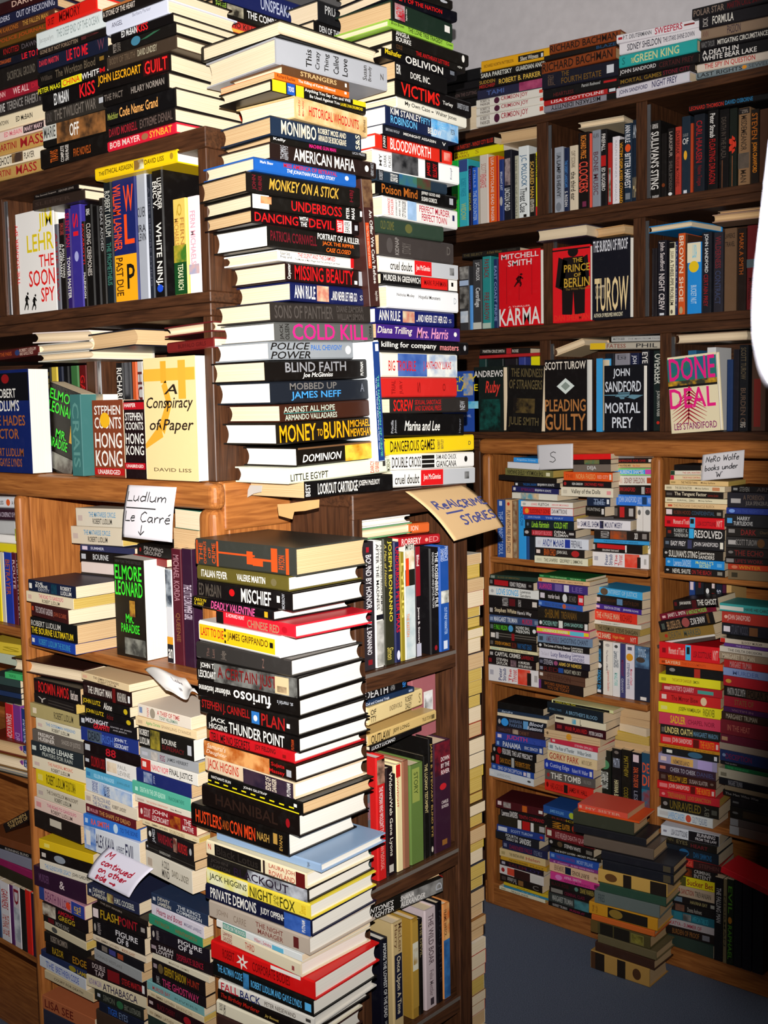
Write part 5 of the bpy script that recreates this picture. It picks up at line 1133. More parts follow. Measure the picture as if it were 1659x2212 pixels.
Z 1030 1200 .24111
S 120 165 530 198
118 208 530 236 1c2c24,C|2 10 20 80 *6a7068|16 60 30 70 5a4a28 BLOOD OF IMMORTALS
108 262 530 320 120e0e,C|2 8 25 75 *5a5654|12 44 15 85 *901418|48 84 20 80 b0acaa KINKY FRIEDMAN|90 96 30 60 *5a5654
110 352 540 396 b4b4b0,C|4 10 30 70 @8a8a8a|16 60 15 85 2a88b8 LOVE SONGS|64 84 10 46 2a2a2a Lawrence|64 84 54 88 2a2a2a Sanders
108 446 530 488 120f0f,C|28 40 10 90 8a8684^ MARTIN|42 54 15 85 *4a1014|60 66 15 85 8a8684^ GORKY|88 97 25 75 *a8a098
110 522 540 572 14100f,C|2 8 25 75 *8a8684|12 56 15 80 c0b090 Stephen White|58 86 25 80 b0acaa Harm's Way
112 598 530 636 2c3a58,C|2 8 25 75 *6a7890|10 56 15 80 b0b4bc MARGARET TRUMAN|66 86 15 85 901c3a MURDER|90 98 25 75 *5a6478
115 668 530 720 121410,C|2 8 25 75 *4a5450|10 38 20 80 4aa020 F. PAUL WILSON|40 50 10 90 @3a78a0|56 84 10 46 b8b8b4! THE DEATH|56 84 54 90 b8b8b4! NADEEN|90 97 25 75 @c8c8c8
115 742 510 788 1a1613,C|3 12 20 80 *c0b8b0|14 20 10 90 *8a8684|20 99 20 28 *5a544c|20 99 50 58 *5a544c|48 54 5 95 *701418
115 808 526 866 14100e,C|2 8 25 75 *4a4440|12 46 25 70 a06818 STEVEN WOMACK|48 58 15 85 :6a2014:2a1410|60 90 15 85 1a4a78 WAY PAST DEAD
118 840 530 896 c0b890,C|4 20 25 75 3a8a8a DONALD|22 80 30 70 2a2a24 THE WALLS AND THE TIGER
112 902 526 952 120f0e,C|2 8 25 75 *8a8684|12 64 15 80 c8c4bc CAPITAL CRIMES|66 90 25 85 801418 LAWRENCE
102 966 522 1032 160e0e,C|2 8 25 75 *6a1418|18 42 8 44 c8c4bc STEVEN|18 42 52 90 c8c4bc SAYLOR|48 60 10 90 :8a6a70:4a3a40|64 88 8 42 c8c4bc A MURDER|64 92 52 88 c8c4bc ON THE APPIAN WAY
108 1092 540 1152 b8b4b4,C|3 10 30 60 *8a8890|20 27 12 88 1c2c58^ Peter|28 35 12 88 1c2c58^ Straub|40 46 12 88 9a1c28^ The|47 56 12 88 9a1c28^ Throat|58 82 :c85a48:b03020|76 84 20 99 *1a1210|90 96 30 70 *8a8684
G Z2 y 2.95 P .11|down the middle pile of the back oak case's second row|paperbacks in the back oak bookcase
S 560 168 985 208
558 190 985 238 1a5a2c,C|2 10 25 75 *4a8a58|24 60 25 75 8ab078 THE PENTHOUSE|68 90 25 75 8ab078 REX BURNS
550 232 1002 276 c09a70,C|2 8 15 85 *c05a20|26 88 30 70 5a3a24 ROBERT BARNARD - UNRULY RELATIONS
540 302 1006 360 342560,C|4 30 15 85 a03068 SALAMANDER|36 50 10 90 *5a4a80|54 64 10 90 *b8b4c0|70 90 20 80 5a4a80 LEE
552 394 982 456 14110f,C|4 14 25 75 *b0a8b0|22 48 25 70 c0b8b8 murder book|54 64 10 90 @c8c8c8|68 84 20 80 5a5450 RICHARD|88 100 *b02028|90 98 30 70 *d0b8b8
545 446 975 512 26488e,C|3 9 25 75 *6a88b8|16 54 25 75 2a3a58 SKULL OF ADAM|56 64 10 90 @a04a28|66 86 30 70 6a3a58 BURTON
546 560 975 600 17130f,C|14 42 10 90 5a4014 SHIBUMI|46 76 20 85 5a4018 TREVANIAN
548 632 972 676 12110f,C|3 8 25 75 @b8b8b8|9 40 20 80 6a9088 CHOSEN PREY|42 50 5 95 *b0b0a8|52 90 20 80 6a9088 JOHN SANDFORD|93 99 15 90 *c0bcb8
536 692 990 746 c83878,C|0 99 22 72 *c8b820|12 60 30 66 d8d8c0 LAURENCE SHAMES|64 90 20 80 *4a98a8
545 778 1002 820 56687e,C|3 10 25 75 *2a3440|16 40 15 85 4a3048 AIMEE THURLO|42 92 20 80 2c3444 SHOOTING CHANT
545 822 1000 886 120f0f,C|3 8 25 75 @b8b8b8|12 64 20 80 c8c4bc The Loves of Harry Dancer|66 88 8 44 c8c4bc Lawrence|66 88 52 92 c8c4bc SANDERS
560 912 1000 976 b0acb8,C|4 20 30 70 8a8690 The Case of|24 64 20 85 3a3860 Lucy Bending|66 90 8 44 3a3860 Lawrence|66 90 52 92 3a3860 SANDERS
556 972 1000 1036 15121a,C|2 8 25 75 *4a4a58|10 28 10 90 8a8690 STEVEN|30 38 15 85 @7a3a5a|40 84 25 80 b0903a ARMS OF NEMESIS
558 1030 992 1098 140d0e,C|2 8 25 75 *6a6a78|10 40 20 85 4a1414 RED|40 50 10 85 *1a3a78|52 86 20 80 8a8678 NIGHT MEN SKY
552 1102 986 1188 4a3024,C|3 10 20 55 *b8b0a8|14 99 45 52 *3a221a|20 70 20 80 3a221a PETERSON
552 1168 980 1262 1a1210,C|0 6 *5a2a60|14 70 12 46 7a4018 BAYARD KENDRICK|20 70 52 86 7a4018 YOU DIE TODAY
G Z3 y 2.95 P .11|down the right pile of the back oak case's second row|paperbacks in the back oak bookcase
S 1046 268 1520 338
1046 338 1520 415 3a98cc,C|14 30 5 95 @4a3a2c|30 90 15 88 a8d0e4 INTEREST OF JUSTICE
1055 422 1515 492 14100e,C|3 12 25 75 *a89898|16 46 25 75 3a2214 CAROL LEA BENJAMIN|48 60 15 85 *4a6a88|62 94 25 75 3a2214 DEATH BLOW
1050 466 1512 546 35206c,C|3 12 25 75 *c8a0c0|22 56 25 75 c0bcd0 DEATH IN STORE|62 94 25 75 c0bcd0 JENNIFER ROWE
1005 562 1450 626 b82a1c,C|4 12 25 70 *d8b0a8|16 64 20 80 c8a080 THE 4 PHASE MAN|66 90 15 85 7a1410 RICHARD
1005 602 1480 668 b0aca0,C|24 60 35 65 5a5a50 RICHARD NEELY
1006 660 1476 732 6a5c40,Y|4 12 25 70 *a89c88|18 50 15 80 2a2214 THE FORMULA|54 96 20 85 2a2214 STEVE SHAGAN
1000 730 1456 802 a02418,C|2 46 15 80 d8c8a8 LAURENCE SHAMES|50 74 25 75 d8a048/ Virgin Heat|86 97 20 80 d0b0a0 NYT
G Z4 y 2.96 P .11|upright right in the back oak case's second row|upright paperbacks in the back oak bookcase
U s
1000 1066 740 1256 7a1c28,C|2 8 25 75 @5a1018|14 60 20 80 d0b8b8 Punish the Sinners|72 90 25 75 d0b8b8 John Saul
1070 1126 758 1262 121216,C|4 10 25 75 @8a8684|16 40 20 80 2a78a8 LAWRENCE SANDERS|42 52 10 90 @a8a8a8|56 92 20 80 2a78a8 DEADLY SIN|92 97 20 80 *s
1130 1212 770 1284 b8b4ac,C|4 10 25 75 @8a8684|16 60 45 70 4a4048 The Passion of Molly T.|54 92 25 50 a05048 Lawrence Sanders
1216 1280 782 1295 b4b4b4,C|4 10 25 75 @3a3a3a|16 46 15 85 2a3a48 Lawrence SANDERS|56 80 25 75 4a9088 McNALLY'S RISK
1283 1326 790 1300 302f58,C|30 60 25 75 6a2038 MIDNIGHT|64 90 25 75 8a8a98 GRAHAM
1330 1408 800 1312 b4b0b8,C|4 10 25 75 *4a4a58|16 30 10 90 @b07818|34 82 50 80 3a3a58 STEPHEN WHITE|44 74 15 44 a03048/ Manner of Death
1412 1548 815 1315 1a2030,C|0 40 :4a6a88:2a3a50|4 20 25 75 8a98a8^ DOUG|20 30 30 90 @3a3028|92 98 20 60 *b8b4b0
G Z5 y 2.95 P .11|down the left pile of the back oak case's third row|paperbacks in the back oak bookcase
Z 1030 1480 .24111
S 182 150 580 205
186 205 580 272 100e0d,C
186 246 612 302 1a2638,C|8 30 20 80 8a98a8/ Sandra
186 272 610 342 b8ac94,C
180 372 590 418 12141c,C|3 8 25 75 @8a8684|9 24 10 90 @2a78b8|26 52 12 46 4a5a78 BARBARA|26 52 54 88 4a5a78 PARKER|54 64 10 90 *4a78a0|66 94 10 46 b0b4c0/ Blood|62 92 54 90 b0b4c0/ Relations
175 418 590 490 281a1c,C|4 30 25 75 4a3438 CHARLOTTE|34 46 15 85 :8a7a6a:4a3a30|48 68 25 75 5a3a2a DEBT
170 482 590 552 22347a,C|4 12 20 70 *b8a8b8|22 64 12 88 a03060 JUDITH|66 90 20 80 2c3f88 KELMAN
168 546 572 620 1c3068,C|3 8 25 75 *6a88b0|16 54 15 88 c0c4cc PANAMA|62 90 30 70 b0b4c0 ERIC ZENCEY|93 98 20 80 *s
136 602 540 702 110f0f,C|3 8 25 75 @8a8684|12 22 10 90 @801414|24 44 15 85 b8b4b4 PATRICIA CORNWELL|46 92 20 80 b8b4b4 THE LAST PRECINCT
125 692 525 792 130f0d,C|3 8 25 75 @8a8684|12 20 5 95 *801818|22 46 25 75 8a5a18 SAN SOUCI|48 54 0 99 *8a8a88|56 90 25 75 8a5a18 THE REMOTE CRITIC
130 746 520 848 1c387c,C|3 10 25 75 *5a78a8|16 72 20 80 b0b8cc SINS OF DECEPTION|76 82 20 80 *c8b8c0|84 92 10 90 *a8b0c0
112 792 515 897 a8acb0,C|2 10 25 70 *b8b8b8|18 50 30 70 7a7e84 LAURENCE HOWELL|86 94 30 60 @3a3a3a
G Z6 y 2.95 P .11|down the middle pile of the back oak case's third row|paperbacks in the back oak bookcase
S 672 122 1222 232
672 155 1222 258 b0b080,C|2 94 15 90 *14120f|6 40 20 75 a09828 Hidden in Plain View
630 240 1146 352 141a20,C|4 26 50 70 3a5a70 MICHAEL C. WHITE|34 90 45 80 5a7a90 A BROTHER'S BLOOD
700 330 1142 408 b4ac94,C|2 18 20 50 *2a2420|34 42 15 85 :4a8aa0:a09880|50 53 10 90 2a2420 L
700 402 1152 492 2a0a10,C|4 14 25 70 *6a1c20|20 64 25 75 a01c1c WAR PLAN RED|68 94 30 75 b0a8a8 PETER SASGEN
605 466 1082 548 a88e6c,C|4 8 25 60 @4a3a28|40 50 10 90 @b07818|0 99 40 44 *7a644a|0 99 70 74 *7a644a
660 512 1088 608 a02438,C|4 10 25 70 *d0b0b0|52 90 30 75 c8a8b0 STEVEN SPRUILL
640 578 1082 678 b0b4b4,C|3 10 25 70 *6a7a80|14 54 25 75 1a2a38 The Roar of Thunder|60 88 25 75 1a2a38 Wilbur Smith
634 668 1076 768 c0ac84,C|4 64 15 80 8a2a20 GORKY PARK|70 90 25 70 6a5a40 MARTIN CRUZ SMITH
605 746 1036 842 182a80,C|3 8 25 75 @8a98c0|12 52 20 80 a8b0d0 Cutting Edge|58 90 30 75 a8b0d0 Robert W. Walker|93 98 25 80 *s
610 842 1036 922 45413e,C|4 10 25 70 @7a2020|12 72 15 80 b8b4ac THE TOMB|76 92 30 70 6a6660 F. PAUL WILSON
610 902 1046 1012 b02018,C|3 8 25 70 @5a0c08|12 38 25 80 5a0c08 HARD AGROUND|40 48 15 85 *1a1210|50 88 25 80 3a0a08 JAMES W. HALL
G Z7 y 2.97 P .11|down the pages-outward pile of the third oak row|paperbacks in the back oak bookcase
S 1290 182 1550 210
1285 278 1550 322 9a7a58,T,F
1282 340 1550 392 a08868,T,F
1285 402 1548 476 b0a898,C,F
1240 482 1545 546 a8921c,Y,F
1230 556 1545 612 9a8468,T,F
G Z8 y 2.95 P .1|upright right in the back oak case's third row|upright paperbacks in the back oak bookcase
U s
1088 1200 580 990 11140f,C|20 40 10 90 @3a6a4a|45 80 20 80 b0b4b0 STARFIRE CONS
1210 1292 570 1000 110f10,C|4 10 25 75 @5a5450|18 36 15 85 8a94a8^ MARTIN|60 98 25 75 b8b088 HAVANA BAY
1296 1378 580 1010 14120e,C|12 50 25 75 7a6a20 MATTHEW|70 90 25 75 6a5a18 CODE
1382 1468 605 1020 121118,C|4 18 20 80 *b8a8b0|28 66 25 75 b04a28 DEAL TO DIE FOR|72 90 30 70 6a6a78 LES
1474 1552 610 1030 1a3a50,C|18 36 10 90 c04a28^ DE|40 60 10 90 c04a28^ DI|66 99 :1f5a70:6a3038
G A8 y 2.95 P .11|down the left pile of the back oak case's bottom row|paperbacks in the back oak bookcase
Z 1030 1680 .27125
S 152 178 500 232
152 238 502 300 3a1014,C|4 12 10 60 *b0a0a0|16 32 10 80 :8a8480:3a1418|56 66 10 90 *9a4a18|90 98 30 70 *b0aca8
185 308 530 368 151010,C|4 38 10 90 b0acaa Lawrence SANDERS|40 94 30 80 801820 TENTH COMMAND
172 372 522 448 201c14,C|42 50 0 100 *b8b4b0|52 68 0 100 *901414|70 76 0 100 *b8b4b0|88 99 20 80 *8a8684
160 426 515 502 1c2e68,C|3 22 20 80 *b0b8c8|30 76 30 70 8a9ab8 SCOTT TUROW|90 97 30 70 @8a2030
150 478 490 572 1a1a1e,C|24 52 10 46 a8a8a8 FOURTH|26 52 54 88 a8a8a8 DEADLY SIN|56 82 15 85 b8b8b8 SANDERS
205 562 552 652 1a1c38,C|3 10 25 70 *5a6078|16 66 25 80 6a1a30 DARKNESS FALLS|70 88 20 80 5a6078 KYLE MILLS
182 622 525 702 a8946a,T|4 12 30 70 *8a7a50|22 54 30 70 3a3424 THE VENETIAN AFFAIR|58 88 30 70 8a4038 Helen
192 652 545 746 a07a20,Y|18 60 25 75 3a2a08 THE KING EDWARD|64 94 30 70 6a4a10 PLOT
186 692 522 786 181018,C|4 12 20 70 *8a8690|20 60 20 80 4a1820 SALEM|60 94 25 75 2a2048 LOT
182 758 530 866 b0aaa8,C|4 12 25 75 @801c1c|18 34 10 90 *a83a28|34 70 0 100 *2a1614|72 99 10 90 *a8a4a0
186 816 522 926 1a120f,C|4 14 25 75 *3a2e2a|18 40 15 85 8a8684! The Confession|44 56 15 85 *6a4a28|78 92 20 80 5a544e C
215 852 562 960 a8901c,T|30 60 30 70 5a4a08 GOLD
215 872 566 978 2a6a88,C|40 80 30 70 6aa0b0 STAR
180 898 540 1012 b8b49c,Y|4 14 30 70 *8a8868|26 64 25 75 2a281c THE BLACK GANDER
G A9 y 2.95 P .11|down the pile half hidden behind the old carpet books|paperbacks in the back oak bookcase
S 530 225 790 270
530 278 790 345 1c3e78,C|20 62 30 80 5a88b0 JAMES ROLLINS|78 94 10 90 @8a9828
560 322 930 410 17120f,C|10 40 25 75 5a2018 RED|40 60 20 80 8a7418 ICE
556 398 930 482 15110e,C|12 30 15 85 a06818^ IAN|32 48 20 80 a06818 SLATER|52 62 10 90 @8a2818|66 96 25 75 8a5818 WORLD WAR
550 472 930 572 561418,C|3 12 20 75 *a8a090|20 44 20 80 a07878 KATE WILHELM|46 96 25 80 a07878 DEATH QUALIFIED
570 532 935 642 14110f,C|3 10 25 70 @8a8684|20 32 15 85 @4a3a28|36 72 25 75 a8a4a0 STEPHEN WHITE|84 97 25 75 *5a5650
580 592 960 668 15130f,C|10 92 30 70 a8a49c THE BODY LOVERS - MICKEY SPILLANE
580 642 957 738 1f3f88,C|3 10 25 70 *5a78a8|14 52 30 70 6a2a58 THE GIRL HUNTERS|56 88 25 75 8aa0c8 MICKEY SPILLANE
580 672 952 762 6a2a68,C|8 40 25 75 b088a8 S. Caesar|44 90 25 75 b088a8 IN BED WITH DEATH
580 738 966 846 b8987a,C|10 30 15 80 5a4838 BENNIE MORRIS|32 44 10 90 *10182c|46 80 30 80 3a2a20! BURNT BONES|90 96 30 60 @8a6a50
585 808 962 900 a83070,C|10 24 15 85 @b868a0|28 62 15 50 d0a8c0 APRIL SMITH|28 80 56 85 6a1848 GOOD MORNING|88 97 25 75 *5a1840
580 862 947 958 15120f,C|4 40 25 75 3a1418 BLACK ROSE|52 60 20 80 @4a6a60|64 92 15 85 8a7838 DIANE WARREN
576 912 922 1002 170f10,C|4 30 15 80 *6a6660|34 78 25 80 5a1428 CRIMINAL CLASS
570 978 892 1078 2a2e2c,C|10 60 20 80 8a8c88 MARGARET TRUMAN|64 99 :2a4a50:3a6a70
570 1018 916 1132 14100f,C|10 44 20 80 8a8684 HARRIET TRUMAN|50 84 25 75 7a1838 MURDER AT
G H1 y 2.955 P .11|down the left pile of the right oak bay's top row|paperbacks in the back oak bookcase's right bay
Z 1400 960 .15612
S 360 280 730 280
360 358 730 360 100d0d,C
312 422 730 422 b0a898,C|0 14 *1a3020|40 99 30 70 903030 THE GIRL HUNTERS
310 490 730 492 b8a888,C|0 12 *a02038|40 99 30 70 903030 THE BY-PASS CONTROL
300 556 1110 582 b89a68,Y|2 10 30 70 *8a7448|20 48 25 70 3a2a18 THE TWISTED THING|54 78 25 70 3a2a18 Mickey Spillane
230 637 1060 662 b8ac90,C|3 12 30 70 *8a8068|18 46 25 70 4a4434 THE DELTA FACTOR|52 74 30 70 4a4434 Mickey Spillane|80 92 20 80 *a06a48
240 728 1040 756 181210,C|2 12 30 70 *4a4440|16 72 12 85 b8ac94 The Tangent Factor|74 92 30 70 6a2018 Lawrence Sanders
230 800 1056 828 bcb294,C|3 12 30 70 *8a8068|20 48 30 70 3a3428 SURVIVAL... ZERO|54 76 30 70 3a3428 Mickey Spillane
225 876 1046 904 b0946c,C|5 12 30 70 *a04028|14 80 25 75 7a6244 THE PROCANE CHRONICLE BLEECK
245 985 1012 1022 15120f,C|0 11 15 80 *b8a8a8|14 44 25 75 5a2418 ROBIN HOOD|46 86 25 75 2a3e50 CONFIDENTIAL|90 97 30 70 *6a665e
226 1136 1026 1178 a81018,C|4 10 40 70 *6a0810|15 42 25 70 d0a8a0 Moment of Truth|43 52 0 100 *3a98c0|44 50 15 60 *141414|56 86 35 75 5a0810 LISA SCOTTOLINE|88 97 20 80 d0a8a0 NYT
246 1282 1040 1330 151414,C|3 9 30 60 *6a2018|14 38 10 46 8a8a86 ROBERT K.|14 38 54 90 8a8a86 TANENBAUM|40 48 0 100 *2a88b8|49 96 15 88 b8b4b0 RESOLVED
206 1440 1000 1474 141316,C|3 9 30 60 *4a5460|12 37 25 70 b0acac EASY PREY|40 47 10 90 *2a2c48|50 90 25 75 a8a4a4 JOHN SANDFORD|93 98 20 80 *c0bcb0
200 1560 1000 1612 14110f,C|3 8 30 60 @8a8684|10 58 12 88 b8b4ac SULLIVAN'S STING|60 86 8 44 b8b4ac Lawrence|60 86 52 92 b8b4ac SANDERS
240 1682 1030 1742 1a6aa8,C|3 8 30 60 @8ab8d8|14 44 10 90 a8c8e0 Lawrence SANDERS|52 82 12 48 a8b878 McNALLY'S|58 78 52 88 a8b878 SECRET|88 96 30 70 *5a9ac8
220 1792 1026 1852 14100f,C|3 8 30 60 @8a8684|14 44 20 85 b8b4ac NEVIL SHUTE|46 78 20 85 801c1c ON THE BEACH|88 96 25 75 *6a665e
G H2 y 2.955 P .11|down the dim right pile of the right oak bay's top row|paperbacks in the back oak bookcase's right bay
S 1160 580 1900 585
1150 660 1900 680 121011,C|4 12 30 70 *6a6a68|16 34 10 90 5a5854 STEVEN|48 80 15 80 3a3230 ARMS
1080 875 1900 890 15131a,C|6 22 40 70 *8a8684|26 60 15 48 4a3a30 A FOREIGN|30 80 55 90 5a5450 JULIA SPENCER-FLEMING
1068 962 1900 985 1a2868,C|4 14 20 80 @5a78b0|16 60 25 75 2a3a78 ON THE NIGHT OF
1045 1140 1900 1170 131316,C|4 12 30 70 *3a78a8|20 40 15 46 a0a0a0 HARRY|14 44 54 86 a0a0a0 TURTLEDOVE
1065 1275 1900 1300 16120f,C|4 14 20 60 *6a6664|24 48 20 80 6a1818 DARK|54 90 30 70 4a3a24 Charles J. Gavin
1060 1435 1900 1455 1e1c1c,C|4 16 30 70 *8a8684|16 50 20 75 6a6664 SCOTT TUROW|50 62 10 90 @4a3018
1060 1565 1900 1590 15100f,C|4 12 30 60 @5a5654|14 60 20 80 5a1814 THE ECHO
1050 1655 1900 1680 130e0e,C|2 14 20 80 *6a6664|16 60 20 80 5a1418 LIFE'S WORK
1090 1745 1900 1760 8a2814,C|6 16 20 80 @a05a40|18 54 20 80 a06a18 WINTER
1090 1855 1900 1878 5a4a34,Y|6 16 25 75 *2a2418
G H3 y 3.02 P .1|behind the right oak bay's second row|upright paperbacks in the back oak bookcase's right bay
Z 1400 1220 .15612
U 1.12
565 642 210 600 1c3468,C|5 26 20 80 *b8a8b0
648 764 212 600 171a20,C|5 20 30 60 *5a1818
770 862 215 600 120f0f,C|20 34 20 70 @b8b8b8
866 932 230 600 15110f,C|4 18 20 80 *b0a0a0|30 44 20 80 *6a1414
936 1018 240 600 141a28,C|20 70 15 85 a8acb8 SCOTT
1022 1072 240 600 3a1228,C|30 70 15 85 b098a8 FL
1078 1150 245 600 a08050,C|34 70 20 80 *243a28
G H4 y 2.95 P .11|down the tall left pile of the right oak bay|paperbacks in the back oak bookcase's right bay
S 362 448 985 492
358 622 982 590 15100f,C,t|2 8 20 60 *4a1014|14 40 20 60 b8b4ac JOHN SANDFORD|42 52 10 90 *3a0c10|54 97 10 70 c0bcb4 THE GHOST
165 775 965 640 5a1020,C,t|4 10 35 70 *b08888|14 46 15 85 c8b8b0 JANET L. SMITH|48 84 20 80 6a9a40 A VINTAGE MURDER|86 95 25 75 3a0a14 HERO
165 945 945 805 120f0f,C,t|4 10 25 75 *3a403a|14 40 15 85 8a6a4a! TALE OF THE BODY THIEF|42 56 10 90 @7a3a38|58 84 25 80 a8a4a0! ANNE RICE|88 92 10 90 *4a3018
160 1060 938 960 6a5224,C,t|10 16 30 70 @8a2818|18 40 15 85 4a4434 DEATH|46 76 15 85 3a4038 MARKED
150 1102 940 985 a8a4a0,C,t
118 1160 950 1032 3a302c,C,t
145 1302 936 1348 aa1018,C|5 11 35 65 *6a0810|16 42 25 70 d0a8a0 Moment of Truth|44 53 0 100 *3a98c0|46 51 15 60 *141414|57 86 35 75 5a0810 LISA SCOTTOLINE|89 97 20 80 d0a8a0 NYT
145 1392 976 1448 b04014,C|4 10 35 70 *7a2808|10 34 25 75 d8b890 SAYERS|36 74 30 70 8a3010 THE DOCUMENTS
235 1532 1020 1592 100e0e,C|6 16 20 60 @6a6664|48 58 0 100 *8a2418
140 1642 946 1712 c0b81c,Y|4 12 35 70 *8a8418|22 54 30 65 7a5a10 THE DAYS OF CHANDLER|56 66 30 65 4a4a10 SIMON
Z 1400 1480 .21692
130 68 698 118 8a1820,C|4 14 30 70 *b08080|14 54 10 85 c89898 HUNTER'S QUARRY|60 86 30 75 *3a7870
105 168 682 222 a01c1c,C|4 12 25 70 *c8b0a8|20 64 25 75 5a0c0c The Mirror Blew|68 78 10 90 @b8a080
98 282 702 322 c0b81c,C|4 14 35 70 *b8b060|32 66 25 75 3a380c JOSEPH WAMBAUGH|70 88 10 85 3a380c FINNEGAN'S WEEK
105 402 702 446 a02c44,C|18 42 15 80 c8a818 SADLER|46 88 30 70 6a1428 CHAPEL NOIR
115 496 680 552 151513,C|2 8 25 75 *4a4440|8 54 15 80 b8a868 UNDER OATH|56 96 25 75 4a6a80 MARGARET MARON
116 582 672 652 a81418,C|4 18 25 75 *b06060|20 54 15 85 c8a8a0 JOHN SANDFORD|56 66 5 95 *4a100c|68 92 12 88 c07018 THE HUNTER|94 98 25 80 *d0b0a8
100 612 692 692 9a6818,C|8 90 30 70 6a4408 AGENT IN PLACE
135 682 672 768 131416,C|8 18 25 70 *b0b0a8|46 72 5 90 @2a4a60|92 97 20 80 *s
100 768 662 868 7a7490,C|4 14 25 70 *c8b0a8|22 60 10 90 :a07a40:b08a48|26 54 40 85 4a3a38 NEMESIS LAND|68 92 0 100 *8a7ca8
90 858 642 952 2c1c28,C|4 14 25 60 *a05a4a|22 66 25 75 8a8690 CHEEK TO CHEEK|68 97 25 75 3a3a58 DANIEL
100 946 638 1032 2c1410,C|4 12 20 70 *4a3a34|16 50 15 85 9a7414 YELLOW LIES|54 86 25 75 8a7a74 SUSAN SLATER|90 96 30 60 @5a4a40
84 1026 630 1112 a01216,C|4 18 25 75 *b06060|20 56 15 85 c8a8a0 JOHN SANDFORD|58 66 5 95 *4a100c|68 92 12 88 c07018 THE HUNTER|94 98 25 80 *d0b0a8
105 1112 672 1206 981c24,Y|4 10 35 70 @b06868|14 44 20 85 8a5a20 TREVANIAN|48 86 25 75 8a5a20 LOO SANCTION
122 1228 672 1332 14120e,C|4 12 30 65 @6a6664|16 70 12 85 5a4a18 UNRAVELED|76 84 10 90 4a4a40^ BY|88 97 30 70 *3a3a34
90 1312 628 1432 a8acac,C|4 20 25 70 *9a9a9a|20 50 15 90 4a78a0 LAWRENCE SANDERS|52 62 10 90 @a03a28|64 90 15 85 5a6478 GUILTY PLEASURES
G H5 y 2.95 P .11|down the low pile left of the black upright paperbacks|paperbacks in the back oak bookcase's right bay
S 122 1390 672 1490
122 1496 668 1595 a8acb4,C|48 100 *120f12|4 10 40 60 *6a6a78|18 46 20 75 3a3a44 LISA SCOTTOLINE|62 94 10 46 a8a4a8/ RUNNING|60 96 54 80 a8a4a8 FROM THE LAW
130 1556 668 1682 15120f,C|4 22 15 60 4a4228 LYNN|28 48 15 70 5a5238 EYES|54 84 30 80 5a1a20 HEART
140 1668 680 1792 121820,C|30 48 15 85 @1c4a70|56 88 25 80 1c4a70 DAN SIMMONS
150 1762 692 1872 881c18,C|6 50 20 80 b04a38 SWEET REVENGE|52 100 *2a1414|62 96 25 75 4a2a28 STEPHEN
160 1860 655 1962 12100f,C|6 34 8 88 8a8684 JASON ANGEL|38 52 10 90 :6a2c10:2a140c|56 88 8 44 8a8684 CRIMINAL|56 88 52 92 8a8684 INTENT
Z 1200 1780 .27667
850 455 1218 525 a89c10,C|30 42 0 100 *3a3a18|44 96 20 80 6a1c10 Sucker Bet
850 540 1216 610 8a7a68,C|18 58 25 75 6a1c18 EIGER SANCTION|60 92 25 75 3a342c TREVANIAN
850 600 1222 662 141010,C|18 34 10 80 *4a5a68|50 84 25 75 7a7048 HAVANA BAY|90 98 25 75 *7a7a74
850 660 1226 738 131010,C|20 38 10 90 :5a3a2c:3a2a28|44 72 25 80 7a7670 Donna Andrews
850 722 1222 808 174a58,C|18 34 5 95 *1f5a68|36 52 10 90 :3a3a3a:6a6a68|54 86 15 85 2a7888 AMERICAN TABLOID
850 780 1236 868 8a8486,C|10 70 25 80 7a1c30 KATYA - SUMMER OF
850 850 1232 938 17100e,C|14 66 20 80 6a4420 BURDEN OF PROOF|72 86 20 80 *5a5a60
G H6 y 2.95 P .11|upright at the bottom of the right oak bay|upright paperbacks in the back oak bookcase's right bay
U s
1236 1302 418 985 100e10,C|12 54 20 75 8a8888 THE FALLING MAN
1305 1332 430 990 5a5038,C|20 80 20 80 2a2820 NORMAN
1334 1386 432 995 12180f,C|8 40 20 80 3a6a18 EVIL|44 52 20 80 @8a5a18|54 94 20 80 3a6a18 RAPHAEL
1388 1450 440 1010 101014,C
1454 1530 470 1025 121016,C
1534 1620 490 1040 161114,C
G H7 y 2.95 P .11|down the dim pile at the frame's right edge|paperbacks in the back oak bookcase's right bay
Z 1400 1220 .15612
S 985 520 1800 560
990 632 1800 670 2a7a78,C|0 40 30 80 *a8a8a0|42 90 30 70 2a2a24 HAVE HIS CARCASE
1020 795 1800 835 8a2820,C|4 10 30 60 @c89888|10 48 20 80 b89890 JOHN SANDFORD
1020 952 1800 992 16161c,C|3 14 25 75 *b0a8b0|16 44 10 90 3a3a44 STUART WOODS|46 60 15 90 *5a3a24
1085 1012 1800 1050 14110f,C
1000 1068 1800 1105 a89c8c,C|0 8 *a02018|36 70 25 80 3a3228 BLOODY MURDER
1050 1122 1800 1160 4a2a68,C|20 44 25 75 8a78a0 THE SHAPE
990 1195 1800 1235 a8a094,C|14 70 30 75 3a3630 THE DELTA DECISION
980 1292 1800 1330 7a6a58,C|6 60 15 85 a89c88 MARGARET TRUMAN
1050 1412 1800 1445 901c1c,C|10 46 10 90 a07070 MARGARET TRUMAN
1040 1522 1800 1555 6a7aa0,C|16 60 25 80 4a5a88 MURDER
1040 1665 1800 1705 8a1820,C|4 14 30 70 @a07830
Z 1400 1480 .21692
755 100 1300 142 14110f,C|6 36 10 85 8a8684 MARTIN CRUZ SMITH|38 90 10 90 *3a2a20|40 88 15 85 14110f POLAR STAR
755 205 1300 252 7a1824,C|18 50 20 75 6a4428 STATE OF
750 258 1300 302 34163a,C|14 50 30 70 6a4a58 VICTIM IN
730 332 1300 365 2a1c16,C|8 60 15 80 8a8070 MARGARET TRUMAN
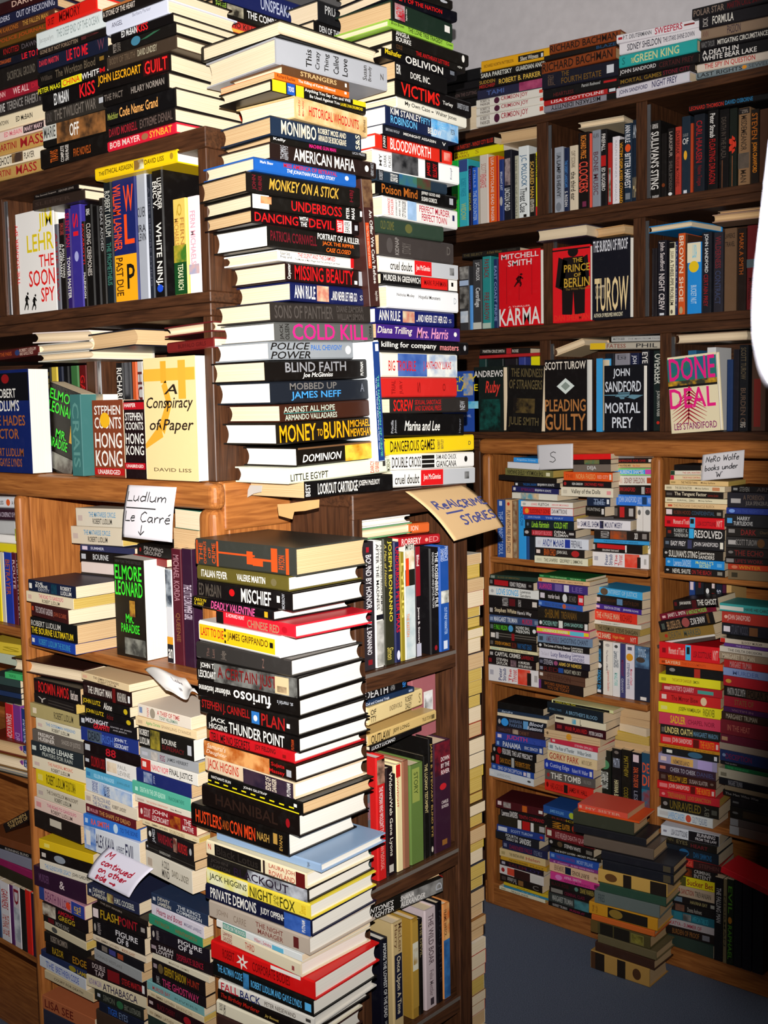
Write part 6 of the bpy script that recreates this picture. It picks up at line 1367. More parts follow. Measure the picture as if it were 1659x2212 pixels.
720 478 1300 520 5a1820,C|12 50 30 70 8a4a40 IN THE HEAT
722 565 1300 600 4a1424,C|2 12 25 70 *8a6a50
710 632 1300 680 7a6c60,C
715 745 1300 790 1a2448,C|4 10 30 60 @5a6a88|10 54 25 75 5a1a38 DECEPTION
720 780 1300 825 131316,C|8 28 25 75 6a6664 THE QUEEN
765 830 1300 878 14502c,C|4 40 25 75 2a7848 THE CHINESE
700 910 1300 950 8a8474,C|4 14 40 80 *5a5648
705 980 1300 1010 121216,C|16 40 10 90 6a6a70 MARGARET TRUMAN
765 1040 1300 1070 6a5c48,C
745 1090 1300 1120 0f0e0f,C|4 60 30 75 6a6664 The Man Who Was
820 1200 1300 1230 121012,C|4 14 40 60 *4a4a4a
815 1315 1300 1340 14120f,C|4 14 40 60 @4a4a4a|22 86 20 80 *2a2218
815 1390 1300 1415 3a3230,C|0 14 *6a6a6c
810 1465 1300 1490 4a3e38,C|0 16 *7a7a7c
G H8 y 2.86 P .1|leaning across the dark books at the frame's lower right|paperbacks in the back oak bookcase's right bay
S 695 1790 1240 2050
715 1860 1240 2120 a0141c,C,t|=bright red paperback leaning across the dark books at the lower right
'''
# ------------------------------------------------------------------ the room
def struct(o): o['kind'] = 'structure'; return o
struct(box('floor', (-4.6, -1.5, -.05), (1.6, 3.3, 0), mat_noise('carpet', '4a5468', '8490a8', 420, .95, .5, 3), None, 0))
struct(box('wall_back', (-4.6, 3.24, 0), (1.6, 3.3, 3.2), mat_noise('wall_paint', 'd8d4d8', 'e2dee2', 30, .8), None, 0))
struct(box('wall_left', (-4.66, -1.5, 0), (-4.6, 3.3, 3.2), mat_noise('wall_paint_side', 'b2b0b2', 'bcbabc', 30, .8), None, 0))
struct(box('ceiling', (-4.6, -1.5, 3.12), (1.6, 3.3, 3.17), mat_noise('ceiling_paint', 'c4c2c2', 'cecccc', 30, .8), None, 0))

def case(name, label, loc, group=None):
    return tag(empty(name, loc), label, 'bookcase', group)
def part(root, name, lo, hi, m, r=.0015, seg=1):
    l = root.location
    return box(name, tuple(lo[i]-l[i] for i in range(3)), tuple(hi[i]-l[i] for i in range(3)), m, root, r, seg)
LEDGE_L, LEDGE_R = 1.525, 1.538
# left: double-sided oak bookcase
r = case('oak_bookcase', 'oak bookcase with rounded front rail, left, packed with paperback stacks', (-2.2, 1.5, 0))
part(r, 'top_board', (-2.98, 1.262, 1.49), (-1.505, 1.75, LEDGE_L), oak('X'))
part(r, 'front_rail', (-2.98, 1.236, 1.478), (-1.49, 1.268, LEDGE_L-.001), oak('X'), .013, 4)
part(r, 'corner_post', (-1.547, 1.243, 0), (-1.503, 1.283, 1.478), oak('Z'), .015, 4)
part(r, 'side_panel', (-1.525, 1.283, 0), (-1.507, 1.75, 1.49), oak('Z'))
part(r, 'side_rail', (-1.512, 1.268, 1.44), (-1.499, 1.424, LEDGE_L-.001), oak('Y'), .005, 3)
part(r, 'middle_post', (-2.150, 1.246, 0), (-2.126, 1.275, 1.478), oak('Z'), .010, 4)
part(r, 'partition', (-2.146, 1.275, 0), (-2.130, 1.5, 1.49), oak('Z'))
part(r, 'back_panel', (-2.98, 1.5, 0), (-1.525, 1.51, 1.49), oak('X'))
part(r, 'end_panel', (-2.98, 1.25, 0), (-2.96, 1.75, 1.49), oak('Z'))
for x0, x1, zs in ((-2.126, -1.545, (1.18, .78, .30)), (-2.96, -2.15, (1.195, .862, .455))):
    for z in zs: part(r, 'shelf', (x0, 1.252 if z > 1 else 1.275, z-.02), (x1, 1.5, z), oak('X'), .003)
part(r, 'plinth', (-2.98, 1.27, 0), (-1.545, 1.29, .08), oak('X'))
def dark_case(label, loc, x0, x1, y0, y1, z0, z1, posts, backy, group, standards=(), th=.022, sill=0.0, mid=0.0):
    r = case('dark_bookcase', label, loc, group)
    part(r, 'top_board', (x0, y0, z1-th), (x1, y1, z1), dark('X'))
    part(r, 'bottom_board', (x0, y0+sill, z0), (x1, y1, z0+.018), dark('X'))
    for k, (a, b) in enumerate(posts): part(r, 'upright', (a, y0+(mid if k == 1 else .002), z0+(.018 if not sill or k == 1 else 0)), (b, y1, z1-th), dark('Z'))
    part(r, 'back_panel', (x0, backy, z0+.018), (x1, backy+.008, z1-th), dark('X'))
    for x in standards:
        part(r, 'shelf_standard', (x, y0+mid+.004, z0+.02), (x+.010, y0+mid+.007, z1-.04), METAL, 0)
    return r
# the two dark units stacked on the left oak ledge
CLR = .0008                                     # air between a book and the board it stands on
Q = 'dark bookcases stacked on the oak ones'
dark_case('lower dark walnut bookcase standing on the left oak ledge', (-2.2, 1.5, LEDGE_L), -2.98, -1.498, 1.25, 1.75, LEDGE_L+.0006, 1.827, ((-1.522, -1.500), (-1.980, -1.950), (-2.97, -2.95)), 1.5, Q, (-1.949,), .022, .085, .075)
dark_case('upper dark walnut bookcase on the left, carrying four stacks of hardcovers', (-2.2, 1.5, 1.829), -2.98, -1.498, 1.25, 1.75, 1.828, 2.115, ((-1.522, -1.500), (-2.172, -2.142), (-2.97, -2.95)), 1.5, Q, (-2.141,), .034)
# the narrow corner bookcase: faces +X
r = case('corner_bookcase', 'narrow dark bookcase at the aisle corner below the two tall towers', (-1.43, 1.585, 0))
part(r, 'side_panel', (-1.503, 1.424, 0), (-1.352, 1.442, 1.475), dark('Z'))
part(r, 'side_panel', (-1.503, 1.728, 0), (-1.352, 1.746, 1.475), dark('Z'))
part(r, 'face_post', (-1.356, 1.4235, 0), (-1.345, 1.4485, 1.455), dark('Z'), .002)
part(r, 'face_post', (-1.356, 1.706, 0), (-1.345, 1.7465, 1.455), dark('Z'), .002)
part(r, 'top_board', (-1.503, 1.424, 1.475), (-1.345, 1.746, 1.497), dark('Y'))
part(r, 'face_rail', (-1.356, 1.4235, 1.452), (-1.3445, 1.7465, 1.4965), dark('Y'), .002)
part(r, 'back_panel', (-1.503, 1.442, .02), (-1.497, 1.728, 1.475), dark('Z'))
for z in (1.178, .782, .478, .12):
    part(r, 'shelf', (-1.497, 1.442, z-.02), (-1.349, 1.728, z), dark('Y'))
    part(r, 'shelf_edge', (-1.349, 1.4487, z-.034), (-1.3455, 1.7058, z-.0005), dark('Y'), .001)
    part(r, 'price_strip', (-1.3454, 1.4487, z-.008), (-1.3444, 1.7058, z-.0012), mat_plain('6a625c', 1, .12, 0, 'plastic'), 0)
# right: oak bookcase along the back wall
r = case('oak_bookcase', 'oak bookcase along the back wall with paperbacks and two paper signs', (-1.6, 3.08, 0))
part(r, 'top_board', (-2.2, 2.95, 1.50), (-.9, 3.22, LEDGE_R), oak('X'))
part(r, 'front_rail', (-2.205, 2.922, 1.49), (-.9, 2.956, LEDGE_R-.001), oak('X'), .014, 4)
for a, b in ((-2.196, -2.160), (-1.598, -1.562), (-.96, -.92)):
    part(r, 'face_post', (a, 2.926, .0), (b, 2.958, 1.49), oak('Z'), .013, 4)
    part(r, 'partition', (a+.002, 2.958, 0), (a+.010, 3.22, 1.5), oak('Z'))
part(r, 'back_panel', (-2.19, 3.21, 0), (-.92, 3.22, 1.5), oak('X'))
for x0, x1, zs in ((-2.166, -1.603, (1.162, .765, .447, .077)), (-1.567, -.96, (1.164, .453, .077))):
    for z in zs: part(r, 'shelf', (x0, 2.928, z-.02), (x1, 3.21, z), oak('X'), .003)
part(r, 'plinth', (-2.2, 2.93, 0), (-.9, 2.95, .076), oak('X'), .003)
Q2 = 'dark bookcases along the back wall'
for z0, z1, posts, st, lab in ((LEDGE_R, 1.862, ((-1.980, -1.941), (-1.575, -1.540)), (-1.940, -1.539), 'lowest dark walnut unit on the back ledge, holding face-out hardcovers'),
                          (1.863, 2.190, ((-1.966, -1.928), (-1.660, -1.622)), (-1.927, -1.621), 'middle dark walnut unit along the back wall with face-out hardcovers'),
                          (2.191, 2.508, ((-1.987, -1.946), (-1.652, -1.618)), (-1.945, -1.617), 'topmost dark walnut unit along the back wall carrying piles of hardcovers')):
    r = case('dark_bookcase', lab, (-1.7, 3.08, z0), Q2)
    part(r, 'top_board', (-2.8, 2.94, z1-.024), (-.9, 3.22, z1), dark('X'))
    part(r, 'bottom_board', (-2.8, 2.94, z0), (-.9, 3.22, z0+.023), dark('X'))
    for a, b in posts: part(r, 'upright', (a, 2.942, z0+.023), (b, 3.22, z1-.024), dark('Z'))
    part(r, 'back_panel', (-2.8, 3.215, z0+.023), (-.9, 3.222, z1-.024), dark('X'))
    part(r, 'side_panel', (-2.8, 2.945, z0+.023), (-2.78, 3.215, z1-.024), dark('Z'))
    part(r, 'side_panel', (-.92, 2.945, z0+.023), (-.9, 3.215, z1-.024), dark('Z'))
    for x in st: part(r, 'shelf_standard', (x, 2.943, z0+.025), (x+.010, 2.946, z1-.036), METAL, 0)
r = case('dark_bookcase', 'narrow dark bookcase glimpsed left of the back oak bookcase', (-2.5, 3.08, 0), Q2)
part(r, 'side_panel', (-2.232, 2.94, 0), (-2.21, 3.22, 1.5), dark('Z'))
part(r, 'side_panel', (-2.8, 2.94, 0), (-2.78, 3.22, 1.5), dark('Z'))
part(r, 'top_board', (-2.8, 2.94, 1.5), (-2.21, 3.22, 1.536), dark('X'))
part(r, 'back_panel', (-2.78, 3.21, 0), (-2.232, 3.22, 1.5), dark('X'))
NZ = (1.345, .985, .66, .36, .06)
for z in NZ: part(r, 'shelf', (-2.78, 2.945, z-.02), (-2.232, 3.21, z), dark('X'))

# ------------------------------------------------------------------ the books
class Plane:
    def __init__(s, ax, c): s.ax = 0 if ax == 'x' else 1; s.c = c
    def uz(s, p):
        d = ray(*p); t = s.c/d[s.ax]; q = (d[0]*t, d[1]*t, CAM[2]+d[2]*t)
        return q[1-s.ax], q[2]
    def loc(s, u, depth, z): return (s.c-depth, u, z) if s.ax == 0 else (u, s.c+depth, z)
    rot = property(lambda s: math.pi/2 if s.ax == 0 else 0.0)
OV = dict(T1=dict(base=1.497, D=.134), T2=dict(base=1.497, D=.136), S1=dict(c=1.20, base=0.0), L4=dict(c=-1.64, near=.22, D=.134, base=2.115), L5=dict(near=.2, c=-1.545, D=.088, base=2.115),
    L1=dict(base=2.115), L2=dict(base=2.115), L3=dict(base=2.115), A2=dict(z=1.846), A3=dict(c=1.265, z=1.846), A3b=dict(c=1.42, z=1.846), A4=dict(z=1.5255), A5=dict(z=1.5255, D=.04), A6=dict(c=1.36, z=1.5436, top=1.744),
    B1=dict(c=1.215, base=1.18), B2=dict(base=1.18), B3=dict(c=1.45, z=1.325), B4=dict(c=1.267, z=1.18), B5=dict(c=1.285, z=1.18),
    C1=dict(c=1.24, base=.78), C2=dict(c=1.24, base=.78), C3=dict(c=1.24, base=.78), D1=dict(c=1.24, base=.30), D2=dict(c=1.24, base=.30), D3=dict(c=1.24, base=.30),
    E1=dict(c=1.27), E2=dict(c=1.27, z=1.195), E3=dict(c=1.27), E4=dict(c=1.27, z=.862), E5=dict(c=1.255, base=.862), E6=dict(c=1.265), E7=dict(c=1.27, z=.455), T3=dict(c=-1.345),
    R1=dict(c=-1.358, D=.134), R2=dict(c=-1.358, D=.134, z=1.178), R2b=dict(c=-1.350, D=.14, z=1.178), R3=dict(c=-1.358, D=.134), R4=dict(c=-1.358, D=.134, z=.782), R5=dict(c=-1.358, D=.134), R6=dict(c=-1.358, D=.134, z=.478),
    F1=dict(c=2.77, base=0.0, D=.118), U0=dict(base=2.508), U1=dict(base=2.508), U2=dict(base=2.508), U3=dict(base=2.508), U4=dict(base=2.508),
    V1=dict(z=2.214), V2=dict(z=2.214), V3=dict(z=2.214), W1=dict(z=1.886), W2=dict(z=1.886), W3=dict(z=1.886), X1=dict(z=1.561), X2=dict(z=1.561),
    Y1=dict(c=2.905), Y2=dict(c=2.905), Y3=dict(c=2.95), Y4=dict(c=2.925, z=1.162), Y5=dict(c=2.89, base=1.162), Y6=dict(c=2.935, base=1.162), Z1=dict(c=2.9, base=.765), Z2=dict(c=2.9, base=.765), Z3=dict(c=2.95),
    Z4=dict(c=2.96, z=.765), Z5=dict(c=2.9, base=.447), Z6=dict(c=2.9, base=.447), Z7=dict(c=2.97), Z8=dict(c=2.95, z=.447), A8=dict(c=2.9, base=.077), A9=dict(c=2.9, base=.077),
    H1=dict(c=2.905, base=1.164), H2=dict(c=2.905, base=1.164), H3=dict(z=1.02), H4=dict(c=2.9, base=.453), H5=dict(c=2.9, base=.077), H6=dict(c=2.9, z=.077), H7=dict(c=2.9, near=.17, base=.453), H8=dict(c=2.76))
SEEN = dict(X2=.12, A6=.25, A9=.5, H2=.6, H7=.4, H3=.5, Z7=.8, X3=.7, N1=.5, N2=.5, B2=.7, E1=.6, E3=.6, E5=.6, L5=.5, H5=.6)
def gain_of(gid):  # lifts book colours that were picked with each group's dim light in them
    if gid[0] in 'UVWX': return 1.9
    if gid[0] in 'YZ' or gid in ('A8', 'A9') or gid[0] == 'H' or gid[0] == 'N': return 1.9
    if gid == 'F1': return 2.2
    if gid[0] in 'CDE': return 1.45
    if gid[0] in 'LB' and gid not in ('L4', 'L5'): return 1.25
    return 1.1
WHERE_MAX = []
def isnum(t):
    try: float(t); return True
    except ValueError: return False
def parse_ops(parts):
    out = []
    for p in parts:
        tk = p.split(' '); n = []
        while len(tk) > 1 and isnum(tk[0]) and len(n) < 4 and len(tk[0]) != 6:
            n.append(float(tk[0])/100); tk = tk[1:]
        if len(n) == 2: n = n+([0.0, 1.0] if tk and tk[0][:1] in '*:@' else [.18, .84])
        if len(n) != 4: continue
        out.append((n, tk[0], ' '.join(tk[1:])))
    return out
def parse(data):
    groups = []; g = None; z = (0, 0, 1); mode = None; cur = None; last = None
    for ln in data.strip().split('\n'):
        ln = ln.strip()
        if not ln: continue
        if ln.startswith('G '):
            a = ln.split('|'); t = a[0].split()
            g = dict(id=t[1], ax=t[2], c=float(t[3]) if isnum(t[3]) else 2.5, kind=t[4], D=float(t[5]), where=a[1], group=a[2], blocks=[]); groups.append(g); mode = None; continue
        if ln.startswith('Z '): z = tuple(float(v) for v in ln.split()[1:4]); continue
        f = lambda x, y: (z[0]+x*z[2], z[1]+y*z[2])
        if ln[:2] in ('S ', 'U ', 'C '):
            t = ln.split(); mode = t[0]; cur = dict(mode=mode, books=[], z=None)
            if mode == 'S':
                v = [float(q) for q in t[1:5]]; cur['top'] = (f(v[0], v[1]), f(v[2], v[3]))
            elif t[1] != 's': cur['z'] = float(t[1])
            last = cur; g['blocks'].append(cur); continue
        if mode is None:
            mode = last['mode']; cur = dict(mode=mode, books=[], z=last['z']); g['blocks'].append(cur)
        a = ln.split('|'); t = a[0].split(); v = [float(q) for q in t[:4]]; st = t[4].split(',')
        b = dict(col=st[0], page='C', kind=g['kind'], flags=set(), D=None, ops=parse_ops(a[1:]), rot=0.0)
        for op in a[1:]:
            if op[:1] == '=': b['label'] = op[1:]
        if g['id'] == 'F1': b['flags'].add('cloth')
        for q in st[1:]:
            if q in 'CWTY': b['page'] = q
            elif q in 'PH': b['kind'] = q
            elif q[0] == 'D': b['D'] = float(q[1:])
            elif q[0] == 'R': b['rot'] = float(q[1:])
            elif q[0] == 'I': b['inset'] = float(q[1:])
            elif q[0] == 'B': b['thick'] = float(q[1:])
            else: b['flags'].add(q)
        if mode == 'S': b['px'] = (f(v[0], v[1]), f(v[2], v[3]))
        else: b['px'] = (f(v[0], v[3]), f(v[1], v[3]), f((v[0]+v[1])/2, v[2]), f((v[0]+v[1])/2, v[3]))
        cur['books'].append(b)
    return groups
def label_of(b, n, g, mode):
    if 'label' in b: return b['label']
    w = g['where']
    o = ORD[n]
    s = describe(b)+', '+(o+' book '+w if w.startswith('down') else o+' from left, '+w)
    if len(s.split()) > 16 and ' with ' in s.split(',')[0]:
        s = s.replace(' lettering', '', 1).replace(' with ', ' lettered ', 1) if len(s.split()) == 17 else s.split(' with ')[0]+','+s.split(',', 1)[1]
    if len(s.split()) > 16: WHERE_MAX.append(s)
    return s
def build(g):
    ov = OV.get(g['id'], {}); gain = gain_of(g['id']); seen = SEEN.get(g['id'], 1.0)
    P = Plane(g['ax'], ov.get('c', g['c'])); n = 0; last_z = None
    Dg = ov.get('D', g['D'])
    for bi, bl in enumerate(g['blocks']):
        if bl['mode'] == 'S':
            (l, r) = bl['top']; a = P.uz(l); b2 = P.uz(r)
            prev = a[1] if 'near' in ov else (a[1]+b2[1])/2
            prevl = (a, b2)
            nb = len(bl['books'])
            for k, b in enumerate(bl['books']):
                a = P.uz(b['px'][0]); c = P.uz(b['px'][1])
                if 'near' in ov: c = (a[0]+ov['near'], a[1])
                L = c[0]-a[0]; zb = (a[1]+c[1])/2; slope = (c[1]-a[1])/L
                D = min(b['D'] or Dg, .134) if g['id'][0] == 'R' else b['D'] or Dg
                lastblock = bi == len(g['blocks'])-1 or bl.get('own')
                if 'base' in ov and lastblock and k == nb-1 and zb-ov['base'] < .03: zb = ov['base']+CLR
                if 'base' in ov: zb = max(zb, ov['base']+(0 if k == nb-1 else .006*(nb-1-k)))
                yaw = tilt = 0.0
                if 't' in b['flags']: tilt = math.atan(slope)
                elif abs(zb-CAM[2]) > .28 and 'near' not in ov:
                    # a level edge seen higher or lower than the eye: its slope is the book's turn
                    d = slope*L/(zb-CAM[2]); dist = P.c
                    yaw = max(-.16, min(.16, -d*abs(dist)/L*(1 if g['ax'] == 'y' else 1)))*.8
                    if g['ax'] == 'x': yaw = max(-.1, min(.1, yaw))
                elif 'near' not in ov and abs(slope) > .02: tilt = math.atan(max(-.03, min(.03, slope)))
                if 't' in b['flags']:
                    m = (a[0]+c[0])/2; q = prevl
                    zt = q[0][1]+(q[1][1]-q[0][1])*(m-q[0][0])/(q[1][0]-q[0][0]); T = (zt-zb)
                else: T = prev-zb
                T = min(max(T-.0009, .005), b.get('thick', 1))
                u = (a[0]+c[0])/2
                place(b, 'S', P.loc(u, D/2+b.get('inset', 0), zb), P.rot+yaw, tilt, (L, T, D), label_of(b, n, g, 'S'), g['group'], gain, seen)
                prev = zb; prevl = (a, c); n += 1
            if 'base' in ov and prev-ov['base'] > .012 and bi == len(g['blocks'])-1:
                m = max(1, round((prev-ov['base'])/.034)); T = (prev-ov['base']-CLR)/m
                for i in range(m):       # the unseen foot of the stack
                    fb = dict(col=random.choice(['2a1a16', '1c2338', '8a2a20', 'c8b894', '23302a']), page='C', kind=g['kind'], flags=set(), ops=[])
                    place(fb, 'S', P.loc(u, D/2, prev-T*(i+1)), P.rot, 0, (L, T-.0006, D), '', g['group'], gain, 0.0); n += 1
        else:
            zs = [P.uz(b['px'][3])[1] for b in bl['books']]
            zb = CLR+ov.get('z', bl['z'] if bl['z'] is not None else sum(zs)/len(zs))
            if bl['z'] is None and 'z' not in ov: zb = sum(zs)/len(zs)+CLR
            prev_u = None
            for b in bl['books']:
                P2 = P; i_ = b.get('inset', 0)
                if i_: P = Plane(g['ax'], P2.c+(i_ if g['ax'] == 'y' else -i_))
                a = P.uz(b['px'][0]); c = P.uz(b['px'][1]); t = P.uz(b['px'][2]); u = (a[0]+c[0])/2
                Wd = c[0]-a[0]; Hh = max(min(t[1], ov.get('top', 9))-zb, .1)
                if bl['mode'] == 'U':
                    D = min(b['D'] or Dg, .134) if g['id'][0] == 'R' else b['D'] or Dg
                    place(b, 'U', P.loc(u, D/2, zb), P.rot, -math.radians(b['rot']), (Hh, max(Wd-.0006, .004), D), label_of(b, n, g, 'U'), g['group'], gain, seen)
                else:
                    th = b['D'] or Dg
                    place(b, 'C', P.loc(u, th/2, zb), P.rot, -math.radians(b['rot']), (Hh, th, Wd), label_of(b, n, g, 'C'), g['group'], gain, seen)
                n += 1; P = P2
for g in parse(DATA): build(g)
if WHERE_MAX: print('LONG', len(WHERE_MAX), WHERE_MAX[:12])
# the pile whose page edges show behind the corner bookcase's right post
z = 0.0; n = 0; rng = random.Random(3); rows = []
while z < 1.325:
    big = n < 4; T = .04 if big else rng.uniform(.019, .034)
    rows.append((z, min(T, 1.345-z), big)); z += T; n += 1
for i, (z, T, big) in enumerate(rows[::-1]):
    z += CLR
    b = dict(col=('8a2a20', '1f3f6a', '2f6a3a', 'c03020')[len(rows)-1-i] if big else rng.choice(['c8b894', 'a83020', '1c2338', 'b8a030', 'd8d0c0', '2a1a16', '8a5a2a']),
             page=rng.choice('CCTTYC'), kind='P', flags=set(), ops=[])
    D = .15 if big else .105; Lx = .105 if not big else .15
    place(b, 'R', (-1.40-Lx/2+rng.uniform(-.008, .004)+(.05 if big else 0), 1.757+D/2+rng.uniform(0, .006), z), 0, 0, (Lx, T-.0008, D),
          'paperback with %s page edges, %s down the pile right of the corner bookcase' % ({'C': 'cream', 'T': 'tan', 'Y': 'yellow', 'W': 'white'}[b['page']], ORD[i]), 'paperbacks piled right of the corner bookcase', 1.15, .25)
kept = {}
SPECS.sort(key=shown, reverse=True)
rest = {}
for sp in SPECS:
    k = kind_name(sp[0]); kept[k] = kept.get(k, 0)+1
    r = make(sp)
    if kept[k] > 300 or not sp[6]: rest.setdefault(k, []).append(r)
for k, rs in rest.items():
    n_ = {'paperback_book': 'the many small paperbacks in the dim ends and far backs of the shelves', 'hardcover_book': 'the few hardcovers that barely show behind and between the others'}.get(k, 'the lowest books')
    merge(rs, k, n_)

# ------------------------------------------------------------------ paper signs and their handwriting
ST = {  # pen strokes in a box 0..1 high
 'L': ([(0, 1), (.05, 0), (.5, .02)], .55), 'u': ([(0, .6), (.03, .1), (.2, 0), (.38, .2), (.4, .6), (.4, .1), (.46, 0)], .55), 'd': ([(.4, .5), (.15, .55), (0, .25), (.15, 0), (.4, .15), (.42, 1.05), (.42, 0)], .55),
 'l': ([(.05, 1.05), (.05, 0)], .2), 'm': ([(0, .55), (.02, 0), (.05, .4), (.2, .55), (.28, .4), (.28, 0), (.32, .4), (.45, .55), (.54, .4), (.55, 0)], .68), 'e': ([(.02, .3), (.36, .34), (.3, .55), (.1, .5), (0, .22), (.12, 0), (.38, .08)], .5),
 'C': ([(.5, .85), (.3, 1), (.05, .7), (.02, .3), (.2, 0), (.5, .12)], .62), 'a': ([(.36, .5), (.12, .5), (0, .2), (.14, 0), (.34, .2), (.38, .5), (.38, .05), (.46, 0)], .56), 'r': ([(0, .55), (.02, 0), (.04, .35), (.18, .55), (.3, .5)], .4),
 'S': ([(.5, .88), (.3, 1), (.05, .85), (.1, .6), (.4, .42), (.5, .2), (.3, 0), (0, .1)], .62), 'N': ([(0, 0), (.05, 1), (.45, .05), (.5, 1)], .65), 'R': ([(0, 0), (.03, 1), (.32, .95), (.36, .65), (.05, .5), (.5, 0)], .6),
 'O': ([(.25, .7), (.05, .6), (0, .3), (.15, 0), (.4, .1), (.45, .5), (.25, .7)], .58), 'W': ([(0, 1), (.12, 0), (.3, .7), (.45, 0), (.62, 1)], .75), 'o': ([(.2, .55), (.02, .4), (.04, .08), (.22, 0), (.4, .2), (.36, .5), (.2, .55)], .52),
 'f': ([(.42, .95), (.25, 1.05), (.16, .8), (.14, 0), (.14, .5), (0, .5), (.36, .54)], .46), 'b': ([(0, 1.05), (.03, 0), (.25, .02), (.4, .25), (.25, .5), (.04, .35)], .52), 'k': ([(0, 1.05), (.02, 0), (.02, .25), (.34, .58), (.1, .3), (.4, 0)], .5),
 's': ([(.34, .5), (.1, .55), (.06, .36), (.32, .2), (.24, 0), (0, .06)], .45), 'n': ([(0, .55), (.02, 0), (.05, .4), (.22, .56), (.36, .4), (.38, 0)], .52), 'E': ([(.42, 1), (.03, .98), (.02, .52), (.36, .54), (.02, .52), (0, .02), (.44, 0)], .54),
 'A': ([(0, 0), (.24, 1), (.48, 0), (.38, .38), (.1, .36)], .58), 'I': ([(.05, 1), (.05, 0)], .2), 'M': ([(0, 0), (.06, 1), (.3, .35), (.54, 1), (.6, 0)], .74), 'T': ([(0, .98), (.5, 1), (.25, 1), (.24, 0)], .56),
 'c': ([(.36, .5), (.12, .52), (0, .22), (.14, 0), (.38, .08)], .48), 't': ([(.18, .95), (.16, .08), (.34, .02), (.16, .1), (.17, .6), (0, .6), (.36, .64)], .44), 'i': ([(.05, .55), (.05, 0)], .2), 'h': ([(0, 1.05), (.02, 0), (.05, .4), (.22, .55), (.36, .4), (.38, 0)], .52),
 "'": ([(.02, 1.05), (.02, .85)], .16), '_': ([(0, -.1), (1.7, -.06)], 0), '-': ([(0, .4), (.8, .42)], .9), '>': ([(0, .3), (.9, .3), (.65, .55), (.9, .3), (.62, .08)], 1.1), 'v': ([(.3, 1), (.26, 0), (0, .4), (.26, 0), (.56, .42)], .7)}
def at(pl, c, px):
    P = Plane(pl, c); u, z = P.uz(px); return Vector(P.loc(u, 0, z))
def sign(name, label, corners, bulge, h, writing, pen, ink, cat='sign'):
    "corners: 3-D TL, TR, BR, BL; writing: (text, s0, t_base, size_s, size_t); s to the right, t down"
    tl, tr, br, bl = corners
    nrm = (tr-tl).cross(bl-tl).normalized()
    if nrm.dot(Vector(CAM)-tl) < 0: nrm = -nrm
    org = (tl+tr)/2
    def pt(s, t, off=0.0):
        p = tl*(1-s)*(1-t)+tr*s*(1-t)+br*s*t+bl*(1-s)*t
        return p+nrm*(bulge(s, t)+off)-org
    root = tag(empty(name, org), label, cat)
    n = 14; V = []; F = []
    for side, off in ((0, 0.0), (1, -.0006)):
        for j in range(n+1):
            for i in range(n+1): V.append(tuple(pt(i/n, j/n, off)))
    q = (n+1)**2
    for j in range(n):
        for i in range(n):
            k = j*(n+1)+i; F.append([k, k+n+1, k+n+2, k+1]); F.append([q+k, q+k+1, q+k+n+2, q+k+n+1])
    for i in range(n):
        F.append([i, i+1, q+i+1, q+i]); k = n*(n+1)+i; F.append([k, q+k, q+k+1, k+1])
        k = i*(n+1); F.append([k, q+k, q+k+n+1, k+n+1]); k = i*(n+1)+n; F.append([k, k+n+1, q+k+n+1, q+k])
    mesh_obj('sheet', V, F, mat_plain(h, 1, .7, .04, 'paper'), root, smooth=True)
    V = []; F = []
    wS = (tr-tl).length; hS = (bl-tl).length
    for txt, s0, t0, ss, st in writing:
        x = s0
        for ch in txt:
            if ch == ' ': x += .4*ss; continue
            if ch == 'é': strokes = [ST['e'][0], [(.2, .75), (.36, .95)]]; adv = ST['e'][1]
            elif ch == 'i': strokes = [ST['i'][0], [(.04, .8), (.09, .84)]]; adv = .2
            else: strokes = [ST[ch][0]]; adv = ST[ch][1]
            for pl in strokes:
                pts = []
                for a, b in zip(pl, pl[1:]):
                    for k in range(3): pts.append((a[0]+(b[0]-a[0])*k/3, a[1]+(b[1]-a[1])*k/3))
                pts.append(pl[-1])
                pts = [((x+(u+.12*v*.5)*ss)*wS, (t0-v*st)*hS) for u, v in pts]
                n0 = len(V)
                for i, p in enumerate(pts):
                    a = pts[max(i-1, 0)]; c = pts[min(i+1, len(pts)-1)]
                    dx, dy = c[0]-a[0], c[1]-a[1]; d = math.hypot(dx, dy) or 1
                    for sg in (1, -1):
                        V.append(tuple(pt((p[0]-dy/d*pen/2*sg)/wS, (p[1]+dx/d*pen/2*sg)/hS, .0006)))
                for i in range(len(pts)-1): F.append([n0+2*i, n0+2*i+1, n0+2*i+3, n0+2*i+2])
            x += adv*ss
    if V: mesh_obj('handwriting', V, F, mat_plain(ink, 1, .5), root)
    return root
q = lambda x, y: (x*.30139, 1030+y*.30139)
sign('paper_sign', 'white handwritten paper sign with a down arrow taped to the left oak rail',
     (at('y', 1.232, q(915, 58)), at('y', 1.232, q(1265, 75)), at('y', 1.222, q(1235, 470)), at('y', 1.218, q(875, 430))), lambda s, t: .004*math.sin(math.pi*s)+.003*math.sin(3*t),
     'f4eef4', [('Ludlum', .05, .30, .27, .18), ('_', .06, .42, .37, .1), ('Le Carré', .06, .68, .235, .19), ('v', .36, .93, .22, .19)], .0022, '2a2a2a')
q = lambda x, y: (1030+x*.24111, 940+y*.24111)
sign('paper_sign', 'small white paper sign with one letter on the back oak rail',
     (at('y', 2.914, q(538, 90)), at('y', 2.914, q(862, 75)), at('y', 2.905, q(862, 300)), at('y', 2.905, q(550, 312))), lambda s, t: .004*math.sin(math.pi*s),
     'dcdade', [('S', .36, .72, .34, .42)], .0022, '3a3a3a')
q = lambda x, y: (1400+x*.15612, 960+y*.15612)
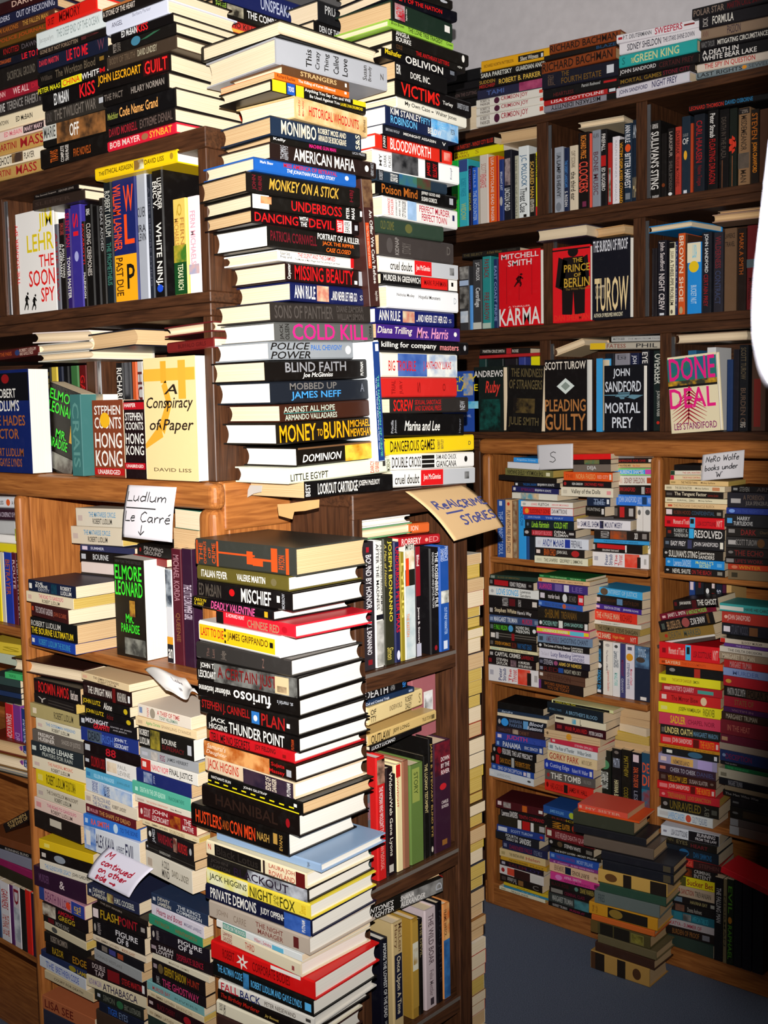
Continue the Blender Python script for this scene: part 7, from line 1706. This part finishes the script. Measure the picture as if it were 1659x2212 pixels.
sign('paper_sign', 'white paper sign with three handwritten lines on the back oak rail\'s right',
     (at('y', 2.914, q(755, 145)), at('y', 2.914, q(1335, 75)), at('y', 2.905, q(1315, 455)), at('y', 2.905, q(725, 505))), lambda s, t: .003*math.sin(math.pi*s),
     'e0dce0', [('NeRO Wolfe', .10, .32, .155, .22), ('books under', .09, .64, .145, .2), ("'W'", .36, .92, .16, .2)], .0022, '2a2a30')
q = lambda x, y: (740+x*.217, 1040+y*.217)
sign('paper_sign', 'large tan paper sign with blue marker curling out from the corner bookcase',
     (at('x', -1.335, q(625, 100)), at('x', -1.335, q(1215, 35)), at('x', -1.275, q(1630, 430)), at('x', -1.26, q(1110, 592))), lambda s, t: .008*math.sin(math.pi*t)-.006*s*t,
     'd8b484', [('ReAL', .14, .46, .20, .17), ('_', .20, .54, .18, .1), ('CRIME', .52, .50, .185, .16), ('STORIES', .35, .80, .17, .16)], .0042, '4a4f8a')
q = lambda x, y: (x*.30139, 1780+y*.30139)
sign('paper_sign', 'white paper sign with red marker words hanging between the left paperback stacks',
     (at('y', 1.236, q(775, 165)), at('y', 1.236, q(1100, 320)), at('y', 1.205, q(925, 527)), at('y', 1.195, q(620, 375))), lambda s, t: .006*math.sin(math.pi*t),
     'e6e2f2', [('M', .12, .30, .2, .22), ('continued', .14, .52, .16, .19), ('on other', .17, .73, .165, .17), ('side >', .18, .93, .15, .17)], .0030, 'b02038')
q = lambda x, y: (x*.30139, 1400+y*.30139)
sign('paper_sign', 'crumpled white paper lying over the right paperback stack beside the front stack',
     (at('y', 1.25, q(1035, 150)), at('y', 1.25, q(1310, 185)), at('y', 1.21, q(1440, 365)), at('y', 1.21, q(1190, 300))), lambda s, t: .010*math.sin(5*s)*math.sin(4*t+1)+.006*math.sin(9*s*t),
     'ece8e4', [('Love', .55, .5, .1, .12), ('N', .55, .75, .1, .1)], .0018, '4a3a4a', 'paper')
# torn tan scraps hanging below the tall tower
def scrap(label, pts, c, h, thick=.0012, pl='y'):
    P3 = [at(pl, c, p) for p in pts]; o = sum(P3, Vector())/len(P3)
    V = [tuple(p-o) for p in P3]+[tuple(p-o+Vector((0, thick, 0))) for p in P3]; n = len(P3)
    F = [list(range(n))[::-1], list(range(n, 2*n))]+[[i, (i+1) % n, n+(i+1) % n, n+i] for i in range(n)]
    ob = mesh_obj('cardboard_scrap', V, F, mat_plain(h, 1, .8, .15, 'cardboard')); ob.location = o
    return tag(ob, label, 'cardboard', 'torn scraps below the tall tower')
q = lambda x, y: (400+x*.2592, 1020+y*.2592)
scrap('torn tan cardboard scrap hanging below the tall tower, lowest and ragged', [q(768, 268), q(860, 262), q(1010, 238), (q(1115, 228)), q(1112, 296), q(1000, 322), q(905, 330), q(890, 392), q(780, 362)], 1.300, 'cda068')
scrap('curled grey paper scrap sticking out beneath the tall tower\'s lowest white book', [q(540, 108), q(640, 112), q(632, 165), q(572, 178), q(518, 210), q(522, 150)], 1.312, 'b8b4ae')
# hanging strap of the camera, close to the lens
def cam_pt(x, y, dist):
    d = Vector(ray(x, y)); return Vector(CAM)+d*dist
path = [(1760, -1500), (1745, -700), (1730, -100), (1690, 230), (1662, 470), (1645, 640), (1650, 760), (1682, 838), (1750, 860)]
P3 = [cam_pt(x, y, .125) for x, y in path]
rt = Vector(RT); wv = .019; th = .0014; fwv = Vector(FW)
fine = []
for i in range(len(P3)-1):
    p0, p1, p2, p3 = P3[max(i-1, 0)], P3[i], P3[i+1], P3[min(i+2, len(P3)-1)]
    for k in range(8):
        t = k/8
        fine.append(.5*((2*p1)+(p2-p0)*t+(2*p0-5*p1+4*p2-p3)*t*t+(3*p1-p0-3*p2+p3)*t**3))
fine.append(P3[-1]); o = fine[0].copy(); V = []; F = []
for p in fine:
    for a, b in ((0, 0), (1, 0), (1, 1), (0, 1)): V.append(tuple(p+rt*wv*a+fwv*th*b-o))
for i in range(len(fine)-1):
    for k in range(4): F.append([4*i+k, 4*i+(k+1) % 4, 4*i+4+(k+1) % 4, 4*i+4+k])
F += [[0, 1, 2, 3], [4*len(fine)-1-k for k in range(4)]]
so = mesh_obj('camera_strap', V, F, mat_noise('strap_weave', '6a6a74', 'a4a4b0', 700, .8)); so.location = o
tag(so, 'blurred white woven camera strap hanging close at the right edge', 'strap')
